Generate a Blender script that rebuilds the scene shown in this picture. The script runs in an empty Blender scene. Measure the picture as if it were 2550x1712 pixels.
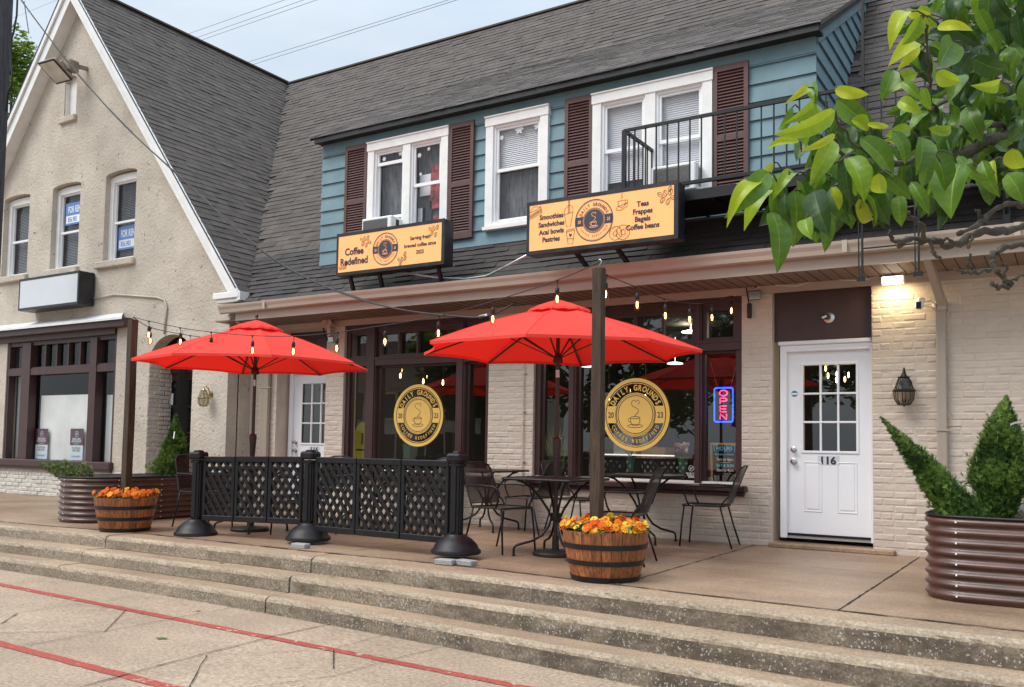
import bpy, math, random
from math import sin, cos, pi, radians
from mathutils import Vector, Matrix
random.seed(7)
scene = bpy.context.scene
COL = scene.collection
# ------------------------------------------------------------------ camera
F_, CX, CY = 2232.8, 1275.0, 978.5
YAW, PITCH, ROLL = radians(-32.078), radians(3.391), radians(0.912)
fwd = Vector((sin(YAW)*cos(PITCH), cos(YAW)*cos(PITCH), sin(PITCH)))
r0 = Vector((cos(YAW), -sin(YAW), 0)); u0 = r0.cross(fwd)
right = r0*cos(ROLL)+u0*sin(ROLL); up = -r0*sin(ROLL)+u0*cos(ROLL)
cam_d = bpy.data.cameras.new("camera"); cam = bpy.data.objects.new("camera", cam_d); COL.objects.link(cam)
m = Matrix.Identity(4)
for i in range(3):
    m[i][0] = right[i]; m[i][1] = up[i]; m[i][2] = -fwd[i]
cam.matrix_world = m
cam_d.sensor_fit = 'HORIZONTAL'; cam_d.sensor_width = 36; cam_d.lens = F_/2550*36
cam_d.shift_y = (CY-856)/2550; cam_d.clip_start = 0.05; cam_d.clip_end = 600
scene.camera = cam
# ------------------------------------------------------------------ world, sun, exposure
w = bpy.data.worlds.new("World"); scene.world = w; w.use_nodes = True
wn = w.node_tree.nodes; wl = w.node_tree.links
bg = wn['Background']
sky = wn.new('ShaderNodeTexSky'); sky.sky_type = 'NISHITA'; sky.sun_disc = False
SUN_EL, SUN_ROT = radians(52), radians(215)
sky.sun_elevation = SUN_EL; sky.sun_rotation = SUN_ROT; sky.air_density = 1.2; sky.dust_density = 3.0; sky.ozone_density = 2.0
tc = wn.new('ShaderNodeTexCoord'); mp = wn.new('ShaderNodeMapping'); mp.inputs['Scale'].default_value = (1, 1, 3.2)
nz = wn.new('ShaderNodeTexNoise'); nz.inputs['Scale'].default_value = 2.2; nz.inputs['Detail'].default_value = 6; nz.inputs['Roughness'].default_value = .55
cr = wn.new('ShaderNodeValToRGB'); cr.color_ramp.elements[0].position = .3; cr.color_ramp.elements[1].position = .72
cr.color_ramp.elements[0].color = (2.65, 3.25, 3.85, 1); cr.color_ramp.elements[1].color = (3.9, 4.2, 4.45, 1)
mx = wn.new('ShaderNodeMixRGB'); mx.inputs['Fac'].default_value = .86
wl.new(tc.outputs['Generated'], mp.inputs['Vector']); wl.new(mp.outputs[0], nz.inputs['Vector']); wl.new(nz.outputs['Fac'], cr.inputs[0])
wl.new(sky.outputs[0], mx.inputs[1]); wl.new(cr.outputs[0], mx.inputs[2]); sx_ = wn.new('ShaderNodeSeparateXYZ'); wl.new(tc.outputs['Generated'], sx_.inputs[0])   # overcast sky: the zenith is brighter than the horizon
mz = wn.new('ShaderNodeMapRange'); mz.inputs['From Min'].default_value = .42; mz.inputs['From Max'].default_value = 1.0; mz.inputs['To Min'].default_value = 1.0; mz.inputs['To Max'].default_value = 2.5
wl.new(sx_.outputs['Z'], mz.inputs['Value']); sv = wn.new('ShaderNodeVectorMath'); sv.operation = 'SCALE'
wl.new(mx.outputs[0], sv.inputs[0]); wl.new(mz.outputs[0], sv.inputs['Scale']); wl.new(sv.outputs[0], bg.inputs[0])
bg.inputs[1].default_value = 0.118
sd = bpy.data.lights.new("sun", 'SUN'); sd.energy = 1.25; sd.angle = radians(35); sd.color = (1, .96, .90)
so = bpy.data.objects.new("sun", sd); COL.objects.link(so)
so.rotation_euler = (Vector((-sin(SUN_ROT)*cos(SUN_EL), -cos(SUN_ROT)*cos(SUN_EL), -sin(SUN_EL)))).to_track_quat('-Z', 'Y').to_euler()
scene.view_settings.view_transform = 'Standard'; scene.view_settings.look = 'None'
scene.view_settings.exposure = 0.95; scene.view_settings.gamma = 1
scene.render.engine = 'CYCLES'; scene.cycles.max_bounces = 8; scene.cycles.transparent_max_bounces = 16
scene.cycles.use_denoising = True; scene.cycles.sample_clamp_indirect = 6
# ------------------------------------------------------------------ unprojection helpers (full photo pixels; K for 2336-wide pixels)
K = 1.0916
def ray(x, y):
    return right*((x-CX)/F_) - up*((y-CY)/F_) + fwd
def oY(x, y, Y): r = ray(x, y); return r*(Y/r.y)
def oZ(x, y, z): r = ray(x, y); return r*(z/r.z)
def oX(x, y, X): r = ray(x, y); return r*(X/r.x)
def oD(x, y, d): return ray(x, y)*d
def XY(x, Y, y=1000): return oY(x, y, Y).x
def ZY(x, y, Y): return oY(x, y, Y).z
G = -1.065     # patio level
L0 = -1.50     # plaza level
FY = 10.0      # brick facade plane
GY = 9.54      # stucco gable plane
# ------------------------------------------------------------------ mesh builder
def jit(a): return random.uniform(-a, a)
class MB:
    def __init__(s): s.v = []; s.f = []; s.m = []; s.t = []
    def add(s, vs, fs, m=0, t=.5):
        n = len(s.v); s.v += [tuple(q) for q in vs]
        for f in fs: s.f.append(tuple(i+n for i in f)); s.m.append(m); s.t.append(t)
        return s
    def quad(s, a, b, c, d, m=0, t=.5): return s.add([a, b, c, d], [(0, 1, 2, 3)], m, t)
    def box(s, x0, x1, y0, y1, z0, z1, m=0, t=.5):
        e = .0005; x0 += jit(e); x1 += jit(e); y0 += jit(e); y1 += jit(e); z0 += jit(e); z1 += jit(e)   # never two faces in one plane
        return s.add([(x0,y0,z0),(x1,y0,z0),(x1,y1,z0),(x0,y1,z0),(x0,y0,z1),(x1,y0,z1),(x1,y1,z1),(x0,y1,z1)],
            [(0,3,2,1),(4,5,6,7),(0,1,5,4),(1,2,6,5),(2,3,7,6),(3,0,4,7)], m, t)
    def bbox(s, x0, x1, y0, y1, z0, z1, b=.005, m=0, t=.5):
        e = .0004; x0 += jit(e); x1 += jit(e); y0 += jit(e); y1 += jit(e); z0 += jit(e); z1 += jit(e)
        vs = []; 
        for x, sx in ((x0, 1), (x1, -1)):
            for y, sy in ((y0, 1), (y1, -1)):
                for z, sz in ((z0, 1), (z1, -1)):
                    vs += [(x, y+sy*b, z+sz*b), (x+sx*b, y, z+sz*b), (x+sx*b, y+sy*b, z)]
        def I(i, j, k, a): return ((i*2+j)*2+k)*3+a
        fs = [(I(0,0,0,0),I(0,0,1,0),I(0,1,1,0),I(0,1,0,0)), (I(1,0,0,0),I(1,1,0,0),I(1,1,1,0),I(1,0,1,0)),
              (I(0,0,0,1),I(1,0,0,1),I(1,0,1,1),I(0,0,1,1)), (I(0,1,0,1),I(0,1,1,1),I(1,1,1,1),I(1,1,0,1)),
              (I(0,0,0,2),I(0,1,0,2),I(1,1,0,2),I(1,0,0,2)), (I(0,0,1,2),I(1,0,1,2),I(1,1,1,2),I(0,1,1,2))]
        for i in (0, 1):
            for j in (0, 1): fs.append((I(i,j,0,0),I(i,j,0,1),I(i,j,1,1),I(i,j,1,0)))
        for i in (0, 1):
            for k in (0, 1): fs.append((I(i,0,k,0),I(i,0,k,2),I(i,1,k,2),I(i,1,k,0)))
        for j in (0, 1):
            for k in (0, 1): fs.append((I(0,j,k,1),I(0,j,k,2),I(1,j,k,2),I(1,j,k,1)))
        for i in (0, 1):
            for j in (0, 1):
                for k in (0, 1): fs.append((I(i,j,k,0),I(i,j,k,1),I(i,j,k,2)))
        return s.add(vs, fs, m, t)
    def beam(s, a, b, w, h, m=0, t=.5, upv=(0, 0, 1)):
        a = Vector(a); b = Vector(b); d = (b-a).normalized(); U = Vector(upv)
        if abs(d.dot(U)) > .98: U = Vector((1, 0, 0))
        sx = d.cross(U).normalized(); sz = sx.cross(d).normalized()
        vs = []
        for p in (a, b):
            for i, j in ((-1,-1),(1,-1),(1,1),(-1,1)): vs.append(p+sx*(i*w/2)+sz*(j*h/2))
        return s.add(vs, [(0,1,2,3),(7,6,5,4),(0,4,5,1),(1,5,6,2),(2,6,7,3),(3,7,4,0)], m, t)
    def tube(s, pts, r, n=8, m=0, t=.5, closed=False, caps=True):
        pts = [Vector(p) for p in pts]; N = len(pts)
        rs = r if isinstance(r, (list, tuple)) else [r]*N
        rings = []; prev = None
        for i, p in enumerate(pts):
            if closed: d = pts[(i+1) % N]-pts[i-1]
            else: d = pts[min(i+1, N-1)]-pts[max(i-1, 0)]
            d.normalize()
            if prev is None:
                U = Vector((0, 0, 1)) if abs(d.z) < .95 else Vector((1, 0, 0))
                a = d.cross(U).normalized()
            else:
                a = (prev-d*prev.dot(d)).normalized()
            prev = a; b = d.cross(a)
            rings.append([p+(a*cos(2*pi*k/n)+b*sin(2*pi*k/n))*rs[i] for k in range(n)])
        vs = [q for rg in rings for q in rg]; fs = []
        R = N if closed else N-1
        for i in range(R):
            j = (i+1) % N
            for k in range(n): fs.append((i*n+k, i*n+(k+1) % n, j*n+(k+1) % n, j*n+k))
        if caps and not closed: fs += [tuple(range(n))[::-1], tuple((N-1)*n+k for k in range(n))]
        return s.add(vs, fs, m, t)
    def lathe(s, prof, c=(0, 0, 0), n=24, m=0, t=.5, caps=True):
        c = Vector(c); vs = []; fs = []
        for r, z in prof:
            for k in range(n): vs.append(c+Vector((r*cos(2*pi*k/n), r*sin(2*pi*k/n), z)))
        for i in range(len(prof)-1):
            for k in range(n): fs.append((i*n+k, i*n+(k+1) % n, (i+1)*n+(k+1) % n, (i+1)*n+k))
        if caps: fs += [tuple(range(n))[::-1], tuple((len(prof)-1)*n+k for k in range(n))]
        return s.add(vs, fs, m, t)
    def strip(s, A, B, m=0, t=.5):
        n = len(A); return s.add(list(A)+list(B), [(i, i+1, n+i+1, n+i) for i in range(n-1)], m, t)
    def merge(s, o, M=None, m=None):
        n = len(s.v)
        s.v += [tuple(M @ Vector(q)) for q in o.v] if M else list(o.v)
        for f, mi, t in zip(o.f, o.m, o.t): s.f.append(tuple(i+n for i in f)); s.m.append(mi if m is None else m); s.t.append(t)
        return s
    def build(s, name, mats, parent=None, smooth=False, **props):
        me = bpy.data.meshes.new(name); me.from_pydata(s.v, [], s.f)
        if not isinstance(mats, (list, tuple)): mats = [mats]
        for q in mats: me.materials.append(q)
        me.polygons.foreach_set('material_index', s.m)
        if smooth: me.polygons.foreach_set('use_smooth', [True]*len(s.f))
        if any(t != .5 for t in s.t):
            at = me.attributes.new('tone', 'FLOAT', 'FACE'); at.data.foreach_set('value', s.t)
        me.validate(); me.update()
        o = bpy.data.objects.new(name, me); COL.objects.link(o)
        if smooth == 'auto':
            me.polygons.foreach_set('use_smooth', [True]*len(me.polygons))
            try: me.set_sharp_from_angle(angle=radians(35))
            except Exception: pass
        if parent is not None: setp(o, parent)
        for k, v in props.items(): o[k] = v
        return o
def root_loc(p):
    L = Vector((0, 0, 0))
    while p is not None: L += p.location; p = p.parent
    return L
def setp(o, parent):
    o.parent = parent
    if not parent.get('_local'): o.matrix_parent_inverse = Matrix.Translation(-root_loc(parent)) if parent.type == 'EMPTY' else Matrix.Identity(4)
def thing(name, label, cat, loc=(0, 0, 0), group=None, local=False, rz=0):
    o = bpy.data.objects.new(name, None); o.empty_display_size = .1; COL.objects.link(o)
    o.location = loc; o.rotation_euler = (0, 0, rz)
    o['label'] = label; o['category'] = cat
    if group: o['group'] = group
    if local: o['_local'] = 1
    return o
def tag(o, label, cat, group=None):
    o['label'] = label; o['category'] = cat
    if group: o['group'] = group
    return o
def struct(o): o['kind'] = 'structure'; return o
def kids(o): return [c for c in bpy.data.objects if c.parent == o]
def dup(root, loc, rz=0, label=None, parent=None):
    r = root.copy(); COL.objects.link(r)
    if parent is None:
        r.location = loc; r.rotation_euler = (0, 0, rz)
        if label: r['label'] = label
    else: r.parent = parent
    for c in kids(root): dup(c, None, parent=r)
    return r
# ------------------------------------------------------------------ materials
def new_mat(name):
    mt = bpy.data.materials.new(name); mt.use_nodes = True
    return mt, mt.node_tree.nodes, mt.node_tree.links, mt.node_tree.nodes['Principled BSDF']
def N(ns, typ, **kw):
    n = ns.new(typ)
    for k, v in kw.items():
        if k in n.inputs: n.inputs[k].default_value = v
        else: setattr(n, k, v)
    return n
def pm(name, c, rough=.6, metal=0, var=.12, vs=4., bump=0, bs=60., scale=(1, 1, 1), c2=None, tone=0, dirt=0, dirtc=(.05, .045, .035), ds=1.2, spec=.5, coat=0, bdist=.01, detail=8):
    mt, ns, ln, b = new_mat(name)
    tcn = ns.new('ShaderNodeTexCoord'); mpn = ns.new('ShaderNodeMapping'); mpn.inputs['Scale'].default_value = scale
    ln.new(tcn.outputs['Object'], mpn.inputs[0])
    n1 = N(ns, 'ShaderNodeTexNoise', Scale=vs, Detail=float(detail), Roughness=.6); ln.new(mpn.outputs[0], n1.inputs['Vector'])
    c2 = c2 or tuple(max(0, x*(1-2.2*var)) for x in c)
    r = N(ns, 'ShaderNodeValToRGB'); r.color_ramp.elements[0].position = .3; r.color_ramp.elements[1].position = .7
    r.color_ramp.elements[0].color = (*c2, 1); r.color_ramp.elements[1].color = (*[min(1, x*(1+var*.6)) for x in c], 1)
    ln.new(n1.outputs['Fac'], r.inputs[0]); col = r.outputs[0]
    if tone:
        at = N(ns, 'ShaderNodeAttribute', attribute_name='tone')
        mr = N(ns, 'ShaderNodeMapRange'); mr.inputs['To Min'].default_value = 1-tone; mr.inputs['To Max'].default_value = 1+tone
        ln.new(at.outputs['Fac'], mr.inputs[0])
        mm = N(ns, 'ShaderNodeVectorMath', operation='SCALE'); ln.new(col, mm.inputs[0]); ln.new(mr.outputs[0], mm.inputs['Scale']); col = mm.outputs[0]
    if dirt:
        n3 = N(ns, 'ShaderNodeTexNoise', Scale=ds, Detail=10., Roughness=.68); ln.new(mpn.outputs[0], n3.inputs['Vector'])
        r3 = N(ns, 'ShaderNodeValToRGB'); r3.color_ramp.elements[0].position = .46; r3.color_ramp.elements[1].position = .72
        r3.color_ramp.elements[0].color = (0, 0, 0, 1); r3.color_ramp.elements[1].color = (dirt, dirt, dirt, 1)
        ln.new(n3.outputs['Fac'], r3.inputs[0])
        mm = N(ns, 'ShaderNodeMixRGB'); ln.new(r3.outputs[0], mm.inputs[0]); ln.new(col, mm.inputs[1]); mm.inputs[2].default_value = (*dirtc, 1); col = mm.outputs[0]
    ln.new(col, b.inputs['Base Color'])
    b.inputs['Roughness'].default_value = rough; b.inputs['Metallic'].default_value = metal; b.inputs['Specular IOR Level'].default_value = spec
    if coat: b.inputs['Coat Weight'].default_value = coat
    if bump:
        n2 = N(ns, 'ShaderNodeTexNoise', Scale=bs, Detail=6., Roughness=.6); ln.new(mpn.outputs[0], n2.inputs['Vector'])
        bp = N(ns, 'ShaderNodeBump', Strength=bump, Distance=bdist); ln.new(n2.outputs['Fac'], bp.inputs['Height']); ln.new(bp.outputs[0], b.inputs['Normal'])
    return mt
def emis(name, c, s):
    mt, ns, ln, b = new_mat(name)
    b.inputs['Base Color'].default_value = (*c, 1); b.inputs['Emission Color'].default_value = (*c, 1); b.inputs['Emission Strength'].default_value = s
    return mt
def glass(name, tint=(.6, .65, .65), refl=1.0, ior=1.5, rough=.0, wob=.0):
    mt, ns, ln, b = new_mat(name); out = ns['Material Output']; ns.remove(b)
    tr = N(ns, 'ShaderNodeBsdfTransparent', Color=(*tint, 1)); gl = N(ns, 'ShaderNodeBsdfGlossy', Roughness=rough, Color=(refl, refl, refl, 1))
    lw_ = N(ns, 'ShaderNodeLayerWeight', Blend=.5); pw = N(ns, 'ShaderNodeMath', operation='POWER'); ln.new(lw_.outputs['Facing'], pw.inputs[0]); pw.inputs[1].default_value = 5.
    f0 = ((ior-1)/(ior+1))**2; fr = N(ns, 'ShaderNodeMath', operation='MULTIPLY_ADD'); ln.new(pw.outputs[0], fr.inputs[0]); fr.inputs[1].default_value = 1-f0; fr.inputs[2].default_value = f0
    if wob:
        nn = N(ns, 'ShaderNodeTexNoise', Scale=1.3, Detail=1.); bp = N(ns, 'ShaderNodeBump', Strength=wob, Distance=.02)
        tcn = ns.new('ShaderNodeTexCoord'); ln.new(tcn.outputs['Object'], nn.inputs['Vector'])
        ln.new(nn.outputs['Fac'], bp.inputs['Height']); ln.new(bp.outputs[0], gl.inputs['Normal'])
    mxn = ns.new('ShaderNodeMixShader'); ln.new(fr.outputs[0], mxn.inputs[0]); ln.new(tr.outputs[0], mxn.inputs[1]); ln.new(gl.outputs[0], mxn.inputs[2])
    ln.new(mxn.outputs[0], out.inputs[0]); return mt
def cloth(name, c, tl=.5, c2=None):
    mt, ns, ln, b = new_mat(name); out = ns['Material Output']; ns.remove(b)
    d = N(ns, 'ShaderNodeBsdfDiffuse', Color=(*c, 1)); t = N(ns, 'ShaderNodeBsdfTranslucent', Color=(*(c2 or c), 1))
    tcn = ns.new('ShaderNodeTexCoord'); wv = N(ns, 'ShaderNodeTexNoise', Scale=3.5, Detail=3.); ln.new(tcn.outputs['Object'], wv.inputs['Vector'])
    bp = N(ns, 'ShaderNodeBump', Strength=.35, Distance=.02); ln.new(wv.outputs['Fac'], bp.inputs['Height']); ln.new(bp.outputs[0], d.inputs['Normal'])
    mxn = N(ns, 'ShaderNodeMixShader', Fac=tl); ln.new(d.outputs[0], mxn.inputs[1]); ln.new(t.outputs[0], mxn.inputs[2]); ln.new(mxn.outputs[0], out.inputs[0]); return mt
def leafm(name, cs, tl=.35, gloss=.35, nz_=0):
    mt, ns, ln, b = new_mat(name); out = ns['Material Output']; 
    at = N(ns, 'ShaderNodeAttribute', attribute_name='tone'); r = N(ns, 'ShaderNodeValToRGB')
    while len(r.color_ramp.elements) < len(cs): r.color_ramp.elements.new(.5)
    for i, c in enumerate(cs): r.color_ramp.elements[i].position = i/(len(cs)-1); r.color_ramp.elements[i].color = (*c, 1)
    ln.new(at.outputs['Fac'], r.inputs[0]); ln.new(r.outputs[0], b.inputs['Base Color']); b.inputs['Roughness'].default_value = 1-gloss; b.inputs['Specular IOR Level'].default_value = .45
    t = ns.new('ShaderNodeBsdfTranslucent'); ln.new(r.outputs[0], t.inputs[0])
    if nz_:
        tcn = ns.new('ShaderNodeTexCoord'); nn = N(ns, 'ShaderNodeTexNoise', Scale=38., Detail=5., Roughness=.6); ln.new(tcn.outputs['Object'], nn.inputs['Vector'])
        ad = N(ns, 'ShaderNodeMath', operation='MULTIPLY_ADD'); ln.new(nn.outputs['Fac'], ad.inputs[0]); ad.inputs[1].default_value = nz_; ln.new(at.outputs['Fac'], ad.inputs[2])
        sb = N(ns, 'ShaderNodeMath', operation='SUBTRACT'); ln.new(ad.outputs[0], sb.inputs[0]); sb.inputs[1].default_value = nz_*.5; ln.new(sb.outputs[0], r.inputs[0])
        n2 = N(ns, 'ShaderNodeTexNoise', Scale=90., Detail=4.); ln.new(tcn.outputs['Object'], n2.inputs['Vector']); bp = N(ns, 'ShaderNodeBump', Strength=.5, Distance=.002); ln.new(n2.outputs['Fac'], bp.inputs['Height']); ln.new(bp.outputs[0], b.inputs['Normal'])
    mxn = N(ns, 'ShaderNodeMixShader', Fac=tl); ln.new(b.outputs[0], mxn.inputs[1]); ln.new(t.outputs[0], mxn.inputs[2]); ln.new(mxn.outputs[0], out.inputs[0]); return mt
M = {}
M['stucco'] = pm('stucco', (.56, .50, .42), .9, var=.09, vs=1.6, bump=.6, bs=20., bdist=.035, dirt=.35, dirtc=(.30, .23, .16), ds=1.5)
_n = M['stucco'].node_tree.nodes; _l = M['stucco'].node_tree.links; _b = _n['Principled BSDF']; _s = _b.inputs['Base Color'].links[0].from_socket   # dark chips in the render coat
_t = _n.new('ShaderNodeTexCoord'); _k = N(_n, 'ShaderNodeTexNoise', Scale=11., Detail=3., Roughness=.5, Distortion=1.6); _l.new(_t.outputs['Object'], _k.inputs['Vector'])
_r = N(_n, 'ShaderNodeValToRGB'); _r.color_ramp.elements[0].position = .665; _r.color_ramp.elements[1].position = .70; _l.new(_k.outputs['Fac'], _r.inputs[0])
_m = N(_n, 'ShaderNodeMixRGB'); _l.new(_r.outputs[0], _m.inputs[0]); _l.new(_s, _m.inputs[1]); _m.inputs[2].default_value = (.20, .155, .11, 1); _l.new(_m.outputs[0], _b.inputs['Base Color'])
M['brick'] = pm('painted_brick', (.61, .52, .435), .62, var=.05, vs=2.5, bump=.7, bs=16., bdist=.012, tone=.02, dirt=.18, dirtc=(.33, .25, .18), ds=2.2)
M['mortar'] = pm('painted_mortar', (.61, .515, .425), .8, var=.06, vs=4, bump=.4, bs=50)
M['shingle'] = pm('shingle', (.088, .071, .060), .82, var=.14, vs=5, bump=.4, bs=180, tone=.30, bdist=.004)
M['butt'] = pm('shingle_butt', (.022, .02, .019), .9, var=.2)
M['shingle_dark'] = pm('shingle_dark', (.050, .043, .039), .8, var=.2, vs=4, bump=.4, bs=180, tone=.40, bdist=.004)
M['white'] = pm('white_paint', (.80, .80, .79), .5, var=.04, vs=6, dirt=.25, dirtc=(.5, .46, .40), ds=4)
M['vinyl'] = pm('white_vinyl', (.82, .83, .84), .4, var=.02)
M['brown'] = pm('brown_paint', (.060, .028, .026), .45, var=.10, vs=5, bump=.1, bs=40)
M['brown2'] = pm('shutter_paint', (.098, .045, .040), .55, var=.08, vs=5)
M['teal'] = pm('teal_siding', (.140, .242, .285), .6, var=.10, vs=3, tone=.06, dirt=.2, dirtc=(.16, .22, .23), ds=3)
M['dark'] = pm('dark_edge', (.012, .014, .016), .6, var=.2)
M['gutter'] = pm('gutter_paint', (.44, .372, .305), .38, var=.06, vs=3, dirt=.2, dirtc=(.3, .2, .14), ds=3)
M['soffit'] = pm('soffit_paint', (.25, .175, .13), .6, var=.08, vs=3)
M['black'] = pm('black_metal', (.010, .010, .011), .42, var=.2, vs=8, spec=.4)
M['blackp'] = pm('black_plastic', (.010, .010, .012), .45, var=.2, vs=6, bump=.15, bs=60, spec=.35)
M['bronze'] = pm('bronze_pole', (.045, .018, .015), .4, var=.1)
M['glass'] = glass('window_glass', (.70, .73, .72), 1.0, 1.85, 0, .04)
M['glass_up'] = glass('upper_glass', (.92, .93, .95), .9, 1.55, 0, .05)
M['clear'] = glass('clear_glass', (.93, .93, .9), .9, 1.35, .05)
M['amber'] = glass('bulb_glass', (1.0, .78, .5), .9, 1.35, .02)
M['fil'] = emis('filament', (1.0, .62, .28), 14)
M['door'] = pm('door_white', (.83, .84, .87), .35, var=.015)
M['chrome'] = pm('brushed_nickel', (.55, .55, .54), .25, 1, var=.05)
M['galv'] = pm('galvanised', (.55, .58, .60), .35, .8, var=.15, vs=12)
M['stone'] = pm('brick_grey', (.34, .34, .33), .85, var=.12, vs=20, bump=.4, bs=80)
M['wood'] = pm('post_wood', (.066, .038, .022), .75, var=.35, vs=7, scale=(9, 9, .6), bump=.5, bs=18, bdist=.006)
M['soil'] = pm('soil', (.03, .02, .014), .95, var=.3, vs=30, bump=.6, bs=60)
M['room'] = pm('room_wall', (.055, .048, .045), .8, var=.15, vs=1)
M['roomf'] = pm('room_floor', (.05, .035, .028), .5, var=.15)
M['trunk'] = pm('bark', (.095, .080, .062), .9, var=.3, vs=18, bump=.8, bs=40, dirt=.4, dirtc=(.05, .065, .03), ds=8)
# ------------------------------------------------------------------ concrete materials
def concrete(name, c, c2, speck=.0, grime=.0, gz=(1, 1, 1), rough=.85, fine=1.):
    mt, ns, ln, b = new_mat(name)
    tcn = ns.new('ShaderNodeTexCoord')
    mpn = ns.new('ShaderNodeMapping'); mpn.inputs['Scale'].default_value = gz; ln.new(tcn.outputs['Object'], mpn.inputs[0])
    n1 = N(ns, 'ShaderNodeTexNoise', Scale=.7, Detail=10., Roughness=.62); ln.new(mpn.outputs[0], n1.inputs['Vector'])
    r = N(ns, 'ShaderNodeValToRGB'); r.color_ramp.elements[0].position = .32; r.color_ramp.elements[1].position = .68
    r.color_ramp.elements[0].color = (*c2, 1); r.color_ramp.elements[1].color = (*c, 1); ln.new(n1.outputs['Fac'], r.inputs[0])
    n2 = N(ns, 'ShaderNodeTexNoise', Scale=55.*fine, Detail=5., Roughness=.75); ln.new(tcn.outputs['Object'], n2.inputs['Vector'])
    mr = N(ns, 'ShaderNodeMapRange'); mr.inputs['From Min'].default_value = .3; mr.inputs['From Max'].default_value = .7; mr.inputs['To Min'].default_value = .50 if speck < .3 else .32; mr.inputs['To Max'].default_value = 1.42 if speck < .3 else 1.65
    ln.new(n2.outputs['Fac'], mr.inputs[0])
    mm = N(ns, 'ShaderNodeVectorMath', operation='SCALE'); ln.new(r.outputs[0], mm.inputs[0]); ln.new(mr.outputs[0], mm.inputs['Scale']); col = mm.outputs[0]
    if grime:
        n3 = N(ns, 'ShaderNodeTexNoise', Scale=2.3, Detail=9., Roughness=.7); ln.new(mpn.outputs[0], n3.inputs['Vector'])
        r3 = N(ns, 'ShaderNodeValToRGB'); r3.color_ramp.elements[0].position = .38; r3.color_ramp.elements[1].position = .66
        r3.color_ramp.elements[0].color = (0, 0, 0, 1); r3.color_ramp.elements[1].color = (grime,)*3+(1,); ln.new(n3.outputs['Fac'], r3.inputs[0])
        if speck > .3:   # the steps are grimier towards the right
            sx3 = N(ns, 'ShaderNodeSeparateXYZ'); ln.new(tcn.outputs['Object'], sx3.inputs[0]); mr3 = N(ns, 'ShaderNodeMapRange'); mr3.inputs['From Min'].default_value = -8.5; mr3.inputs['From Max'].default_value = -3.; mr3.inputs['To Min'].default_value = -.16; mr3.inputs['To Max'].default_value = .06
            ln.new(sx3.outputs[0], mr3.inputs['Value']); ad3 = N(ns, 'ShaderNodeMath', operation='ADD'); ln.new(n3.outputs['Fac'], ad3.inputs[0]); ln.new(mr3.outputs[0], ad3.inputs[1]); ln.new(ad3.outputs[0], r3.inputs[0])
        m2 = N(ns, 'ShaderNodeMixRGB'); ln.new(r3.outputs[0], m2.inputs[0]); ln.new(col, m2.inputs[1]); m2.inputs[2].default_value = (.075, .058, .042, 1); col = m2.outputs[0]
    if speck:
        nw = N(ns, 'ShaderNodeTexNoise', Scale=30., Detail=2.); ln.new(tcn.outputs['Object'], nw.inputs['Vector'])
        ad = N(ns, 'ShaderNodeMixRGB', blend_type='LINEAR_LIGHT', Fac=.02); ln.new(tcn.outputs['Object'], ad.inputs[1]); ln.new(nw.outputs['Color'], ad.inputs[2])
        vo = N(ns, 'ShaderNodeTexVoronoi', Scale=62.); vo.inputs['Randomness'].default_value = 1; ln.new(ad.outputs[0], vo.inputs['Vector'])
        sp = N(ns, 'ShaderNodeSeparateColor'); ln.new(vo.outputs['Color'], sp.inputs[0])
        # pebble where the cell is chosen and near its centre
        a = N(ns, 'ShaderNodeMath', operation='LESS_THAN'); ln.new(sp.outputs[0], a.inputs[0]); a.inputs[1].default_value = speck
        rad = N(ns, 'ShaderNodeMath', operation='MULTIPLY'); ln.new(sp.outputs[1], rad.inputs[0]); rad.inputs[1].default_value = .55
        d = N(ns, 'ShaderNodeMath', operation='LESS_THAN'); ln.new(vo.outputs['Distance'], d.inputs[0]); ln.new(rad.outputs[0], d.inputs[1])
        a2 = N(ns, 'ShaderNodeMath', operation='MULTIPLY'); ln.new(a.outputs[0], a2.inputs[0]); ln.new(d.outputs[0], a2.inputs[1])
        n5 = N(ns, 'ShaderNodeTexNoise', Scale=1.7, Detail=3.); ln.new(tcn.outputs['Object'], n5.inputs['Vector']); r5 = N(ns, 'ShaderNodeValToRGB'); r5.color_ramp.elements[0].position = .36; r5.color_ramp.elements[1].position = .58; ln.new(n5.outputs['Fac'], r5.inputs[0])
        a3 = N(ns, 'ShaderNodeMath', operation='MULTIPLY'); ln.new(a2.outputs[0], a3.inputs[0]); ln.new(r5.outputs[0], a3.inputs[1]); a2 = a3
        m3 = N(ns, 'ShaderNodeMixRGB'); ln.new(a2.outputs[0], m3.inputs[0]); ln.new(col, m3.inputs[1]); m3.inputs[2].default_value = (.40, .385, .35, 1); col = m3.outputs[0]
    ln.new(col, b.inputs['Base Color']); b.inputs['Roughness'].default_value = rough; b.inputs['Specular IOR Level'].default_value = .35
    bp = N(ns, 'ShaderNodeBump', Strength=.5, Distance=.006); ln.new(n2.outputs['Fac'], bp.inputs['Height']); ln.new(bp.outputs[0], b.inputs['Normal'])
    return mt
M['patio'] = concrete('patio_concrete', (.41, .285, .19), (.22, .145, .092), gz=(.8, 1.8, 1), grime=.25, rough=.42)
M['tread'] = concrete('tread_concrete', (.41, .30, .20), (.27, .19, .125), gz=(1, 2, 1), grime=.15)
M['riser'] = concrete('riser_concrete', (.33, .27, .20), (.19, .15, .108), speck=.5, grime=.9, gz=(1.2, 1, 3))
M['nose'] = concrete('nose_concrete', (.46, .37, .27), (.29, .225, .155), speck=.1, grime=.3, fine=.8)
M['plaza'] = concrete('plaza_concrete', (.425, .325, .235), (.315, .235, .165), grime=.18, gz=(.8, .8, 1), fine=.7)
M['joint'] = pm('joint_gap', (.045, .034, .024), .95, var=.4, vs=20)
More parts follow.
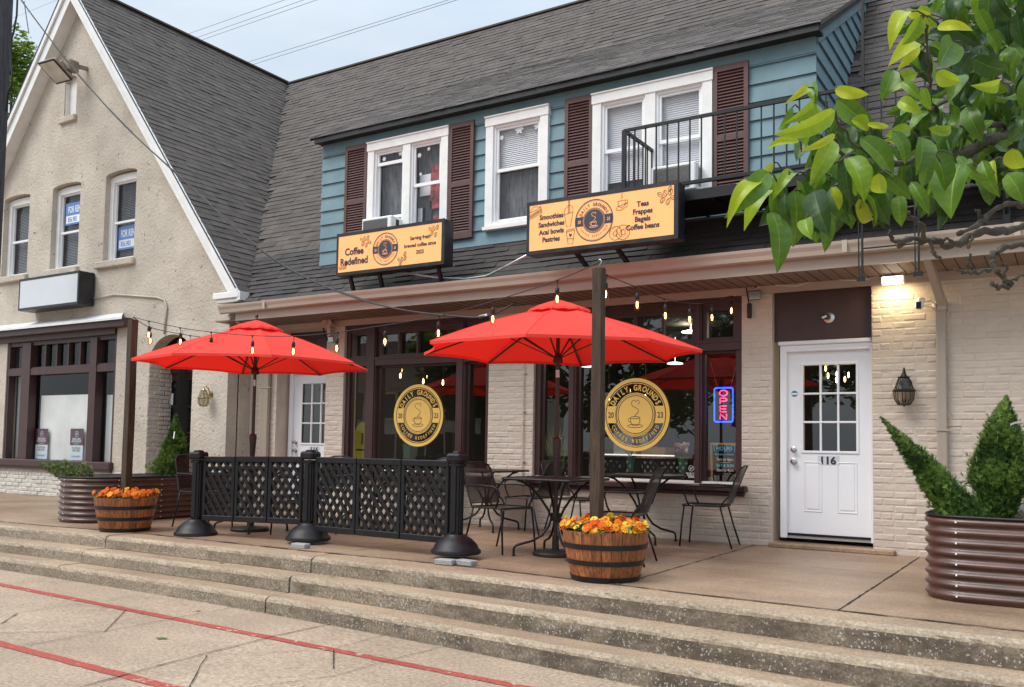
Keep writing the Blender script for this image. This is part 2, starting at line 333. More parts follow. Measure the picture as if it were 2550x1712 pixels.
M['red'] = concrete('red_band', (.40, .080, .058), (.29, .058, .044), grime=.0, fine=.8)
# red paint worn through in patches
def wear(mt, c=(.45, .36, .27)):
    ns = mt.node_tree.nodes; ln = mt.node_tree.links; b = ns['Principled BSDF']; src = b.inputs['Base Color'].links[0].from_socket
    tcn = ns.new('ShaderNodeTexCoord'); n = N(ns, 'ShaderNodeTexNoise', Scale=7., Detail=6., Roughness=.7); ln.new(tcn.outputs['Object'], n.inputs['Vector'])
    r = N(ns, 'ShaderNodeValToRGB'); r.color_ramp.elements[0].position = .60; r.color_ramp.elements[1].position = .66; ln.new(n.outputs['Fac'], r.inputs[0])
    mm = N(ns, 'ShaderNodeMixRGB'); ln.new(r.outputs[0], mm.inputs[0]); ln.new(src, mm.inputs[1]); mm.inputs[2].default_value = (*c, 1); ln.new(mm.outputs[0], b.inputs['Base Color'])
wear(M['red'])
# ------------------------------------------------------------------ ground, plaza, steps, patio
def LZ(x): return L0-.0105*(x+6.5)      # the plaza falls slightly to the right
def oG(px, py):
    z = L0
    for _ in range(6): p = oZ(px, py, z); z = LZ(p.x)
    return p
PX1 = 9.0
mb = MB()
mb.quad((-160, -160, LZ(-160)), (160, -160, LZ(160)), (160, 200, LZ(160)), (-160, 200, LZ(-160)))
struct(mb.build('ground', M['plaza']))
EP = [(-40, 5.8), (-16, 5.85), (-10.9, 6.02), (-9.1, 6.12), (-7.5, 6.17), (-6.08, 6.19), (-3.9, 6.11), (-2.3, 6.0), (-1.27, 5.96), (-.26, 5.95), (PX1, 5.95)]
def interp(P, x):
    if x <= P[0][0]: return P[0][1]
    for (a, ya), (b, yb) in zip(P, P[1:]):
        if x <= b:
            t = (x-a)/(b-a); return ya+(yb-ya)*t
    return P[-1][1]
def edge(x): return sum(interp(EP, x+d) for d in (-.8, -.4, 0, .4, .8))/5
TR = .27
STZ = [G, G-.148, G-.296, L0]
step = MB()
for si in range(3):
    zt, zb = STZ[si], STZ[si+1]
    def ZS(x, k): return (G+(LZ(x)-G)*k/3)-(-.004 if k == 3 else 0)*0
    for (xa, xb, dz) in ((-40, -9.125, 0), (-9.115, -6.065, -.004), (-6.045, PX1, -.001)):
        off = -si*TR
        n = max(6, int((xb-max(xa, -16))/.045)); xs = [xa] if xa < -16 else []
        st = max(xa, -16); xs += [st+(xb-st)*i/n for i in range(n+1)]
        # profile: back of tread, tread, nose arc, riser foot
        ph = random.uniform(0, 9)
        def wob(x, s, a): return a*(sin(x*s+ph)+.6*sin(x*s*2.3+ph*2)+.4*sin(x*s*5.1))
        prof = [(.62 if si == 0 else TR+.06, 0), (.052, .0), (.038, -.003), (.020, -.010), (.008, -.022), (.001, -.042), (0, zb-zt)]
        rows = []
        for (py, pz) in prof:
            rows.append([(x, edge(x)+off+py+(jit(.006) if 0 < py < .06 or pz < 0 and pz > -.06 else 0)+wob(x, 2.1, .003), (ZS(x, si+1)-(.02 if si == 2 else 0) if pz == zb-zt else ZS(x, si)+dz+pz+(jit(.0035) if -.03 < pz < 0 else 0))) for x in xs])
        for i in range(len(rows)-1):
            step.strip(rows[i], rows[i+1], m=(0 if i == 0 else 1 if i < 5 else 2))
        for e, xe in ((0, xa), (-1, xb)):  # end caps
            P = [r[e] for r in rows]; b0 = (xe, P[0][1], ZS(xe, si+1)); step.add(P+[b0], [tuple(range(len(P)+1))], 2)
struct(step.build('steps', [M['tread'], M['nose'], M['riser']]))
# patio slab behind the curb joint
JP = [(-40, 6.2), (-11.566, 6.273), (-10.589, 6.326), (-8.833, 6.50), (-6.5, 6.47), (-4.46, 6.52), (-3.44, 6.433), (-2.46, 6.34), (-1.35, 6.30), (-.27, 6.25), (PX1, 6.2)]
mb = MB(); xs = [-40]+[-16+i*.25 for i in range(101)]
xs = [x for x in xs if x <= PX1]
mb.strip([(x, interp(JP, x), G+.004) for x in xs], [(x, 14, G+.004) for x in xs])
mb.strip([(x, interp(JP, x), G+.004) for x in xs], [(x, interp(JP, x), G-.3) for x in xs])
struct(mb.build('patio', M['patio']))
def ribbon(mb, a, b, wd, z, wobble=.004, seg=.08):
    a = Vector((a[0], a[1], 0)); b = Vector((b[0], b[1], 0)); d = b-a; L = d.length; d.normalize(); nrm = Vector((-d.y, d.x, 0)); n = max(2, int(L/seg))
    A = []; B = []
    for i in range(n+1):
        p = a+d*(L*i/n)+nrm*jit(wobble); h = wd/2*(1+jit(.5)); h *= .8; zz = z+(LZ(p.x)-L0 if z < -1.3 else 0); A.append((p+nrm*h)+Vector((0, 0, zz))); B.append((p-nrm*h)+Vector((0, 0, zz)))
    mb.strip(A, B)
mb = MB()
jx = [-12+i*.1 for i in range(150)]
mb.strip([(x, interp(JP, x)-.006+jit(.006), G+.008) for x in jx], [(x, interp(JP, x)+.009+jit(.006), G+.008) for x in jx])
ribbon(mb, (-3.01, 6.42), (-3.03, 9.98), .016, G+.008); ribbon(mb, (-1.35, 6.3), (-1.345, 9.98), .016, G+.008)
ribbon(mb, (-6.05, 6.5), (-6.05, 9.98), .010, G+.008); ribbon(mb, (-9.1, 6.5), (-9.2, 9.5), .010, G+.008)
ribbon(mb, (-6.05, 8.45), (-3.03, 8.45), .008, G+.008); ribbon(mb, (-3.01, 8.45), (-1.35, 8.42), .007, G+.008)
ribbon(mb, (-11.2, 6.3), (-11.9, 9.4), .014, G+.008)
for z, ofs in ((G+.004, 0.0),):
    ribbon(mb, (-9.12, 5.98), (-9.12, 6.5), .008, G+.004); ribbon(mb, (-6.055, 6.12), (-6.055, 6.48), .014, G+.004)
# plaza joints
zj = L0+.008
for a, b in (((-9.9, 3.9), (-5.2, 5.02)), ((-5.35, 3.0), (-5.25, 5.6)), ((-4.55, 3.0), (-4.57, 4.95))): pass
J = lambda pts: [oG(400+x*.3639, 1100+y*.3639) for x, y in pts]
def jl(pts, wd=.012):
    q = J(pts)
    for a, b in zip(q, q[1:]): ribbon(mb, (a.x, a.y), (b.x, b.y), wd, zj)
jl([(-1100, 1840), (0, 1535), (780, 1335), (1150, 1255)]); jl([(315, 1470), (130, 1800)], .009); jl([(1180, 1430), (1187, 1560)], .010)
jl([(315, 1465), (1180, 1430)], .005); jl([(0, 1770), (1190, 1610), (1640, 1480), (2000, 1395)], .006); jl([(1190, 1420), (1560, 1320)], .006)
JJ = lambda pts: [((x-400/.3639), y+(1140-1100)/.3639) for x, y in pts]   # from the lower-left crop
jl(JJ([(0, 1085), (520, 1005)]), .006); jl(JJ([(0, 1145), (120, 1070)]), .012); jl(JJ([(860, 1050), (718, 1195), (480, 1195), (0, 1205)]), .008); jl(JJ([(860, 1050), (520, 1005)]), .006)
jl(JJ([(718, 1195), (1160, 1110), (1640, 1020)]), .006); jl(JJ([(718, 1195), (180, 1290)]), .006); jl(JJ([(0, 860), (470, 850)]), .005); jl(JJ([(720, 990), (1000, 930)]), .005)
struct(mb.build('paving_joints', M['joint']))
mb = MB()
def band(x0, x1, ya, yb, wa, wb):
    n = 160; A = []; B = []
    for i in range(n+1):
        t = i/n; x = x0+(x1-x0)*t; y = ya+(yb-ya)*t; A.append((x, y+(wa+(wb-wa)*t)/2+jit(.006), LZ(x)+.004)); B.append((x, y-(wa+(wb-wa)*t)/2+jit(.005), LZ(x)+.004))
    mb.strip(A, B)
band(-14, -1.0, 5.012, 4.975, .095, .085)
band(-14, -2.0, 3.64, 3.66, .088, .088)
struct(mb.build('red_bands', M['red']))
# ------------------------------------------------------------------ wall plates with holes (curve fill -> mesh)
def plate(outer, holes, y0, y1, mats, name, parent, m=0):
    """polygon in X/Z with holes, from y0 (front) to y1 (back)"""
    cu = bpy.data.curves.new('tmp', 'CURVE'); cu.dimensions = '2D'; cu.fill_mode = 'BOTH'
    for P in [outer]+holes:
        sp = cu.splines.new('POLY'); sp.points.add(len(P)-1); sp.use_cyclic_u = True
        for i, (x, z) in enumerate(P): sp.points[i].co = (x, z, 0, 1)
    cu.extrude = abs(y1-y0)/2
    ob = bpy.data.objects.new('tmp', cu); COL.objects.link(ob)
    dg = bpy.context.evaluated_depsgraph_get(); me = bpy.data.meshes.new_from_object(ob.evaluated_get(dg))
    b = MB(); vs = [(v.co.x, (y0+y1)/2-v.co.z*1, v.co.y) for v in me.vertices]
    b.add(vs, [tuple(p.vertices) for p in me.polygons])
    bpy.data.objects.remove(ob); bpy.data.curves.remove(cu); bpy.data.meshes.remove(me)
    return b.build(name, mats, parent)
def rect(x0, x1, z0, z1): return [(x0, z0), (x1, z0), (x1, z1), (x0, z1)]
def bricks(mb, x0, x1, z0, z1, yf, holes, face=1, course=.0735, bl=.215, axis='x', prot=.0038):
    """painted bricks standing proud of the wall face; holes = list of (x0,x1,z0,z1)"""
    nr = int((z1-z0)/course)
    for r in range(nr):
        za = z0+r*course; zb = za+course-.006; off = (r % 2)*bl/2+(.02 if r % 6 == 5 else 0)
        x = x0-off
        L = bl if r % 6 != 5 else bl/2
        while x < x1:
            a, b = max(x+.0045, x0), min(x+L-.0045, x1); x += L
            segs = [(a, b)]
            for hx0, hx1, hz0, hz1 in holes:
                if zb > hz0 and za < hz1:
                    ns = []
                    for p, q in segs:
                        if q <= hx0 or p >= hx1: ns.append((p, q))
                        else:
                            if p < hx0: ns.append((p, hx0))
                            if q > hx1: ns.append((hx1, q))
                    segs = ns
            for p, q in segs:
                if q-p < .02: continue
                pr = prot*(1+jit(.75)); i1 = .012; t = random.random(); ja = [jit(.003) for _ in range(4)]; dz = jit(.002)
                o = [(p, za+dz), (q, za+dz+jit(.002)), (q, zb+dz), (p, zb+dz+jit(.002))]
                n_ = [(p+i1, za+i1), (q-i1, za+i1), (q-i1, zb-i1), (p+i1, zb-i1)]
                if axis == 'x': vs = [(u, yf, v) for u, v in o]+[(u, yf-face*(pr+ja[k]), v+dz) for k, (u, v) in enumerate(n_)]
                else: vs = [(yf, u, v) for u, v in o]+[(yf+face*(pr+ja[k]), u, v+dz) for k, (u, v) in enumerate(n_)]
                mb.add(vs, [(4, 5, 6, 7), (0, 1, 5, 4), (1, 2, 6, 5), (2, 3, 7, 6), (3, 0, 4, 7)], 0, t)
def shingles(mb, P, U, V, W, L, expo=.14, tab=.30, inside=None, sag=0, tone0=.5, lift=.018):
    """P lower-left corner, U along eave, V up slope (unit vectors)"""
    P = Vector(P); U = Vector(U).normalized(); V = Vector(V).normalized(); Nn = U.cross(V).normalized()
    if Nn.z < 0: Nn = -Nn
    nr = int(math.ceil(L/expo))
    for r in range(nr):
        v0 = r*expo; v1 = v0+expo*1.25; off = random.random()*tab; u = -off; ph = random.uniform(0, 6)
        rt = random.uniform(-.05, .05)
        while u < W:
            wd = tab*random.choice((.5, .75, 1, 1, 1.1)); a, b = max(u, 0), min(u+wd-.004, W); u += wd
            if b-a < .01: continue
            mid = P+U*((a+b)/2)+V*(v0+expo/2)
            if inside and not inside(mid): continue
            s1 = sag*sin(a*2.3+ph)+jit(.004+sag*.4); s2 = sag*sin(b*2.3+ph)+jit(.004+sag*.4); lf = lift*(1+jit(.5)+(sag*25 if sag else 0)*random.random())
            p0 = P+U*a+V*(v0+s1); p1 = P+U*b+V*(v0+s2); p2 = P+U*b+V*v1; p3 = P+U*a+V*v1
            t = min(1, max(0, tone0+rt+random.gauss(0, .17)))
            mb.add([p0, p1, p1+Nn*lf, p0+Nn*lf], [(0, 1, 2, 3)], 1, .5); mb.add([p0+Nn*lf, p1+Nn*lf, p2+Nn*.001, p3+Nn*.001], [(0, 1, 2, 3)], 0, t)
# ================================================================== BRICK SHOP BUILDING
shop = thing('shop_building', 'painted beige brick shop building with teal upper storey and dark shingle roof', 'building', (-4.7, 10, G))
XL = XY(622, 10)+.0; XR = 9.0; WT = 1.835      # wall extents
# openings (x0,x1,z0,z1) on FY
w2x0, w2x1 = XY(1328, FY), XY(1847, FY)
w1x0, w1x1 = XY(854, FY), XY(1216, FY)
wz0 = -.40
d1 = (XY(688, FY), XY(810, FY), G, ZY(760, 812, FY))
d2 = (XY(1923, FY), XY(2172, FY), G, ZY(1923, 726, FY))
H = [(w1x0, w1x1, wz0, WT-.0), (w2x0, w2x1, wz0, WT), (d1[0], d1[1], G, 1.75), (d2[0], d2[1], G, d2[3])]
holes = [rect(h[0], h[1], h[2], min(h[3], WT-.004)) for h in H]
holes = [rect(h[0], h[1], max(h[2], G+.002), min(h[3], WT-.004)) for h in H]
plate([(XL, G-.3), (XR, G-.3), (XR, WT), (XL, WT)], holes, FY, FY+.28, M['mortar'], 'wall', shop)
mb = MB(); bricks(mb, XL, 2.2, G+.0, WT-.002, FY, H); mb.build('brickwork', M['brick'], shop)
# thresholds
for q_ in ((d2[0]-.02, d2[1]+.22, 9.90, 10.2, G, G+.055, .012), (d1[0], d1[1], 9.97, 10.35, G, G+.10, .01)): mb = MB(); mb.bbox(*q_); mb.build('threshold', M['patio'], shop)
# main roof: steep plane from gutter (9.3,2.07) to ridge (14.77,8.5)
RS = (8.5-2.07)/(14.77-9.3); RV = Vector((0, 1, RS)).normalized(); RL = math.hypot(14.77-9.3, 8.5-2.07)
DY = 9.8
DX0, DX1 = XY(790, DY), XY(2026, DY, 88)      # dormer extents
GAX, GAZ, GSL = -15.7, 8.52, 1.268             # gable apex x, z, slope
GR = math.atan(GSL)
def gz_at(x): return GAZ-abs(x-GAX)*GSL
def rz_at(y): return 2.07+(y-9.3)*RS
DRY0 = 9.64; DRZ0 = 4.56; DRS = .59             # dormer roof eave y, z and slope
def above_main(p):
    if p.x < -9 and gz_at(p.x) > p.z+.03: return False
    if DX0 < p.x < DX1 and DY < p.y and rz_at(p.y) < DRZ0+(p.y-DRY0)*DRS: return False
    return True
mb = MB(); mb.quad((-10.9, 9.3, 2.055), (XR, 9.3, 2.055), (XR, 14.77, 8.485), (-15.85, 14.77, 8.485))
mb.quad((-16, 14.77, 8.485), (XR, 14.77, 8.485), (XR, 21, 2), (-16, 21, 2))
roof = mb.build('roof', M['shingle_dark'], shop)
mb = MB(); shingles(mb, (-15.7, 9.26, 2.03), (1, 0, 0), RV, 15.7+1.5, .95/RV.z+.0, expo=.105, inside=above_main, sag=.006, tone0=.42, lift=.015)
mb.build('lower_shingles', [M['shingle_dark'], M['butt']], roof)
mb = MB(); shingles(mb, Vector((-15.7, 9.3, 2.07))+RV*(.95/RV.z-.02), (1, 0, 0), RV, 15.7+1.5, RL-.95/RV.z-.02, expo=.135, inside=above_main, sag=.001, tone0=.5, lift=.010)
mb.beam((-15.6, 14.77, 8.485), (XR, 14.77, 8.485), .16, .035); mb.build('upper_shingles', [M['shingle'], M['butt']], roof)
# dormer: siding, cheek, roof
WZ0 = ZY(1263*1.0, 571, DY); WZ1 = ZY(1367, 268, DY); WX = [XY(921, DY, 500)+.06, XY(1122, DY, 400)-.06, XY(1216, DY, 400)+.06, XY(1370, DY, 400)-.06, XY(1481, DY, 350)+.06, XY(1778, DY, 300)-.06]
SZ0 = rz_at(DY)+.0; STOP = ZY(2026, 95, DY)
ye = DRY0+.0; yc = (DRZ0-DRS*DRY0-(2.07-RS*9.3))/(RS-DRS)   # where dormer roof meets the main roof
mb = MB(); zc = DRZ0+(yc-DRY0)*DRS
for (p, q) in ((DX0+.01, WX[0]), (WX[1], WX[2]), (WX[3], WX[4]), (WX[5], DX1-.01)): mb.quad((p, DY+.02, SZ0-.1), (q, DY+.02, SZ0-.1), (q, DY+.02, STOP), (p, DY+.02, STOP))
for xx in (DX0+.01, DX1-.01): mb.add([(xx, DY+.02, SZ0-.1), (xx, yc, zc), (xx, DY+.02, DRZ0+(DY-DRY0)*DRS-.02)], [(0, 1, 2)])
dw = mb.build('dormer_wall', M['teal'], shop)
mb = MB(); nb = 9; bh = (STOP-SZ0+.02)/nb
for i in range(-1, 14):
    za = SZ0-.0+i*bh; zb = za+bh+.012; t = random.random()
    zt = min(zb, STOP)
    if za >= STOP: continue
    if za >= SZ0-.02:
        for (p, q) in ([(DX0-.02, WX[0]), (WX[1], WX[2]), (WX[3], WX[4]), (WX[5], DX1+.03)] if zb > WZ0+.1 and za < WZ1-.12 else [(DX0-.02, -8.1), (-8.1, -4.9), (-4.9, DX1+.03)]):
            mb.add([(p, DY-.028, za), (q, DY-.028, za), (q, DY-.002, zt), (p, DY-.002, zt), (p, DY+.015, za), (q, DY+.015, za)], [(0, 1, 2, 3), (4, 5, 1, 0)], 0, random.random())
for i in range(0, 22):   # cheek boards clipped between the two roof planes
    za = SZ0+i*bh; zb = za+bh+.01
    def yr(z): return 9.3+(z-2.07)/RS
    def yd(z): return max(DY, DRY0+(z+.05-DRZ0)/DRS)
    if za < zc:
        a0, a1 = yd(za)-.028 if yd(za) <= DY+.001 else yd(za), yr(za)+.02; b0, b1 = (yd(zb) if yd(zb) > DY else DY-.004), yr(zb)+.02
        if b0 > b1: b0 = b1 = (b0+b1)/2
        if a0 < a1: mb.add([(DX1+.028, a0, za), (DX1+.028, a1, za), (DX1+.002, b1, zb), (DX1+.002, b0, zb), (DX1-.02, a0, za), (DX1-.02, a1, za)], [(0, 1, 2, 3), (4, 5, 1, 0)], 0, random.random())
mb.build('lap_boards', M['teal'], dw)
mb = MB()   # frieze, dark eave edge and cheek rake
mb.box(DX0-.0, DX1+.03, DY-.035, DY, STOP-.17, STOP+.0, 0)
mb.box(DX0-.03, DX1+.10, DRY0-.01, DY+.02, STOP+.0, STOP+.03, 1); mb.box(DX0-.03, DX1+.10, DRY0-.03, DRY0, STOP-.01, DRZ0+.02, 1)
mb.beam((DX1+.06, DRY0, DRZ0-.04), (DX1+.06, yc, zc-.04), .08, .07, 1); mb.beam((DX1+.035, DY, DRZ0+(DY-DRY0)*DRS-.16), (DX1+.035, yc-.15, zc-.23), .03, .11, 0)
mb.build('eave_trim', [M['teal'], M['dark']], dw)
DRV = Vector((0, 1, DRS)).normalized(); DLen = (yc-DRY0)/DRV.y
mb = MB(); mb.quad((DX0-.1, DRY0-.02, DRZ0), (DX1+.12, DRY0-.02, DRZ0), (DX1+.12, yc+.1, zc+.04), (DX0-.1, yc+.1, zc+.04))
shingles(mb, (DX0-.1, DRY0-.05, DRZ0+.0), (1, 0, 0), DRV, DX1-DX0+.22, DLen, expo=.125, tone0=.75, lift=.0055, sag=.002)
for (x) in (DX0-.1, DX1+.12): mb.quad((x, DRY0-.04, DRZ0-.03), (x, yc, zc-.03), (x, yc, zc+.02), (x, DRY0-.04, DRZ0+.02))
mb.build('dormer_roof', [M['shingle'], M['butt']], shop)
# soffit, fascia, gutter
SO = 1.84
GX0 = XY(553, 9.25)-.0
mb = MB(); mb.box(XL-.0, XR, 9.26, FY+.02, SO, SO+.02); 
for i in range(130):
    x = XL+.2+i*.125
    if x < 2: mb.box(x, x+.007, 9.29, FY, SO-.004, SO, 1)
mb.build('soffit', [M['soffit'], M['joint']], shop)
mb = MB(); mb.box(GX0+.25, XR, 9.235, 9.262, SO-.01, 2.03); mb.box(XL, XR, FY-.05, FY-.014, SO-.09, SO-.002); mb.build('fascia', M['gutter'], shop)
mb = MB(); pr = [(9.236, 2.065), (9.236, 1.955), (9.17, 1.94), (9.135, 1.955), (9.125, 2.0), (9.105, 2.04), (9.10, 2.068), (9.108, 2.072), (9.116, 2.068)]
xs = [GX0+i*(XR-GX0)/40 for i in range(41)]
rows = [[(x, y, z+.004*sin(x*1.3)) for x in xs] for y, z in pr]
for a, b in zip(rows, rows[1:]): mb.strip(a, b)
mb.add([(GX0, y, z) for y, z in pr], [tuple(range(len(pr)))])
mb.strip([(x, 9.236, 2.05) for x in xs], [(x, 9.25, 2.05) for x in xs])
for xx in (XY(648, 9.12), -1.9, -.42): mb.box(xx, xx+.05, 9.096, 9.10, 1.95, 2.072)
mb.build('gutter', M['gutter'], shop)
# downspouts
def ribbed(mb, x0, x1, y0, z0, z1, d=.065):
    mb.bbox(x0, x1, y0-d, y0, z0, z1, .008)
    for i in range(4):
        x = x0+(x1-x0)*(i+1)/5; mb.box(x-.003, x+.003, y0-d-.004, y0-d, z0, z1)
dx = XY(2333, 9.93); dx2 = XY(2358, 9.93)
mb = MB(); ribbed(mb, dx, dx2, 9.975, G+.08, 1.46)
mb.beam((dx+.06, 9.94, 1.50), (dx+.0, 9.30, 1.90), .10, .07, upv=(1, 0, 0)); mb.beam((dx+.06, 9.94, 1.44), (dx+.06, 9.935, 1.53), .11, .08)
mb.box(dx-.10, dx2+.12, 9.897, 9.903, .22, .235); mb.build('downspout', M['gutter'], shop)
dxl, dxl2 = XY(650, 9.93), XY(668, 9.93)
mb = MB(); ribbed(mb, dxl, dxl2, 9.975, G+.05, 1.60); mb.beam((dxl+.045, 9.94, 1.58), (dxl+.02, 9.25, 1.95), .085, .065, upv=(1, 0, 0)); mb.box(dxl-.06, dxl2+.06, 9.90, 9.905, .85, .865); mb.build('downspout', M['gutter'], shop)
mb = MB(); px = XY(1303, 9.97); mb.tube([(px, 9.975, z) for z in (G+.05, 0, .7, 1.72)], .008, 6); 
for z in (-.2, .45, .95): mb.box(px-.03, px+.03, 9.965, 9.985, z, z+.012)
mb.build('conduit', M['brick'], shop)
# ---- storefront windows
def cyl_panes(): pass
def shopwin(x0, x1, mu, parent):
    Y0 = FY+.075; Y1 = FY+.16
    g = []; fr = MB()
    zt = WT-.06; hz = ZY(1838, 752, Y0); t0, t1 = ZY(1838, 838, Y0), ZY(1838, 771, Y0); b0, b1 = ZY(1838, 872, Y0), ZY(1838, 846, Y0); s0 = ZY(1780, 1200, Y0)
    fr.box(x0, x1, Y0-.04, Y1, hz, zt+.06)                 # header board
    fr.box(x0, x1, Y0-.055, Y0-.04, hz+.02, hz+.05); fr.box(x0, x1, Y0-.02, Y1, t1+.03, hz)
    fr.box(x0, x1, Y0-.05, Y1, b0, b1); fr.box(x0, x1, Y0-.02, Y1-.01, b1, t0-.02); fr.box(x0, x1, Y0-.062, Y0-.05, b1-.03, b1-.01)
    cols = [x0]+[c for p in mu for c in p]+[x1]
    fw = .075
    fr.box(x0, x0+fw, Y0-.025, Y1, s0-.06, hz); fr.box(x1-fw, x1, Y0-.025, Y1, s0-.06, hz)
    for a, b in mu: fr.box(a, b, Y0-.045, Y1, s0-.06, hz); fr.box(a+.02, b-.02, Y0-.06, Y0-.045, s0-.06, hz)
    bays = [(x0+fw, mu[0][0]), (mu[0][1], mu[1][0]), (mu[1][1], x1-fw)]
    for bi, (a, b) in enumerate(bays):
        # transom sash
        for (p, q, r, s) in ((a, a+.05, t0, t1), (b-.05, b, t0, t1), (a, b, t0-.02, t0), (a, b, t1, t1+.03)): fr.box(p, q, Y0-.005, Y1-.02, r, s)
        # lower sash bead
        for (p, q, r, s) in ((a, a+.025, s0, b0), (b-.025, b, s0, b0), (a, b, b0-.03, b0)): fr.box(p, q, Y0+.02, Y1-.02, r, s)
        g.append((a, b, s0, b0-.0)); g.append((a+.05, b-.05, t0, t1))
        if bi == 1:
            n = 4
            for i in range(1, n): x = a+.05+(b-a-.1)*i/n; fr.box(x-.016, x+.016, Y0+.0, Y1-.03, t0, t1)
    o = fr.build('shop_window', M['brown'], parent)
    gm = MB()
    for a, b, c, d in g: gm.quad((a, Y0+.07, c), (b, Y0+.07, c), (b, Y0+.07, d), (a, Y0+.07, d))
    gm.build('pane', M['glass'], o)
    sl = MB(); sl.box(x0+.02, x1-.02, Y0-.03, Y1, s0-.055, s0); sl.build('white_sill', M['white'], o)
    sl = MB(); sl.bbox(x0-.05, x1+.07, FY-.10, Y0+.05, wz0-.08, wz0-.01, .012); sl.box(x0-.02, x1+.03, FY-.04, Y0+.02, wz0-.01, s0-.055); sl.bbox(x0-.02, x1+.04, FY-.05, FY+.02, wz0-.13, wz0-.08, .01); sl.build('sill', M['brown'], o)
    return o, Y0+.07, s0, b0
YW = FY+.09
sw1, YP, s0, b0 = shopwin(w1x0, w1x1, [(XY(917, YW), XY(940, YW)), (XY(1141, YW), XY(1161, YW))], shop)
sw2, YP, s0, b0 = shopwin(w2x0, w2x1, [(XY(1421, YW), XY(1438, YW)), (XY(1734, YW), XY(1751, YW))], shop)
# ---- interior room (shop floor seen through the glass)
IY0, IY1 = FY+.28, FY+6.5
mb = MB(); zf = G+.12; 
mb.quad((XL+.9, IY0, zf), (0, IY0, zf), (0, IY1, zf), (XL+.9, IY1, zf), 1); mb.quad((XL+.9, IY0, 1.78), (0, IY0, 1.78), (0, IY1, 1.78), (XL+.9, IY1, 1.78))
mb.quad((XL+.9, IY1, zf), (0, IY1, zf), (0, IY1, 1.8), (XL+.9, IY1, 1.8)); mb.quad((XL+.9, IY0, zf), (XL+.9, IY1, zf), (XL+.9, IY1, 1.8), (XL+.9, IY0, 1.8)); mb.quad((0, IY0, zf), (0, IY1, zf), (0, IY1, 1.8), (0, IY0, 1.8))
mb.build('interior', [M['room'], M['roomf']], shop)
for k, (lx_, ly_) in enumerate(((-8.2, 12.2), (-4.8, 12.0), (-2.6, 12.4))):   # the shop's own ceiling lights
    l_ = bpy.data.lights.new('shop_light', 'AREA'); l_.size = .5; l_.energy = 22; l_.color = (1, .86, .68); q = bpy.data.objects.new('shop_light', l_); COL.objects.link(q); q.location = (lx_, ly_, 1.74)
# ---- doors
def nine_door(x0, x1, z0, z1, Yd, label, rows=3, cols=3, knob_left=True, num=True):
    d = MB(); cw = .075
    for (p, q, r, s) in ((x0, x0+cw, z0, z1), (x1-.0, x1+.05, z0, z1), (x0, x1+.05, z1-cw, z1)): d.bbox(p, q, Yd-.07, Yd+.06, r, s, .008)
    d.bbox(x0-.015, x1+.02, Yd-.09, Yd-.04, z1-.0, z1+.045, .008)
    d.box(x0+cw-.01, x1, Yd-.01, Yd+.12, z0-.0, z0+.03)
    o = d.build('door', M['door'], shop)
    a, b = x0+cw, x1; zz0, zz1 = z0+.035, z1-cw; W_ = b-a; Hh = zz1-zz0
    ga, gb, gc, gd = a+W_*.195, b-W_*.17, zz0+Hh*.46, zz1-Hh*.075
    s = MB(); s.box(a, ga, Yd-.02, Yd+.025, zz0, zz1); s.box(gb, b, Yd-.02, Yd+.025, zz0, zz1); s.box(ga, gb, Yd-.02, Yd+.025, zz0, gc); s.box(ga, gb, Yd-.02, Yd+.025, gd, zz1)
    fr = .028
    for (p, q, r, t) in ((ga-fr, ga, gc-fr, gd+fr), (gb, gb+fr, gc-fr, gd+fr), (ga-fr, gb+fr, gc-fr, gc), (ga-fr, gb+fr, gd, gd+fr)): s.bbox(p, q, Yd-.034, Yd-.018, r, t, .005)
    for i in range(1, cols): x = ga+(gb-ga)*i/cols; s.bbox(x-.011, x+.011, Yd-.03, Yd+.0, gc, gd, .004)
    for i in range(1, rows): z = gc+(gd-gc)*i/rows; s.bbox(ga, gb, Yd-.032, Yd-.002, z-.011, z+.011, .004)
    for (pa, pb) in ((a+W_*.20, a+W_*.42), (a+W_*.60, a+W_*.84)):   # raised lower panels
        za, zb = zz0+Hh*.13, zz0+Hh*.40
        for (p, q, r, t) in ((pa, pb, za, za+.012), (pa, pb, zb-.012, zb), (pa, pa+.012, za, zb), (pb-.012, pb, za, zb)): s.bbox(p, q, Yd-.027, Yd-.019, r, t, .004)
        s.bbox(pa+.03, pb-.03, Yd-.026, Yd-.019, za+.03, zb-.03, .005)
    lf = s.build('door_leaf', M['door'], o)
    gl = MB(); gl.quad((ga, Yd-.005, gc), (gb, Yd-.005, gc), (gb, Yd-.005, gd), (ga, Yd-.005, gd)); gl.build('pane', M['glass'], o)
    sp = MB(); sp.box(a, b, Yd-.035, Yd+.0, zz0-.005, zz0+.022); sp.build('door_sweep', M['black'], o)
    kx = a+.065
    for kn, kz, kr in (('deadbolt', zz0+Hh*.465, .026), ('door_knob', zz0+Hh*.40, .030)):
        k = MB()
        P = [(.0, 0), (kr+.006, 0), (kr+.006, .008), (kr*.5, .016), (kr*.5, .03), (kr, .045), (kr*.9, .062), (0, .068)]
        q = MB(); q.lathe(P, n=18); k.merge(q, Matrix.Translation((kx, Yd-.02, kz)) @ Matrix.Rotation(pi/2, 4, 'X')); k.build(kn, M['chrome'], o, smooth='auto')
    return o, (a, b, zz0, zz1, gc)
d2y = FY+.12
dr2, g2 = nine_door(XY(1942, d2y-.07), XY(2172, d2y)-.01, G+.10, ZY(1942, 862, d2y-.07), d2y, '')
d1y = FY+.30
dr1, g1 = nine_door(XY(719, d1y-.07), XY(719, d1y-.07)+1.02, G+.10, ZY(725, 922, d1y-.07), d1y, '')
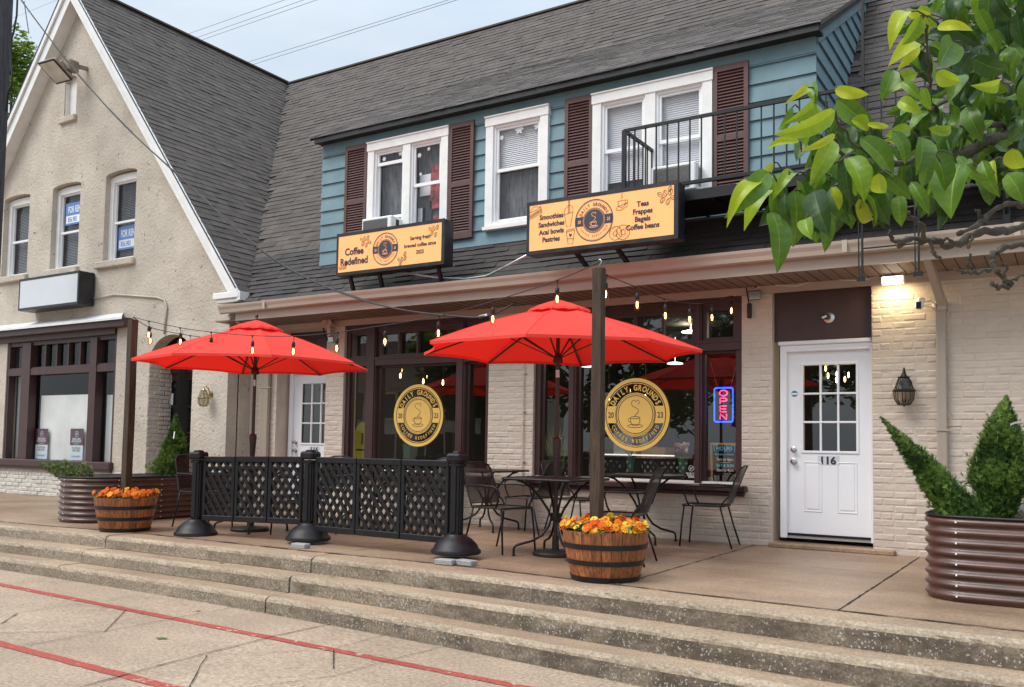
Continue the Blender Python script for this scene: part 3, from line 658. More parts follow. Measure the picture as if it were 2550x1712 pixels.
mb = MB(); mb.box(d2[0], d2[1], d2y-.03, d2y+.02, ZY(1942, 862, d2y-.07)+.05, d2[3]); mb.build('transom_panel', M['brown'], shop)
mb = MB(); mb.box(d1[0], d1[1], d1y-.03, d1y+.02, ZY(725, 922, d1y-.07)+.05, 1.76); mb.build('transom_panel', M['brown'], shop)
mb = MB()
for xx0, xx1, yy in ((d2[0]-.05, d2[1]+.05, d2y+.5), (d1[0]-.1, d1[1]+.3, d1y+1.2)): mb.quad((xx0, yy, G), (xx1, yy, G), (xx1, yy, 1.8), (xx0, yy, 1.8))
# ---- upper windows
def sash_window(x0, x1, z0, z1, Y, n, parent, blinds=0, mats=None, casing=.115, up=.47, drop=()):
    fr = MB(); c = casing
    fr.box(x0, x0+c, Y-.05, Y+.05, z0, z1); fr.box(x1-c, x1, Y-.05, Y+.05, z0, z1); fr.box(x0-.01, x1+.01, Y-.06, Y+.05, z1-c, z1); fr.box(x0-.02, x1+.02, Y-.075, Y+.05, z0, z0+.045); fr.box(x0+c, x1-c, Y-.045, Y+.05, z0+.045, z0+.10)
    fr.box(x0-.015, x1+.015, Y-.075, Y-.0, z1, z1+.018)
    W_ = x1-x0-2*c; mul = .13
    bays = [(x0+c, x1-c)] if n == 1 else [(x0+c, x0+c+(W_-mul)/2), (x1-c-(W_-mul)/2, x1-c)]
    if n == 2: fr.box(bays[0][1], bays[1][0], Y-.048, Y+.05, z0+.05, z1-c)
    o = fr.build('window', M['white'], parent)
    s = MB(); g = MB(); bl = MB(); dk = MB()
    for bi, (a, b) in enumerate(bays):
        za, zb = z0+.10, z1-c; zm = zb-(zb-za)*up
        s.box(a, a+.03, Y-.02, Y+.06, za, zb); s.box(b-.03, b, Y-.02, Y+.06, za, zb); s.box(a, b, Y-.02, Y+.06, zb-.035, zb)
        a2, b2 = a+.03, b-.03
        if bi in drop:    # the sash pulled down over an air conditioner
            zm = zb-(zb-za)*.16; zl = za+(zb-za)*.22
        else: zl = za
        for (p, q, r, t, y) in ((a2, a2+.03, zm, zb-.035, 0), (b2-.03, b2, zm, zb-.035, 0), (a2, b2, zm-.02, zm+.025, 0), (a2, b2, zb-.065, zb-.035, 0),
                                (a2, a2+.03, zl, zm, .025), (b2-.03, b2, zl, zm, .025), (a2, b2, zl, zl+.04, .025)): s.box(p, q, Y+y, Y+y+.03, r, t)
        g.quad((a2, Y+.02, zm), (b2, Y+.02, zm), (b2, Y+.02, zb-.03), (a2, Y+.02, zb-.03)); g.quad((a2, Y+.045, zl), (b2, Y+.045, zl), (b2, Y+.045, zm), (a2, Y+.045, zm))
        if blinds:
            bz = zb-(zb-za)*blinds; k = int((zb-bz)/.026)
            bl.quad((a2, Y+.095, bz), (b2, Y+.095, bz), (b2, Y+.095, zb-.03), (a2, Y+.095, zb-.03))
            for i in range(k): z = zb-.03-i*.026; bl.add([(a2, Y+.085, z), (b2, Y+.085, z), (b2, Y+.072, z-.024), (a2, Y+.072, z-.024)], [(0, 1, 2, 3)])
        dk.quad((a, Y+.16, za), (b, Y+.16, za), (b, Y+.16, zb), (a, Y+.16, zb))
    s.build('sash', M['vinyl'], o); g.build('pane', M['glass_up'], o); dk.build('curtain', mats or M['curtain'], o)
    if blinds: bl.build('blind', M['blind'], o)
    return o, bays
M['curtain'] = pm('curtain', (.17, .17, .175), .9, var=.3, vs=5, scale=(6, 1, 1)); M['blind'] = pm('blind', (.80, .80, .81), .7, var=.02)
WZ0 = ZY(1263*1.0, 571, DY); WZ1 = ZY(1367, 268, DY)
uw1, b1_ = sash_window(XY(921, DY, 500), XY(1122, DY, 400), WZ0, WZ1, DY-.02, 2, shop, drop=(0,))
uw2, b2_ = sash_window(XY(1216, DY, 400), XY(1370, DY, 400), WZ0, WZ1, DY-.02, 1, shop, blinds=.44)
uw3, b3_ = sash_window(XY(1481, DY, 350), XY(1778, DY, 300), WZ0, WZ1, DY-.02, 2, shop, blinds=.74)
# posters and stickers inside window 1 and 2
mb = MB(); a, b = b1_[1]; zz = WZ1
for (u0, u1, v0, v1, mi) in ((.45, .95, .25, .62, 1), (.1, .45, .32, .5, 0), (.2, .5, .55, .8, 2), (.05, .3, .6, .72, 0), (.55, .95, .68, .95, 1), (.15, .45, .82, .95, 0)):
    mb.quad((a+(b-a)*u0, DY+.10, zz-1.7*v1), (a+(b-a)*u1, DY+.10, zz-1.7*v1), (a+(b-a)*u1, DY+.10, zz-1.7*v0), (a+(b-a)*u0, DY+.10, zz-1.7*v0), mi)
mb.build('poster', [M['blind'], pm('poster_red', (.5, .10, .10), .8, var=.4, vs=14), pm('poster_dark', (.05, .05, .06), .8)], uw1)
for (bb, u, v, r) in ((b1_[1], .2, .17, .03), (b1_[1], .5, .13, .025), (b1_[1], .25, .33, .02), (b1_[0], .25, .14, .03), (b1_[0], .8, .12, .03), (b2_[0], .12, .16, .028), (b2_[0], .5, .12, .055), (b2_[0], .88, .12, .045)):
    x = bb[0]+(bb[1]-bb[0])*u; z = WZ1-1.7*v
    vs = [(x+r*(1+.3*cos(6*q))*cos(q), DY+.005, z+r*(1+.3*cos(6*q))*sin(q)) for q in [2*pi*k/24 for k in range(24)]]; mb = MB(); mb.add(vs, [tuple(range(24))]); mb.build('window_sticker', M['vinyl'], uw2 if bb is b2_[0] else uw1)
# shutters
def shutter(x0, x1, z0, z1, Y, parent):
    s = MB(); c = .05; s.box(x0, x0+c, Y-.035, Y, z0, z1); s.box(x1-c, x1, Y-.035, Y, z0, z1); s.box(x0, x1, Y-.035, Y, z1-.07, z1); s.box(x0, x1, Y-.035, Y, z0, z0+.09); zm = z0+(z1-z0)*.47
    s.box(x0, x1, Y-.035, Y, zm-.035, zm+.035); s.box(x0+c, x1-c, Y-.004, Y, z0, z1)
    o = s.build('shutter', M['brown2'], parent); l = MB()
    for za, zb in ((z0+.09, zm-.035), (zm+.035, z1-.07)):
        n = int((zb-za)/.037)
        for i in range(n):
            z = za+(zb-za)*i/n; l.add([(x0+c, Y-.032, z), (x1-c, Y-.032, z), (x1-c, Y-.006, z+.036), (x0+c, Y-.006, z+.036), (x0+c, Y-.010, z-.002), (x1-c, Y-.010, z-.002)], [(0, 1, 2, 3), (4, 5, 1, 0)])
    l.build('louvre', M['brown2'], o)
for xa, xb in ((865, 919), (1124, 1184), (1411, 1480), (1780, 1867)):
    yy = {865: 480, 1124: 430, 1411: 400, 1780: 300}[xa]
    shutter(XY(xa, DY, yy), XY(xb, DY, yy), WZ0-.06, WZ1+.03, DY-.03, shop)
# ================================================================== STUCCO GABLE BUILDING
gab = thing('gable_building', 'beige stucco building with tall pointed gable and white rake boards', 'building', (GAX, GY, G))
def gx(x, y): p = oY(x, y, GY); return (p.x, p.z)
def arch(x0, x1, z0, zs, zt, n=14):
    cx = (x0+x1)/2; w2 = (x1-x0)/2; h = zt-zs
    return [(x0, z0), (x1, z0)]+[(cx+w2*cos(pi*i/n), zs+h*sin(pi*i/n)) for i in range(n+1)]
gz0 = ZY(270, 645, GY)
u3 = (XY(260, GY, 540), XY(338, GY, 500)); u2c = GAX-.12
gw3 = (u3[0], u3[1], ZY(300, 646, GY)); wd3 = u3[1]-u3[0]
u2 = (XY(128, GY, 560), XY(197, GY, 560)); u1 = (XY(8, GY, 580), XY(71, GY, 580))
zb_ = ZY(300, 646, GY); ztop = ZY(300, 424, GY); zsp = ZY(262, 442, GY)
upper = [(u1[0], u1[1]), (u2[0], u2[1]), (u3[0], u3[1])]
small = (XY(161, GY, 250), XY(190, GY, 250), ZY(175, 290, GY), ZY(175, 205, GY), ZY(175, 190, GY))
st = (XY(14.6, GY, 950), XY(287, GY, 950), ZY(150, 1158, GY), ZY(150, 820, GY))
ad = (XY(368, GY, 1000), XY(477, GY, 1000), ZY(430, 900, GY), ZY(430, 833, GY))
holes = [rect(st[0], st[1], st[2], st[3]), arch(ad[0], ad[1], G+.01, ad[2], ad[3], 20), arch(small[0], small[1], small[2], small[3], small[4], 10)]
for a, b in upper: holes.append(arch(a, b, zb_, zsp, ztop, 10))
GXR = XL
outer = [(-21, G-.3), (GXR, G-.3), (GXR, gz_at(GXR)-.0), (GAX, GAZ-.02), (-20.6, gz_at(-20.6)), (-21, gz_at(-20.6)-.2)]
plate(outer, holes, GY, GY+.22, M['stucco'], 'wall', gab)
mb = MB(); mb.quad((GXR, GY+.2, G-.3), (GXR, 14, G-.3), (GXR, 14, 1.8), (GXR, GY+.2, 1.8)); mb.quad((GXR-.001, GY+.2, 1.8), (GXR-.001, 9.9, 1.8), (GXR-.001, 9.8, 2.3), (GXR-.001, GY+.2, 2.25)); mb.build('side_wall', M['stucco'], gab)
# painted brick base below the shop window of the gable
mb = MB(); bricks(mb, -20, XY(300, GY, 1200), G, st[2]-.07, GY, [], prot=.010); bricks(mb, GY+.24, GY+.46, G, 1.0, ad[0]-.0, [], face=1, axis='y') if 0 else None
mb.build('brick_base', pm('base_brick', (.60, .57, .52), .7, var=.05, bump=.4, bs=40, tone=.05, dirt=.3, dirtc=(.35, .32, .27)), gab)
mb = MB(); bricks(mb, GY+.0, GY+.46, G, ad[2]+.0, ad[0]+.0, [], face=1, axis='y', prot=.008); mb.build('door_reveal', M['brick'], gab)
# roof of the gable wing
GRV = Vector((GAX+11.0, 0, GAZ-2.6))
mb = MB(); e = 9.3; hw = 4.9
for s in (1, -1):
    mb.quad((GAX, e+.02, GAZ+.0), (GAX, 22, GAZ+.0), (GAX+s*hw, 22, GAZ-hw*GSL), (GAX+s*hw, e+.02, GAZ-hw*GSL))
rf = mb.build('roof', M['shingle'], gab)
V_ = Vector((-1, 0, GSL)).normalized()
def in_gable(p): return rz_at(p.y)-.06 < p.z+.0 or p.y < 9.3
mb = MB(); shingles(mb, (GAX+hw, e, GAZ-hw*GSL), (0, 1, 0), V_, 5.6, hw/abs(V_.x)*.999, expo=.135, inside=in_gable, tone0=.56, lift=.010)
mb.beam((GAX, e, GAZ+.005), (GAX, 14.9, GAZ+.005), .16, .035); mb.build('wing_shingles', [M['shingle'], M['butt']], rf)
# rake boards, eave box
mb = MB()
def rake(s, xe, w_, y0, y1, off, mm=0):
    a = Vector((GAX, (y0+y1)/2, GAZ-off)); b = Vector((GAX+s*xe, (y0+y1)/2, GAZ-off-xe*GSL))
    mb.beam(a, b, y1-y0, w_, m=mm, upv=(0, 0, 1))
for s in (1, -1):
    rake(s, 4.87, .10, 9.27, 9.31, .07); rake(s, 4.80, .17, 9.31, 9.325, .30 if s == -1 else .19); rake(s, 4.80, .05, 9.325, GY, .36 if s == -1 else .24)
    rake(s, 4.87, .02, 9.262, 9.272, .0, 1)
ex = XY(598, 9.3, 720)
mb.bbox(XY(533, 9.3, 727), ex, 9.27, GY+.05, ZY(570, 744, 9.3)+.0, ZY(570, 728, 9.3), .01); mb.bbox(XY(540, 9.3, 740), ex-.02, 9.30, GY+.05, ZY(570, 744, 9.3)-.06, ZY(570, 744, 9.3), .01)
mb.box(ex-.05, ex+.02, 9.28, FY-.05, ZY(570, 744, 9.3)-.04, ZY(570, 728, 9.3))
mb.build('rake_board', [M['white'], M['dark']], gab)
# upper windows in the gable
for i, (a, b) in enumerate(upper):
    fr = MB(); Y = GY+.10; hz = zsp-.03
    vs = arch(a, b, zsp-.10, zsp-.02, ztop-.04, 10)
    fr.add([(x, Y, z) for x, z in vs]+[(x, Y+.05, z) for x, z in vs], [tuple(range(len(vs)))]+[(k, (k+1) % len(vs), len(vs)+(k+1) % len(vs), len(vs)+k) for k in range(len(vs))])
    fr.box(a, a+.10, Y, Y+.10, zb_, zsp-.1); fr.box(b-.10, b, Y, Y+.10, zb_, zsp-.1); fr.box(a, b, Y-.01, Y+.1, zb_, zb_+.04)
    o = fr.build('window', M['white'], gab)
    s = MB(); g = MB(); c1, c2 = a+.10, b-.10; zm = (zb_+zsp)/2-.06; zt = zsp-.10
    for (p, q, r, t, y) in ((c1, c1+.03, zb_+.04, zt, .04), (c2-.03, c2, zb_+.04, zt, .04), (c1, c2, zt-.03, zt, .03), (c1, c2, zm-.02, zm+.02, .03), (c1, c2, zb_+.04, zb_+.075, .05)): s.box(p, q, Y+y, Y+y+.04, r, t)
    s.build('sash', M['vinyl'], o); g.quad((c1, Y+.07, zb_+.04), (c2, Y+.07, zb_+.04), (c2, Y+.07, zt), (c1, Y+.07, zt)); g.build('pane', M['glass_up'], o)
    bl = MB()
    k = int((zt-zb_)/.03)
    for j in range(k): z = zt-j*.03; bl.add([(c1, Y+.15, z), (c2, Y+.15, z), (c2, Y+.13, z-.027), (c1, Y+.13, z-.027)], [(0, 1, 2, 3)])
    bl.build('blind', M['curtain'] if i == 2 else pm('grey_blind', (.25, .25, .26), .8), o)
    sl = MB(); sl.bbox(a-(.16 if i == 2 else .05), b+.06, GY-.07, GY+.10, zb_-.13, zb_-.0, .02); sl.build('stucco_sill', M['stucco'], o)
fr = MB(); vs = arch(small[0], small[1], small[2], small[3], small[4], 10); fr.add([(x, GY+.09, z) for x, z in vs], [tuple(range(len(vs)))]); fr.box(small[0]-.02, small[0]+.02, GY+.02, GY+.09, small[2], small[3])
o = fr.build('vent', M['white'], gab); sl = MB(); sl.bbox(small[0]-.10, small[1]+.04, GY-.06, GY+.1, small[2]-.12, small[2], .015); sl.build('stucco_sill', M['stucco'], o)
# storefront of the gable
Y0 = GY+.05
sx = lambda x: XY(x, Y0, 1000)
mb = MB(); hz = ZY(150, 866, Y0)
mb.bbox(-19, XY(308, GY-.17, 800), GY-.17, GY+.06, ZY(306, 812, GY-.17), ZY(306, 790, GY-.17), .01)
mb.box(-19, st[1], GY-.05, GY+.15, ZY(250, 836, GY), ZY(306, 812, GY-.17)+.02)
tz0, tz1 = ZY(160, 911, Y0), ZY(160, 855, Y0); bz0, bz1 = ZY(160, 931, Y0), ZY(160, 914, Y0); lz0 = ZY(150, 1147, Y0)
mb.box(-19, st[1], Y0-.02, Y0+.1, tz1, ZY(250, 836, GY)); mb.box(-19, st[1], Y0-.04, Y0+.1, bz0, bz1); mb.box(-19, st[1], Y0-.02, Y0+.1, bz1, tz0)
mb.box(st[1]-.08, st[1], Y0-.03, Y0+.1, st[2], tz1+.1); mb.box(st[0]-.4, st[0]+.07, Y0-.03, Y0+.1, st[2], tz1+.1)
mb.box(sx(225), sx(242), Y0-.05, Y0+.1, st[2], tz1+.05); mb.box(sx(56), sx(77), Y0-.05, Y0+.1, st[2], tz1+.05)
for i in range(1, 5): x = sx(80)+(sx(224)-sx(80))*i/5; mb.box(x-.02, x+.02, Y0, Y0+.08, tz0, tz1)
mb.bbox(-19, st[1]+.05, GY-.09, Y0+.1, st[2]-.05, lz0-.0, .012); mb.box(-19, st[1]+.03, GY-.06, Y0, st[2]-.10, st[2]-.05)
sw = mb.build('shop_window', M['brown'], gab)
mb = MB(); mb.quad((st[0], Y0+.06, lz0), (st[1], Y0+.06, lz0), (st[1], Y0+.06, tz1), (st[0], Y0+.06, tz1)); mb.build('pane', M['glass_up'], sw)
mb = MB(); 
mb.add([(-19, GY-.22, ZY(306, 790, GY-.17)+.0), (XY(310, GY-.17, 790), GY-.22, ZY(306, 790, GY-.17)), (XY(306, GY, 785), GY, ZY(306, 784, GY)+.03), (-19, GY, ZY(306, 784, GY)+.03), (-19, GY-.22, ZY(306, 790, GY-.17)-.04), (XY(310, GY-.17, 790), GY-.22, ZY(306, 790, GY-.17)-.04)], [(0, 1, 2, 3), (4, 5, 1, 0)])
mb.build('flashing', M['white'], sw)
mb = MB(); mb.quad((-18.9, Y0+.05, G), (-18.9, Y0+1.7, G), (-18.9, Y0+1.7, 2.2), (-18.9, Y0+.05, 2.2)); mb.quad((-19, Y0+1.6, G), (-12, Y0+1.6, G), (-12, Y0+1.6, 2.2), (-19, Y0+1.6, 2.2)); mb.quad((-12.8, Y0+.2, G), (-12.8, Y0+1.7, G), (-12.8, Y0+1.7, 2.2), (-12.8, Y0+.2, 2.2)); mb.quad((-19, Y0+.1, 2.2), (-12, Y0+.1, 2.2), (-12, Y0+1.7, 2.2), (-19, Y0+1.7, 2.2)); mb.quad((-19, Y0+.2, -.6), (-12.8, Y0+.2, -.6), (-12.8, Y0+1.6, -.6), (-19, Y0+1.6, -.6))
mb.build('interior', M['room'], gab)
mb = MB(); mb.box(sx(82), sx(222), Y0+.16, Y0+.18, lz0, ZY(150, 985, Y0+.2)); mb.box(sx(246), sx(279), Y0+.16, Y0+.18, lz0, ZY(150, 985, Y0+.2)-.02); mb.box(st[0], sx(55), Y0+.2, Y0+.22, lz0, ZY(30, 935, Y0+.2)); mb.build('paper_screen', pm('paper', (.82, .83, .78), .8, var=.10, vs=1.5), sw)
# arched doorway with brown door
AY = GY+.46
mb = MB(); vs = arch(ad[0]-.05, ad[1]+.4, ad[2]-.02, ad[2], ad[3]+.25, 16); mb.add([(x, AY-.02, z) for x, z in vs], [tuple(range(len(vs)))])
x0 = XY(394, AY, 1000); zt = ZY(430, 930, AY); mb.box(x0-.02, x0+.10, AY-.04, AY+.06, G, zt+.1); mb.box(x0, x0+1.15, AY-.04, AY+.06, zt, zt+.10)
mb.box(x0+.1, x0+.24, AY, AY+.04, G, zt); mb.box(x0+.1, x0+1.0, AY, AY+.04, G, G+.75); mb.box(x0+.1, x0+1.0, AY, AY+.04, zt-.13, zt)
for x in (x0+.53, x0+.9): mb.box(x-.02, x+.02, AY, AY+.04, G, zt)
for i in range(1, 3): z = G+.75+(zt-.13-G-.75)*i/3; mb.box(x0+.2, x0+1.0, AY+.002, AY+.038, z-.02, z+.02)
ado = mb.build('door', M['brown'], gab)
mb = MB(); mb.quad((x0+.2, AY+.02, G+.7), (x0+1, AY+.02, G+.7), (x0+1, AY+.02, zt), (x0+.2, AY+.02, zt)); mb.build('pane', M['glass'], ado)
mb = MB(); mb.quad((x0+.0, AY+.4, G), (x0+1.4, AY+.4, G), (x0+1.4, AY+.4, 2), (x0+.0, AY+.4, 2)); mb.build('backing', M['room'], ado)
q = MB(); q.lathe([(0, 0), (.03, 0), (.015, .02), (.03, .05), (0, .07)], n=14); mb = MB(); mb.merge(q, Matrix.Translation((x0+.16, AY, ZY(413, 1075, AY))) @ Matrix.Rotation(pi/2, 4, 'X')); mb.build('door_knob', M['chrome'], ado, smooth='auto')
mb = MB(); mb.box(x0+.30, x0+.40, AY-.002, AY+.001, ZY(436, 1000, AY)-.06, ZY(436, 980, AY)); mb.build('door_notice', M['vinyl'], ado)
# ================================================================== SIGNS
def glyphs(body, size=1, bold=0.0, sx=1.0):
    """text -> list of (MB at origin in XZ plane, advance)"""
    cu = bpy.data.curves.new('t', 'FONT'); cu.body = body; cu.size = size; cu.offset = bold; cu.resolution_u = 3
    ob = bpy.data.objects.new('t', cu); COL.objects.link(ob)
    dg = bpy.context.evaluated_depsgraph_get(); dg.update(); me = bpy.data.meshes.new_from_object(ob.evaluated_get(dg))
    b = MB(); b.add([(v.co.x*sx, 0, v.co.y) for v in me.vertices], [tuple(p.vertices) for p in me.polygons])
    bpy.data.objects.remove(ob); bpy.data.curves.remove(cu); bpy.data.meshes.remove(me); return b
def text(mb, body, x, y, z, size, bold=0., sx=1., m=0, align='c', rot=0, M4=None):
    g = glyphs(body, size, bold, sx)
    if not g.v: return
    xs = [v[0] for v in g.v]; zs = [v[2] for v in g.v]
    ox = -(min(xs)+max(xs))/2 if align == 'c' else -min(xs) if align == 'l' else -max(xs)
    T = Matrix.Translation((x, y, z)) @ Matrix.Rotation(-rot, 4, 'Y') @ Matrix.Translation((ox, 0, 0))
    if M4: T = M4 @ T
    mb.merge(g, T, m)
def arctext(mb, body, cx, y, cz, R, a0, a1, size, bold=0., sx=1., m=0, inward=False, M4=None):
    n = len(body)
    for i, ch in enumerate(body):
        if ch == ' ': continue
        a = a0+(a1-a0)*(i/(n-1)); th = radians(a)
        x = cx+R*cos(th); z = cz+R*sin(th); rot = th-pi/2 if not inward else th+pi/2
        text(mb, ch, x, y, z, size, bold, sx, m, 'c', rot, M4)
def stroke(mb, pts, w, y, m=0, closed=False, M4=None):
    P = [Vector((p[0], y, p[1])) for p in pts]; n = len(P); A = []; B = []
    for i in range(n):
        d = (P[(i+1) % n]-P[i-1]) if closed else (P[min(i+1, n-1)]-P[max(i-1, 0)])
        if d.length < 1e-9: d = Vector((1, 0, 0))
        d.normalize(); nn = Vector((-d.z, 0, d.x)); A.append(P[i]+nn*w/2); B.append(P[i]-nn*w/2)
    if closed: A.append(A[0]); B.append(B[0])
    if M4: A = [M4 @ q for q in A]; B = [M4 @ q for q in B]
    mb.strip(A, B, m)
def circ(cx, cz, r, n=48, a0=0, a1=360, rz=None):
    rz = rz or r
    return [(cx+r*cos(radians(a0+(a1-a0)*i/n)), cz+rz*sin(radians(a0+(a1-a0)*i/n))) for i in range(n+(0 if a1-a0 == 360 else 1))]
def ring(mb, cx, cz, r0, r1, y, m, a0=0, a1=360, n=64):
    A = circ(cx, cz, r0, n, a0, a1-1e-6); B = circ(cx, cz, r1, n, a0, a1-1e-6)
    mb.strip([(p[0], y, p[1]) for p in A], [(p[0], y, p[1]) for p in B], m)
def disc(mb, cx, cz, r, y, m, n=64, rz=None): P = circ(cx, cz, r, n, rz=rz); mb.add([(p[0], y, p[1]) for p in P], [tuple(range(n))], m)
def sector_clip(mb, cx, cz, r0, r1, y, m, hz):
    """the two side bands of the badge, |z| < hz between r0 and r1"""
    for s in (1, -1):
        A = []; B = []
        for i in range(13):
            z = -hz+2*hz*i/12; A.append((cx+s*math.sqrt(max(r0*r0-z*z, 0)), y, cz+z)); B.append((cx+s*math.sqrt(r1*r1-z*z), y, cz+z))
        mb.strip(A, B, m)
def cup(mb, cx, cz, s, y, w, m):
    T = lambda L: [(cx+a*s, cz+b*s) for a, b in L]
    stroke(mb, circ(cx, cz-.10*s, .17*s, 24, rz=.035*s), w, y, m, True)
    stroke(mb, T([(-.17, -.10), (-.16, -.25), (-.09, -.36), (.09, -.36), (.16, -.25), (.17, -.10)]), w, y, m)
    stroke(mb, T([(-.17, -.14), (-.25, -.12), (-.25, -.20), (-.15, -.27)]), w, y, m)
    stroke(mb, circ(cx, cz-.38*s, .27*s, 24, rz=.055*s), w, y, m, True)
    stroke(mb, T([(-.03, -.08), (.02, .0), (.10, .08), (.12, .16), (.04, .22), (-.10, .28), (-.15, .37), (-.11, .46), (-.03, .48), (.03, .42), (.04, .48), (.12, .48), (.15, .40), (.10, .34)]), w, y, m)
def badge(mb, cx, cz, R, y, dark, light, style):
    if style == 'window':   # gold decal with see-through dark bands
        ring(mb, cx, cz, R*.90, R, y, light); ring(mb, cx, cz, R*.855, R*.875, y, light)
        disc(mb, cx, cz, R*.60, y, light); sector_clip(mb, cx, cz, R*.58, R*.855, y, light, R*.235)
        for r in (.52, .565): ring(mb, cx, cz, R*r-R*.006, R*r+R*.006, y-.002, dark)
        ring(mb, cx, cz, R*.52-R*.012, R*.52, y-.002, dark)
        arctext(mb, 'DAILY GROUNDS', cx, y, cz, R*.665, 154, 26, R*.215, R*.006, .78, light); arctext(mb, 'COFFEE REDEFINED', cx, y, cz, R*.775, 207, 333, R*.14, R*.002, .8, light, True)
        text(mb, '20', cx-R*.73, y-.002, cz-R*.085, R*.22, R*.003, .8, dark); text(mb, '23', cx+R*.73, y-.002, cz-R*.085, R*.22, R*.003, .8, dark)
        cup(mb, cx, cz, R*.82, y-.002, R*.014, dark)
    else:
        ring(mb, cx, cz, R*.955, R, y, dark); ring(mb, cx, cz, R*.915, R*.925, y, dark)
        disc(mb, cx, cz, R*.60, y, dark); sector_clip(mb, cx, cz, R*.58, R*.955, y, dark, R*.225)
        for r in (.575, .53): ring(mb, cx, cz, R*r-R*.012, R*r, y-.002, light)
        arctext(mb, 'DAILY GROUNDS', cx, y, cz, R*.68, 154, 26, R*.22, R*.007, .78, dark); arctext(mb, 'COFFEE REDEFINED', cx, y, cz, R*.80, 208, 332, R*.155, 0, .8, dark, True)
        text(mb, '20', cx-R*.76, y-.002, cz-R*.08, R*.20, R*.003, .8, light); text(mb, '23', cx+R*.76, y-.002, cz-R*.08, R*.20, R*.003, .8, light)
        cup(mb, cx, cz, R*.78, y-.002, R*.02, light)
def bean(mb, cx, cz, s, a, y, w, m):
    ca, sa = cos(a), sin(a)
    P = [(cx+s*cos(t)*ca-s*.58*sin(t)*sa, cz+s*cos(t)*sa+s*.58*sin(t)*ca) for t in [2*pi*i/18 for i in range(18)]]
    stroke(mb, P, w, y, m, True); stroke(mb, [(cx+s*u*ca-s*.16*sin(u*3)*sa, cz+s*u*sa+s*.16*sin(u*3)*ca) for u in [-.85+i*.17 for i in range(11)]], w, y, m)
def beans(mb, cx, cz, s, y, w, m, k=6):
    for i, (a, b, r) in enumerate(((-1.7, .9, 2.4), (0, 1.1, 1.8), (1.7, 1.3, 1.2), (-.9, -.9, .9), (.9, -1.6, 1.2), (2.6, -.6, 2.8))[:k]): bean(mb, cx+a*s, cz+b*s, s, r, y, w, m)
M['sign_face'] = pm('sign_face_orange', (.93, .455, .165), .35, var=.015)
M['sign_face'].node_tree.nodes['Principled BSDF'].inputs['Emission Color'].default_value = (.93, .455, .165, 1); M['sign_face'].node_tree.nodes['Principled BSDF'].inputs['Emission Strength'].default_value = .12
M['ink'] = pm('sign_ink', (.03, .028, .045), .5, var=0.0); M['ink2'] = pm('sign_line', (.16, .085, .03), .5, var=0)
M['navy'] = pm('sign_navy', (.035, .038, .062), .5, var=0)
M['sbox'] = pm('sign_box', (.010, .012, .018), .4, var=.3, vs=3, dirt=.6, dirtc=(.06, .045, .035), ds=5)
def signbox(name, label, x0, x1, z0, z1, Y, depth, draw, legs, legz):
    t = thing(name, label, 'sign', ((x0+x1)/2, Y+depth/2, z0))
    b = MB(); b.bbox(x0, x1, Y, Y+depth, z0, z1, .012); b.box(x0+.005, x1-.005, Y-.006, Y+.002, z1-.045, z1); b.box(x0+.005, x1-.005, Y-.006, Y+.002, z0, z0+.045)
    b.box(x0+.0, x0+.035, Y-.006, Y+.002, z0, z1); b.box(x1-.045, x1, Y-.006, Y+.002, z0, z1)
    b.build('box', M['sbox'], t)
    f = MB(); f.quad((x0+.035, Y-.003, z0+.045), (x1-.045, Y-.003, z0+.045), (x1-.045, Y-.003, z1-.045), (x0+.035, Y-.003, z1-.045)); f.build('face_panel', M['sign_face'] if draw else M['blankface'], t)
    if draw:
        g = MB(); draw(g, x0+.035, x1-.045, z0+.045, z1-.045, Y-.006); g.build('lettering', [M['ink'], M['sign_face'], M['navy'], M['ink2']], t)
    for lx in legs:
        l = MB(); l.beam((lx, Y+depth-.03, z0+.02), (lx, 9.26, 2.03), .045, .04); l.build('bracket', M['black'], t)
    return t
M['blankface'] = pm('blank_face', (.62, .66, .70), .35, var=.03, vs=2)
def draw1(g, x0, x1, z0, z1, y):
    W, Hh = x1-x0, z1-z0; X = lambda u: x0+u*W; Z = lambda v: z0+v*Hh
    text(g, 'Coffee', X(.165), y, Z(.46), Hh*.27, Hh*.009, .92); text(g, 'Redefined', X(.165), y, Z(.19), Hh*.27, Hh*.009, .92)
    badge(g, X(.475), Z(.50), Hh*.44, y, 2, 1, 'sign')
    for i, tx in enumerate(('Serving fresh', 'brewed coffee since', '2023')): text(g, tx, X(.805), y, Z(.64-.19*i), Hh*.14, Hh*.0045, .92)
    beans(g, X(.27), Z(.78), Hh*.065, y, .006, 3); beans(g, X(.93), Z(.80), Hh*.065, y, .006, 3, 5); beans(g, X(.64), Z(.10), Hh*.06, y, .006, 3, 4); bean(g, X(.665), Z(.30), Hh*.06, 1.0, y, .006, 3); beans(g, X(.05), Z(.07), Hh*.055, y, .006, 3, 3); bean(g, X(.085), Z(.22), Hh*.05, 1., y, .006, 3)
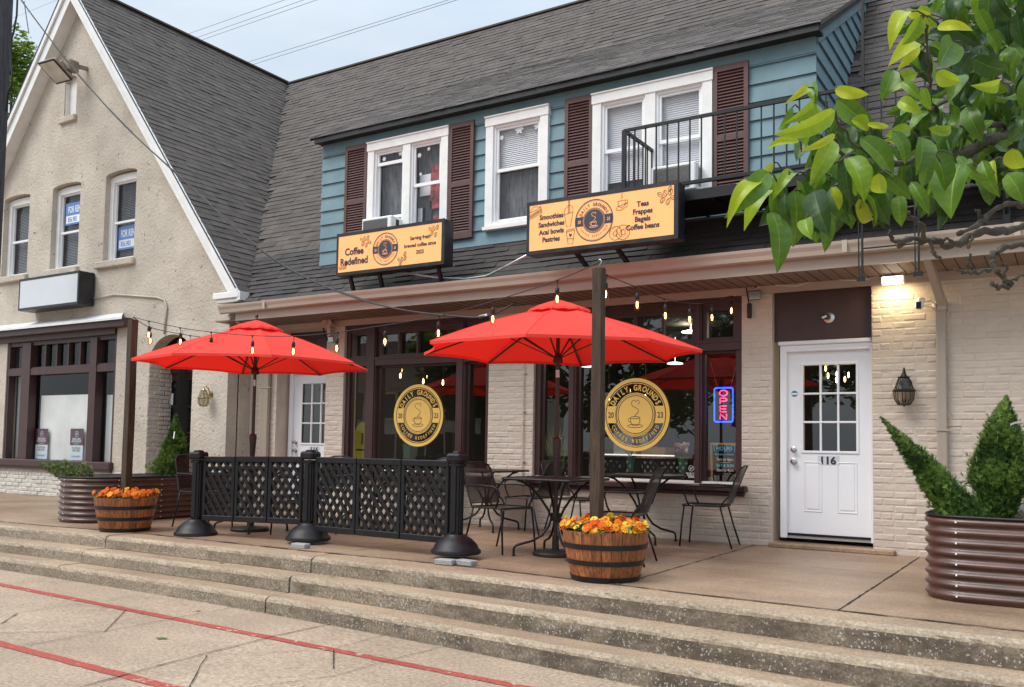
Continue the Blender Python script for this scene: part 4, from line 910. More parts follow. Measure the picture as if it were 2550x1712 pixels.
def draw2(g, x0, x1, z0, z1, y):
    W, Hh = x1-x0, z1-z0; X = lambda u: x0+u*W; Z = lambda v: z0+v*Hh
    for i, tx in enumerate(('Smoothies', 'Sandwiches', 'Acai bowls', 'Pastries')): text(g, tx, X(.165), y, Z(.66-.165*i), Hh*.15, Hh*.006, .92)
    for i, tx in enumerate(('Teas', 'Frappes', 'Bagels', 'Coffee beans')): text(g, tx, X(.80), y, Z(.66-.155*i), Hh*.15, Hh*.006, .92)
    badge(g, X(.47), Z(.50), Hh*.445, y, 2, 1, 'sign')
    # sandwich
    for k, v in enumerate((0, .035, .06, .09, .14)): stroke(g, [(X(.0+.0), Z(.70+v)), (X(.03), Z(.735+v)), (X(.06), Z(.77+v+.01*sin(k))), (X(.09), Z(.82+v))], .006, y, 3)
    stroke(g, [(X(.0), Z(.86)), (X(.03), Z(.97)), (X(.08), Z(.95)), (X(.095), Z(.86)), (X(.09), Z(.80))], .006, y, 3)
    # smoothie cup
    c = X(.29); T = lambda L: [(c+a*Hh, Z(b)) for a, b in L]
    stroke(g, T([(-.10, .70), (-.045, .44), (.05, .44), (.10, .73)]), .006, y, 3); stroke(g, T([(-.11, .70), (-.09, .82), (0, .90), (.09, .86), (.11, .74), (-.11, .70)]), .006, y, 3); stroke(g, T([(-.01, .70), (-.0, 1.0)]), .006, y, 3); stroke(g, T([(.02, .72), (.02, 1.0)]), .006, y, 3)
    # paper cup with heart
    c = X(.305); stroke(g, T([(-.09, .36), (-.10, .32), (-.055, .07), (.055, .05), (.10, .34), (.09, .38), (-.09, .36)]), .006, y, 3); stroke(g, T([(-.10, .32), (.10, .35)]), .006, y, 3); stroke(g, T([(-.08, .18), (.08, .16)]), .006, y, 3)
    g.add([(c+a*Hh, y, Z(b)) for a, b in ((0, .20), (.035, .25), (.03, .28), (.0, .265), (-.03, .29), (-.035, .25))], [(0, 1, 2, 3), (0, 3, 4, 5)], 0)
    # cup and saucer
    c = X(.66); stroke(g, T([(-.09, .82), (-.07, .72), (.0, .68), (.07, .73), (.08, .84), (-.09, .82)]), .006, y, 3); stroke(g, T([(.08, .82), (.13, .84), (.12, .76), (.06, .73)]), .006, y, 3); stroke(g, T([(-.13, .65), (-.10, .71), (.14, .78), (.12, .70), (-.02, .63), (-.13, .65)]), .006, y, 3); stroke(g, T([(-.02, .87), (.02, .91), (-.01, .94), (.02, .98)]), .006, y, 3)
    # bagels
    for cx_, r in ((X(.62), .075), (X(.67), .08)):
        zc_ = Z(.17); stroke(g, circ(cx_, zc_, r, 28), .006, y, 3, True); stroke(g, circ(cx_, zc_, r*.35, 16), .006, y, 3, True)
        for i in range(22):
            a = random.uniform(0, 6.28); rr = r*random.uniform(.45, .92); g.box(cx_+rr*cos(a)-.003, cx_+rr*cos(a)+.003, y-.001, y, zc_+rr*sin(a)-.003, zc_+rr*sin(a)+.003, 3)
    beans(g, X(.945), Z(.78), Hh*.065, y, .006, 3); bean(g, X(.975), Z(.93), Hh*.06, 1.2, y, .006, 3)
S1Y, S2Y = 8.98, 8.70
def sgn(xl, xr, yl, yr_, zt_pts, zb_pts, Y):
    return XY(xl*K, Y, yl*K), XY(xr*K, Y, yr_*K), (ZY(zt_pts[0][0]*K, zt_pts[0][1]*K, Y)+ZY(zt_pts[1][0]*K, zt_pts[1][1]*K, Y))/2, (ZY(zb_pts[0][0]*K, zb_pts[0][1]*K, Y)+ZY(zb_pts[1][0]*K, zb_pts[1][1]*K, Y))/2
x0, x1, zt, zb = sgn(768, 1014, 580, 550, ((768, 534), (1014, 500)), ((768, 632), (1005, 603)), S1Y)
signbox('shop_sign', 'smaller orange light box sign reading Coffee Redefined above the left shop window', x0, x1, zb, zt, S1Y, .20, draw1, (x0+.10, x0+.62, x1-.22), 2.22)
s1x1 = x1; s1z = (zb, zt)
x0, x1, zt, zb = sgn(1202, 1547, 520, 490, ((1202, 466), (1547, 408)), ((1205, 583), (1547, 545)), S2Y)
signbox('shop_sign', 'larger orange light box sign listing Smoothies and Teas, above the right shop window', x0, x1, zb, zt, S2Y, .20, draw2, (x0+.55, x1-.78), 2.14)
x0, x1, zt, zb = sgn(43, 180, 680, 660, ((43, 638), (180, 618)), ((43, 710), (180, 694)), GY-.32)
bs = signbox('blank_sign', 'blank white light box sign on the stucco gable wall', x0, x1, zb, zt, GY-.32, .30, None, (), 0)
mb = MB(); mb.tube([(x1-.02, GY-.03, zb+.14), (x1+.6, GY-.02, zb+.17), (XY(395, GY, 742), GY-.02, ZY(395, 742, GY)), (XY(412, GY, 748), GY-.02, ZY(412, 748, GY)), (XY(418, GY, 762), GY-.02, ZY(418, 765, GY)), (XY(411, GY, 833), GY-.02, ZY(411, 833, GY))], .016, 8); mb.build('conduit', M['stucco'], gab, smooth=True)
# cable between the two shop signs
mb = MB(); q = [(1005, 612, 9.2), (1060, 622, 9.3), (930, 625, 9.2)]
pts = [oY(x*K, y*K, Y) for x, y, Y in ((925, 623, 9.15), (990, 634, 9.25), (1060, 637, 9.3), (1110, 630, 9.3), (1150, 610, 9.25), (1202, 583, 8.9))]
mb.tube(pts, .014, 7); tag(mb.build('power_cable', M['galv'], None, smooth=True), 'grey cable sagging between the two orange shop signs over dark shingles', 'cable')
# window badges
def decal(cxp, cyp, Rpx, parent):
    Y = YP-.02; c = oY(cxp, cyp, Y); g = MB(); R = abs(ZY(cxp, cyp-Rpx, Y)-ZY(cxp, cyp+Rpx, Y))/2
    badge(g, c.x, c.z, R, Y, 1, 0, 'window'); g.build('window_badge', [M['gold'], M['ink']], parent)
M['gold'] = pm('gold_vinyl', (.93, .60, .15), .45, var=.03)
decal(1041, 1035, 77.5, sw1); decal(1582, 1033, 91, sw2)
# door numbers
def door_no(o, g, cx=.5):
    a, b, z0_, z1_, gc = g; x = a+(b-a)*cx; n = MB(); yy = (d2y if o == dr2 else d1y)-.022
    n.box(x-.115, x+.115, yy, yy+.002, gc-.155, gc-.052, 1); text(n, '116', x, yy-.003, gc-.142, .112, .004, 1.05, 0); n.build('number_plate', [M['ink'], M['blankface']], o)
door_no(dr2, g2, .50); door_no(dr1, g1, .5)
c = oY(1978, 981, d2y-.03); mb = MB(); disc(mb, c.x, c.z, .035, d2y-.022, 0, 24); mb.box(c.x-.03, c.x+.03, d2y-.0235, d2y-.0225, c.z-.012, c.z+.008, 1); mb.build('door_sticker', [pm('blue_sticker', (.03, .25, .42), .5), M['vinyl']], dr2)
# FOR RENT signs and realtor boards (lettering on real boards behind the glass)
def rent(cx, z, w_, h_, Y, lab):
    t = MB(); t.box(cx-w_/2, cx+w_/2, Y, Y+.004, z-h_/2, z+h_/2, 0); t.box(cx-w_*.46, cx+w_*.46, Y-.001, Y, z-h_*.42, z-h_*.08, 1)
    text(t, 'FOR RENT', cx, Y-.002, z+h_*.05, h_*.42, .004, .62*w_/h_*.62, 1); text(t, '856.983', cx-w_*.14, Y-.002, z-h_*.36, h_*.30, .003, .6*w_/h_*.8, 0)
    o = t.build('rent_sign', [pm('rent_blue', (.10, .22, .55), .5, var=0), M['vinyl']]); tag(o, lab, 'sign', 'rent signs in the gable windows')
uu = upper[2]; rent((uu[0]+uu[1])/2+.02, ZY(318, 592, GY+.2), .62, .42, GY+.19, 'blue and white for rent sign low in the right gable window')
uu = upper[1]; rent((uu[0]+uu[1])/2+.06, ZY(180, 535, GY+.2), .62, .42, GY+.155, 'blue and white for rent sign high in the middle gable window')
def realtor(px, lab):
    Y = Y0+.11; zb2 = lz0+.01; cx = XY(px, Y, 1090); t = MB(); h = ZY(px, 1068, Y)-zb2; w_ = .40
    t.box(cx-w_/2, cx+w_/2, Y, Y+.006, zb2+h*.47, zb2+h, 0); t.box(cx-w_/2, cx+w_/2, Y, Y+.006, zb2, zb2+h*.47, 1)
    ring(t, cx, zb2+h*.83, .045, .052, Y-.002, 1); text(t, 'BH', cx, Y-.002, zb2+h*.81, .045, .001, .9, 1)
    text(t, 'BERKSHIRE', cx, Y-.002, zb2+h*.63, .062, .001, .85, 1); text(t, 'HATHAWAY', cx, Y-.002, zb2+h*.555, .062, .001, .85, 1); text(t, 'HomeServices', cx, Y-.002, zb2+h*.50, .035, 0, .9, 1)
    for i, s_ in enumerate(('Fox & Roach,', 'REALTORS')): text(t, s_, cx, Y-.002, zb2+h*(.36-.09*i), .06, .0, .8, 2)
    text(t, 'Call: 856-465-9277', cx, Y-.002, zb2+h*.09, .045, 0, .8, 2)
    o = t.build('realtor_board', [pm('maroon', (.085, .025, .045), .5, var=0), pm('board_white', (.62, .72, .75), .5, var=0), M['ink']]); tag(o, lab, 'sign', 'realtor boards in the gable shop window')
realtor(104, 'left of two maroon and white realtor boards behind the gable shop glass'); realtor(191, 'right of two maroon and white realtor boards behind the gable shop glass')
# air conditioners
def aircon(x0, x1, z0, h, Y, label, dp=.22):
    t = thing('air_conditioner', label, 'air conditioner', ((x0+x1)/2, Y, z0), 'window air conditioners'); b = MB(); b.bbox(x0, x1, Y-dp, Y+.05, z0, z0+h, .012)
    for i in range(12): z = z0+.06+(h-.1)*i/12; b.box(x1-.001, x1+.002, Y-dp*.55, Y-.03-.02, z, z+.012, 1)
    b.build('case', [M['vinyl'], M['black']], t)
    g = MB(); g.box(x0+.03, x1-.07, Y-dp-.004, Y-dp+.01, z0+.03, z0+h-.03); 
    for i in range(16): z = z0+.04+(h-.08)*i/16; g.box(x0+.03, x1-.07, Y-dp-.008, Y-dp-.004, z, z+.006)
    g.build('grille', pm('coil_grey', (.20, .20, .19), .5, .4, var=.2, vs=60), t)
a, b = b1_[0]; aircon(a+.0, b+.0, WZ0+.09, .25, DY-.07, 'white window air conditioner behind the smaller orange sign')
a, b = b3_[1]; aircon(a+.05, b-.0, WZ0+.09, .32, DY-.07, 'white window air conditioner behind the black balcony railing')
# ================================================================== BALCONY, LADDER
RY = 8.96; RX0 = -4.19; RZT = 3.53; PZ = 2.66
bal = thing('balcony', 'black iron fire balcony with barred railing across the teal upper storey', 'balcony', (-2, 9.4, PZ))
mb = MB(); mb.box(RX0, 3.5, RY, RY+.02, PZ-.02, PZ+.09); mb.box(RX0, RX0+.02, RY, DY-.1, PZ-.02, PZ+.09); mb.box(RX0+.02, 3.5, RY+.02, DY-.06, PZ+.0, PZ+.02)
for i in range(26): mb.box(RX0+.1+i*.3, RX0+.13+i*.3, RY+.02, DY-.1, PZ-.03, PZ)
mb.build('platform', M['black'], bal)
mb = MB(); mb.beam((RX0, RY, RZT), (3.5, RY, RZT), .036, .032); mb.beam((RX0, RY, RZT), (RX0, DY, RZT), .036, .032); mb.beam((RX0, RY, 2.83), (3.5, RY, 2.83), .04, .035); mb.beam((RX0, RY, 2.83), (RX0, DY, 2.83), .04, .035)
mb.box(RX0-.022, RX0+.022, RY-.022, RY+.022, PZ, RZT); 
for i in range(1, 60): x = RX0+i*.128; mb.box(x-.007, x+.007, RY-.007, RY+.007, 2.83, RZT)
for i in range(1, 7): y = RY+i*.128; mb.box(RX0-.007, RX0+.007, y-.007, y+.007, 2.83, RZT)
mb.build('railing', M['black'], bal)
for x in (XY(2057, 9.2, 600), XY(2505, 9.2, 520)):
    mb = MB(); mb.box(x-.03, x+.03, 9.30, 9.34, 2.04, PZ); mb.beam((x, 9.32, 2.2), (x, RY+.02, PZ), .03, .03); mb.build('support', M['black'], bal)
lx0, lx1 = XY(2148, RY-.04, 690), XY(2289, RY-.04, 680)
lad = thing('fire_ladder', 'black iron drop ladder hanging past the gutter in front of the roof', 'ladder', ((lx0+lx1)/2, RY-.04, 1.65))
mb = MB(); 
for x in (lx0, lx1): mb.box(x-.009, x+.009, RY-.055, RY-.035, 1.66, 2.9); mb.box(x-.038, x-.026, RY-.052, RY-.038, 1.62, 2.9); mb.box(x-.05, x+.03, RY-.065, RY-.02, 1.62, 1.66)
mb.build('stile', M['black'], lad)
for i in range(4):
    mb = MB(); z = 1.93+i*.345; mb.tube([(lx0, RY-.045, z), (lx1, RY-.045, z)], .010, 6); mb.build('rung', M['black'], lad)
lad2 = thing('roof_ladder', 'thin black iron ladder rising over the dark roof beside the teal dormer end', 'ladder', ((lx0+lx1)/2, RY+.05, 2.7))
mb = MB()
for x in (lx0, lx1+.1): mb.box(x-.012, x+.012, RY+.04, RY+.075, 2.68, 7.2)
mb.build('stile', M['black'], lad2)
for i in range(12):
    mb = MB(); z = 2.95+i*.355; mb.tube([(lx0, RY+.055, z), (lx1+.1, RY+.055, z)], .010, 6); mb.build('rung', M['black'], lad2)
# ================================================================== WALL FITTINGS
def lantern(label, px, py, Y, mats, s=1.0):
    c = oY(px, py, Y-.14); t = thing('wall_lantern', label, 'lantern', (c.x, Y, c.z), 'wall lanterns beside doors')
    b = MB(); P = lambda prof: [(r*s, z*s) for r, z in prof]
    q = MB(); q.lathe(P([(0, 0), (.055, 0), (.05, .015), (.02, .03), (0, .03)]), n=20); b.merge(q, Matrix.Translation((c.x, Y, c.z+.08*s)) @ Matrix.Rotation(pi/2, 4, 'X'))
    b.tube([(c.x, Y-.02, c.z+.08*s), (c.x, Y-.05, c.z+.17*s), (c.x, c.y+.02, c.z+.22*s), (c.x, c.y, c.z+.18*s)], .009*s, 8)
    b.lathe(P([(0, .20), (.01, .195), (.015, .17), (.028, .15), (.035, .14), (.062, .135), (.02, .125), (0, .12)]), c, 12)
    b.lathe(P([(.08, .022), (.105, .012), (.105, .0), (.08, -.005)]), c, 8)
    for k in range(8):
        a = 2*pi*k/8; b.tube([(c.x+r*s*cos(a), c.y+r*s*sin(a), c.z+z*s) for r, z in ((.045, .13), (.086, .015), (.092, -.01), (.086, -.075), (.055, -.125))], .0045*s, 5)
    b.lathe(P([(.055, -.12), (.055, -.13), (.012, -.135), (0, -.15)]), c, 8); b.build('frame', mats[0], t, smooth='auto')
    g = MB(); g.lathe(P([(.044, .128), (.084, .015), (.09, -.01), (.084, -.075), (.054, -.122)]), c, 8, caps=False); g.build('lamp_glass', mats[1], t)
    return t
M['lglass'] = glass('lantern_glass', (.75, .72, .65), .9, 1.6, .15)
lantern('black carriage wall lantern on beige brick right of the white door', 2251, 975, FY, (M['black'], M['lglass']), 1.08)
lantern('small brass carriage wall lantern on the stucco pier left of the umbrella pole', 507, 993, GY, (pm('brass', (.42, .33, .17), .3, .9, var=.2, vs=15), M['lglass']), .95)
# lit LED flood lamp above the door
c = oY(2223, 698, FY-.15); t = thing('flood_lamp', 'lit rectangular LED flood lamp under the eave right of the door', 'lamp', (c.x, FY, c.z))
mb = MB(); mb.bbox(c.x-.115, c.x+.115, c.y-.02, c.y+.03, c.z-.035, c.z+.045, .01); mb.box(c.x-.03, c.x+.03, c.y+.03, FY, c.z, c.z+.04); mb.build('housing', M['white'], t)
mb = MB(); mb.box(c.x-.10, c.x+.10, c.y-.026, c.y-.0201, c.z-.028, c.z+.036); mb.box(c.x-.10, c.x+.10, c.y-.02, c.y+.025, c.z-.041, c.z-.0355); mb.build('led_panel', emis('led', (1, .92, .76), 2.2), t)
ld = bpy.data.lights.new('flood_light', 'AREA'); ld.shape = 'RECTANGLE'; ld.size = .22; ld.size_y = .06; ld.energy = 1.9; ld.color = (1, .80, .45)
lo = bpy.data.objects.new('flood_light', ld); COL.objects.link(lo); lo.location = (c.x, c.y-.01, c.z-.062); lo.rotation_euler = (radians(18), 0, 0)
# security camera
c = oY(2290, 757, FY-.13); t = thing('security_camera', 'white security camera on a loop bracket beside the right downspout', 'camera', (c.x, FY, c.z))
q = MB(); q.lathe([(0, -.06), (.036, -.055), (.042, -.03), (.042, .05), (.03, .065), (0, .068)], n=20); mb = MB(); mb.merge(q, Matrix.Translation(c) @ Matrix.Rotation(radians(18), 4, 'Y')); mb.build('body', M['vinyl'], t, smooth='auto')
mb = MB(); mb.box(c.x-.027, c.x+.020, c.y-.045, c.y-.037, c.z-.055, c.z+.015); mb.build('lens_face', M['blackp'], t)
mb = MB(); mb.tube([(c.x+.03, c.y+.01, c.z+.01), (c.x+.08, c.y+.04, c.z+.03), (c.x+.12, FY-.03, c.z+.015), (c.x+.12, FY-.03, c.z-.03), (c.x+.06, c.y+.03, c.z-.03), (c.x+.03, c.y+.01, c.z-.02)], .008, 6); mb.box(c.x+.10, c.x+.14, FY-.03, FY, c.z-.04, c.z+.03); mb.build('bracket', M['vinyl'], t)
# gable floodlight
c = oY(140, 176, GY-.42); t = thing('floodlight', 'rusty square floodlight on an arm high on the stucco gable', 'floodlight', (c.x, GY, c.z))
T4 = Matrix.Translation(c) @ Matrix.Rotation(radians(-34), 4, 'X') @ Matrix.Rotation(radians(6), 4, 'Y')
q = MB(); q.bbox(-.27, .27, -.22, .22, -.03, .05, .02); q.bbox(-.2, .2, -.12, .18, .05, .14, .03); mb = MB(); mb.merge(q, T4); mb.beam((c.x+.18, c.y+.1, c.z+.12), (c.x+.30, GY, c.z+.12), .06, .06); mb.bbox(c.x+.17, c.x+.31, c.y+.05, c.y+.26, c.z-.02, c.z+.19, .02)
mb.build('housing', pm('rusty_bronze', (.36, .30, .25), .6, .2, var=.3, vs=9, dirt=.7, dirtc=(.20, .11, .06), ds=9), t)
q = MB(); q.bbox(-.285, .285, -.235, .235, -.045, -.025, .01); q.box(-.25, .25, -.20, .20, -.047, -.044, 1); mb = MB(); mb.merge(q, T4); mb.build('lens', [M['blackp'], pm('frosted_lens', (.55, .53, .47), .25, var=.15, vs=5)], t)
# motion lights
def motion(label, px, py, Y, beige):
    c = oY(px, py, Y-.10); t = thing('motion_light', label, 'security light', (c.x, Y, c.z)); mat = M['gutter'] if beige else M['galv']
    if beige:
        mb = MB(); 
        for dxx, ry in ((-.10, -25), (.10, 25)):
            q = MB(); q.lathe([(.02, 0), (.03, .03), (.035, .07), (.07, .12), (.075, .13), (.0, .12)], n=16); mb.merge(q, Matrix.Translation((c.x, c.y+.03, c.z+.02)) @ Matrix.Rotation(radians(ry*2.3), 4, 'Y') @ Matrix.Rotation(radians(70), 4, 'X'))
        mb.bbox(c.x-.035, c.x+.035, c.y-.02, c.y+.06, c.z-.14, c.z-.0, .01); mb.lathe([(0, .0), (.05, 0), (.05, .06), (0, .06)], (c.x, c.y+.05, c.z+.0), 16); mb.build('lamp_heads', pm('beige_plastic', (.55, .45, .38), .5), t, smooth='auto')
        mb = MB(); mb.bbox(c.x+.0, c.x+.10, c.y-.03, c.y+.05, c.z-.24, c.z-.15, .01); mb.build('sensor', M['galv'], t)
        mb = MB(); mb.tube([(c.x-.02, c.y, c.z-.2), (c.x-.10, c.y, c.z-.1), (c.x-.15, c.y, c.z+.12), (c.x-.05, c.y, c.z+.20), (c.x+.15, c.y, c.z+.13), (c.x+.3, c.y, c.z+.20)], .013, 7); mb.build('cable', M['black'], t, smooth=True)
    else:
        mb = MB(); mb.bbox(c.x-.07, c.x+.07, c.y-.03, c.y+.03, c.z-.05, c.z+.06, .012); mb.box(c.x-.02, c.x+.02, c.y+.03, Y, c.z-.02, c.z+.03); mb.build('lamp_head', M['chrome'], t)
        mb = MB(); mb.bbox(c.x-.10, c.x-.05, c.y+.02, c.y+.06, c.z-.24, c.z-.07, .01); mb.tube([(c.x-.08, c.y+.04, c.z-.07), (c.x-.10, c.y+.03, c.z+.05), (c.x-.12, c.y+.04, c.z+.14), (c.x-.04, c.y+.04, c.z+.16), (c.x+.0, c.y+.04, c.z+.10)], .007, 6); mb.build('plug', M['black'], t)
motion('beige twin head security light under the eave above the left white door', 820, 815, FY, True)
motion('small metal security light with a dangling black plug beside the right shop window', 1880, 738, FY, False)
c = oY(2062, 790, d2y-.08); q = MB(); q.lathe([(0, 0), (.06, 0), (.06, .012), (.03, .02), (0, .02)], n=22); mb = MB(); mb.merge(q, Matrix.Translation((c.x, d2y-.03, c.z)) @ Matrix.Rotation(pi/2, 4, 'X')); mb.tube([(c.x, d2y-.04, c.z), (c.x-.03, d2y-.11, c.z+.005), (c.x-.06, d2y-.12, c.z-.01)], [.03, .035, .028], 10)
tag(mb.build('door_light', M['chrome'], None, smooth='auto'), 'small dull metal spotlight on the brown panel over the white door', 'light')
# thin white wire along the soffit
mb = MB(); pts = [oY(x, y, FY-.05) for x, y in ((1880, 722), (1895, 712), (1915, 706), (1940, 712), (1985, 713), (2020, 702), (2060, 694), (2100, 698), (2145, 700), (2190, 688), (2250, 682), (2310, 674))]
mb.tube(pts, .004, 5); tag(mb.build('thin_wire', M['vinyl'], None), 'thin white wire tacked along the top of the beige brick wall', 'wire')
# ================================================================== FURNITURE
def rounded(r, hw, hd, n=5):
    P = []
    for cx_, cy_, a0 in ((hw-r, hd-r, 0), (-hw+r, hd-r, 90), (-hw+r, -hd+r, 180), (hw-r, -hd+r, 270)):
        for i in range(n+1): a = radians(a0+90*i/n); P.append((cx_+r*cos(a), cy_+r*sin(a)))
    return P
def mesh_mat(name, s=110, hole=.30):
    mt, ns, ln, b = new_mat(name); out = ns['Material Output']
    b.inputs['Base Color'].default_value = (.012, .011, .012, 1); b.inputs['Roughness'].default_value = .42
    # expanded-metal mesh far finer than a pixel: open fraction as even transparency
    tr = ns.new('ShaderNodeBsdfTransparent'); mxn = N(ns, 'ShaderNodeMixShader', Fac=hole); ln.new(b.outputs[0], mxn.inputs[1]); ln.new(tr.outputs[0], mxn.inputs[2]); ln.new(mxn.outputs[0], out.inputs[0]); return mt
M['mesh'] = mesh_mat('wire_mesh', 95, .16); M['meshd'] = mesh_mat('fine_mesh', 130, .12)
def make_table(label, loc, rz=0):
    t = thing('patio_table', label, 'table', loc, 'black metal cafe tables', True, rz)
    h, w_ = .755, .395; P = rounded(.05, w_, w_)
    b = MB(); n = len(P); b.add([(x, y, h) for x, y in P], [tuple(range(n))], 1); b.add([(x, y, h-.004) for x, y in P], [tuple(range(n))], 1)
    b.tube([(x, y, h-.006) for x, y in P], .013, 8, closed=True); P2 = rounded(.04, w_-.10, w_-.10); b.tube([(x, y, h-.012) for x, y in P2], .006, 6, closed=True)
    b.build('table_top', [M['black'], M['meshd']], t, smooth='auto')
    for k in range(4):
        a = pi/4+k*pi/2; ca, sa = cos(a), sin(a)
        R = [(.40, .735), (.33, .715), (.24, .65), (.15, .55), (.08, .45), (.045, .37), (.07, .29), (.14, .20), (.24, .145), (.34, .12), (.395, .105), (.415, .08), (.418, .05), (.418, .0)]
        l = MB(); l.tube([(r*ca, r*sa, z) for r, z in R], .0125, 8); l.lathe([(0, 0), (.02, 0), (.02, .015), (.013, .02), (0, .02)], (.418*ca, .418*sa, 0), 10); l.build('leg', M['black'], t, smooth=True)
    l = MB(); 
    l.lathe([(.0, .34), (.045, .34), (.05, .355), (.05, .40), (.045, .415), (0, .415)], n=16); l.build('hub', M['black'], t, smooth='auto')
    return t
def make_chair(label, loc, rz=0):
    """faces local -Y; seat .45 high"""
    t = thing('patio_chair', label, 'chair', loc, 'black metal mesh armchairs', True, rz)
    sw_, sd_ = .235, .23
    b = MB(); P = rounded(.06, sw_, sd_); n = len(P)
    def dz(x, y): return .45-.012*cos(x*6)*cos(y*5)+.0
    nx, ny = 8, 8; vs = []; fs = []
    for j in range(ny+1):
        for i in range(nx+1): x = -sw_+2*sw_*i/nx; y = -sd_+2*sd_*j/ny; vs.append((x, y, .447-.016*(1-(x/sw_)**2)*(1-(y/sd_)**4)-(.02*max(0, -y/sd_-.7)/.3)))
    for j in range(ny):
        for i in range(nx): fs.append((j*(nx+1)+i, j*(nx+1)+i+1, (j+1)*(nx+1)+i+1, (j+1)*(nx+1)+i))
    b.add(vs, fs, 1); b.tube([(x, y, .447) for x, y in P], .009, 7, closed=True); b.build('seat', [M['black'], M['mesh']], t, smooth='auto')
    b = MB(); B = lambda u, v: Vector(((-1+2*u)*(.215-.02*v), sd_+.02+.13*v+.02*v*v, .47+.40*v))
    nx, ny = 8, 8; vs = []; fs = []
    for j in range(ny+1):
        for i in range(nx+1): p = B(i/nx, j/ny); p.y += .03*(1-(2*i/nx-1)**2)*.8; vs.append(p)
    for j in range(ny):
        for i in range(nx): fs.append((j*(nx+1)+i, j*(nx+1)+i+1, (j+1)*(nx+1)+i+1, (j+1)*(nx+1)+i))
    b.add(vs, fs, 1)
    fr = [(-.235, .20, .445), (-.232, .23, .50), B(0, .2), B(0, .6), B(.0, .88), B(.05, .98)+Vector((0, .005, 0)), B(.2, 1.03)+Vector((0, .02, 0)), B(.5, 1.04)+Vector((0, .03, 0)), B(.8, 1.03)+Vector((0, .02, 0)), B(.95, .98)+Vector((0, .005, 0)), B(1, .88), B(1, .6), B(1, .2), (.232, .23, .50), (.235, .20, .445)]
    b.tube(fr, .010, 8); b.build('backrest', [M['black'], M['mesh']], t, smooth='auto')
    for s in (-1, 1):
        a = MB(); q = B(.5+.5*s, .48); a.tube([q, (s*.25, .22, .66), (s*.262, .05, .665), (s*.262, -.13, .66), (s*.258, -.185, .64), (s*.25, -.20, .60), (s*.242, -.17, .50), (s*.236, -.14, .445)], .0095, 8); a.build('arm', M['black'], t, smooth=True)
        l = MB(); l.tube([(s*.22, -.20, .445), (s*.228, -.225, .25), (s*.235, -.245, 0)], .010, 8); l.build('leg', M['black'], t, smooth=True)
        l = MB(); l.tube([(s*.225, .19, .445), (s*.235, .25, .22), (s*.245, .32, 0)], .010, 8); l.build('leg', M['black'], t, smooth=True)
    return t
def make_umbrella(label, loc, rz=0, rot=18, r=1.40, zr=.94, zt=1.445, base=True):
    t = thing('patio_umbrella', label, 'umbrella', loc, 'red market umbrellas', True, rz); z0 = -G
    zr += z0; zt += z0; nS = 10
    tips = [(r*cos(radians(rot+45*i)), r*sin(radians(rot+45*i)), zr) for i in range(8)]
    c = MB(); rr = [0.10, .3, .5, .68, .84, 1.0]
    def pt(i, u, f):   # gore i, across u 0..1, radial f
        a = Vector(tips[i]); b = Vector(tips[(i+1) % 8]); p = a.lerp(b, u); s = 1-.10*4*u*(1-u)*f*f*.55
        z = zt-.055+(zr-zt+.055)*(f**1.0)+.035*sin(pi*f)-.030*4*u*(1-u)*sin(pi*f)+.0
        return Vector((p.x*f*s, p.y*f*s, z+.012*4*u*(1-u)*f))
    for i in range(8):
        g = [[pt(i, k/nS, f) for k in range(nS+1)] for f in rr]
        for a, b in zip(g, g[1:]): c.strip(a, b)
        e = g[-1]; c.strip(e, [q*1.0+Vector((0, 0, -.028)) for q in e])
    for i in range(8): c.tube([pt(i, 0, f)+Vector((0, 0, .001)) for f in rr], .0035, 5)
    c.build('canopy', M['canvas'], t, smooth='auto')
    v = MB()
    for i in range(8):
        A = [Vector((0, 0, zt+.02))]*7; a = Vector(tips[i]); b = Vector(tips[(i+1) % 8])
        g = []
        for f, dz in ((.012, .006), (.08, -.022), (.155, -.060), (.225, -.096), (.232, -.118)):
            row = []
            for k in range(7): u = k/6; p = a.lerp(b, u); row.append(Vector((p.x*f, p.y*f, zt+dz-(.012*sin(k*2.1+i)**2 if f > .2 else 0)+.002)))
            g.append(row)
        for p, q in zip(g, g[1:]): v.strip(p, q)
    v.build('vent_cap', M['canvas'], t, smooth='auto')
    f = MB(); f.lathe([(0, 0), (.018, 0), (.02, .02), (.012, .05), (0, .055)], (0, 0, zt+.04), 12); f.build('finial', M['bronze'], t, smooth=True)
    p = MB(); p.tube([(0, 0, .02), (0, 0, zt+.03)], .0195, 14); p.lathe([(0, 0), (.04, 0), (.05, .02), (.05, .05), (.028, .07), (0, .07)], (0, 0, zt-.14), 14)
    p.build('pole', M['bronze'], t, smooth='auto')
    p = MB(); p.lathe([(.02, 0), (.024, .0), (.033, .12), (.045, .30), (.045, .315), (.02, .34)], (0, 0, -G-.30+.06), 16) if base else None
    p.lathe([(.02, 0), (.048, .0), (.05, .03), (.03, .09), (.02, .10)], (0, 0, zr-.12), 16); p.lathe([(.0205, 0), (.0205, .075)], (0, 0, zr-.26), 12, m=1); p.build('slider', [M['bronze'], M['galv']], t, smooth='auto')
    for i in range(8):
        a = Vector(tips[i]); q = MB(); q.beam((a.x*.03, a.y*.03, zt-.09), (a.x*.985, a.y*.985, zr-.018), .022, .012); 
        m_ = a*.46; mz = zt-.09+(zr-.018-zt+.09)*.46; q.beam((a.x*.03, a.y*.03, zr-.06), (m_.x, m_.y, mz-.01), .014, .010); q.build('rib', M['bronze'], t)
    b = MB(); b.lathe([(0, 0), (.215, 0), (.225, .01), (.225, .03), (.21, .045), (.06, .055), (.035, .07), (.032, .20), (.0, .20)], n=32); b.build('base_plate', M['base'], t, smooth='auto')
    return t
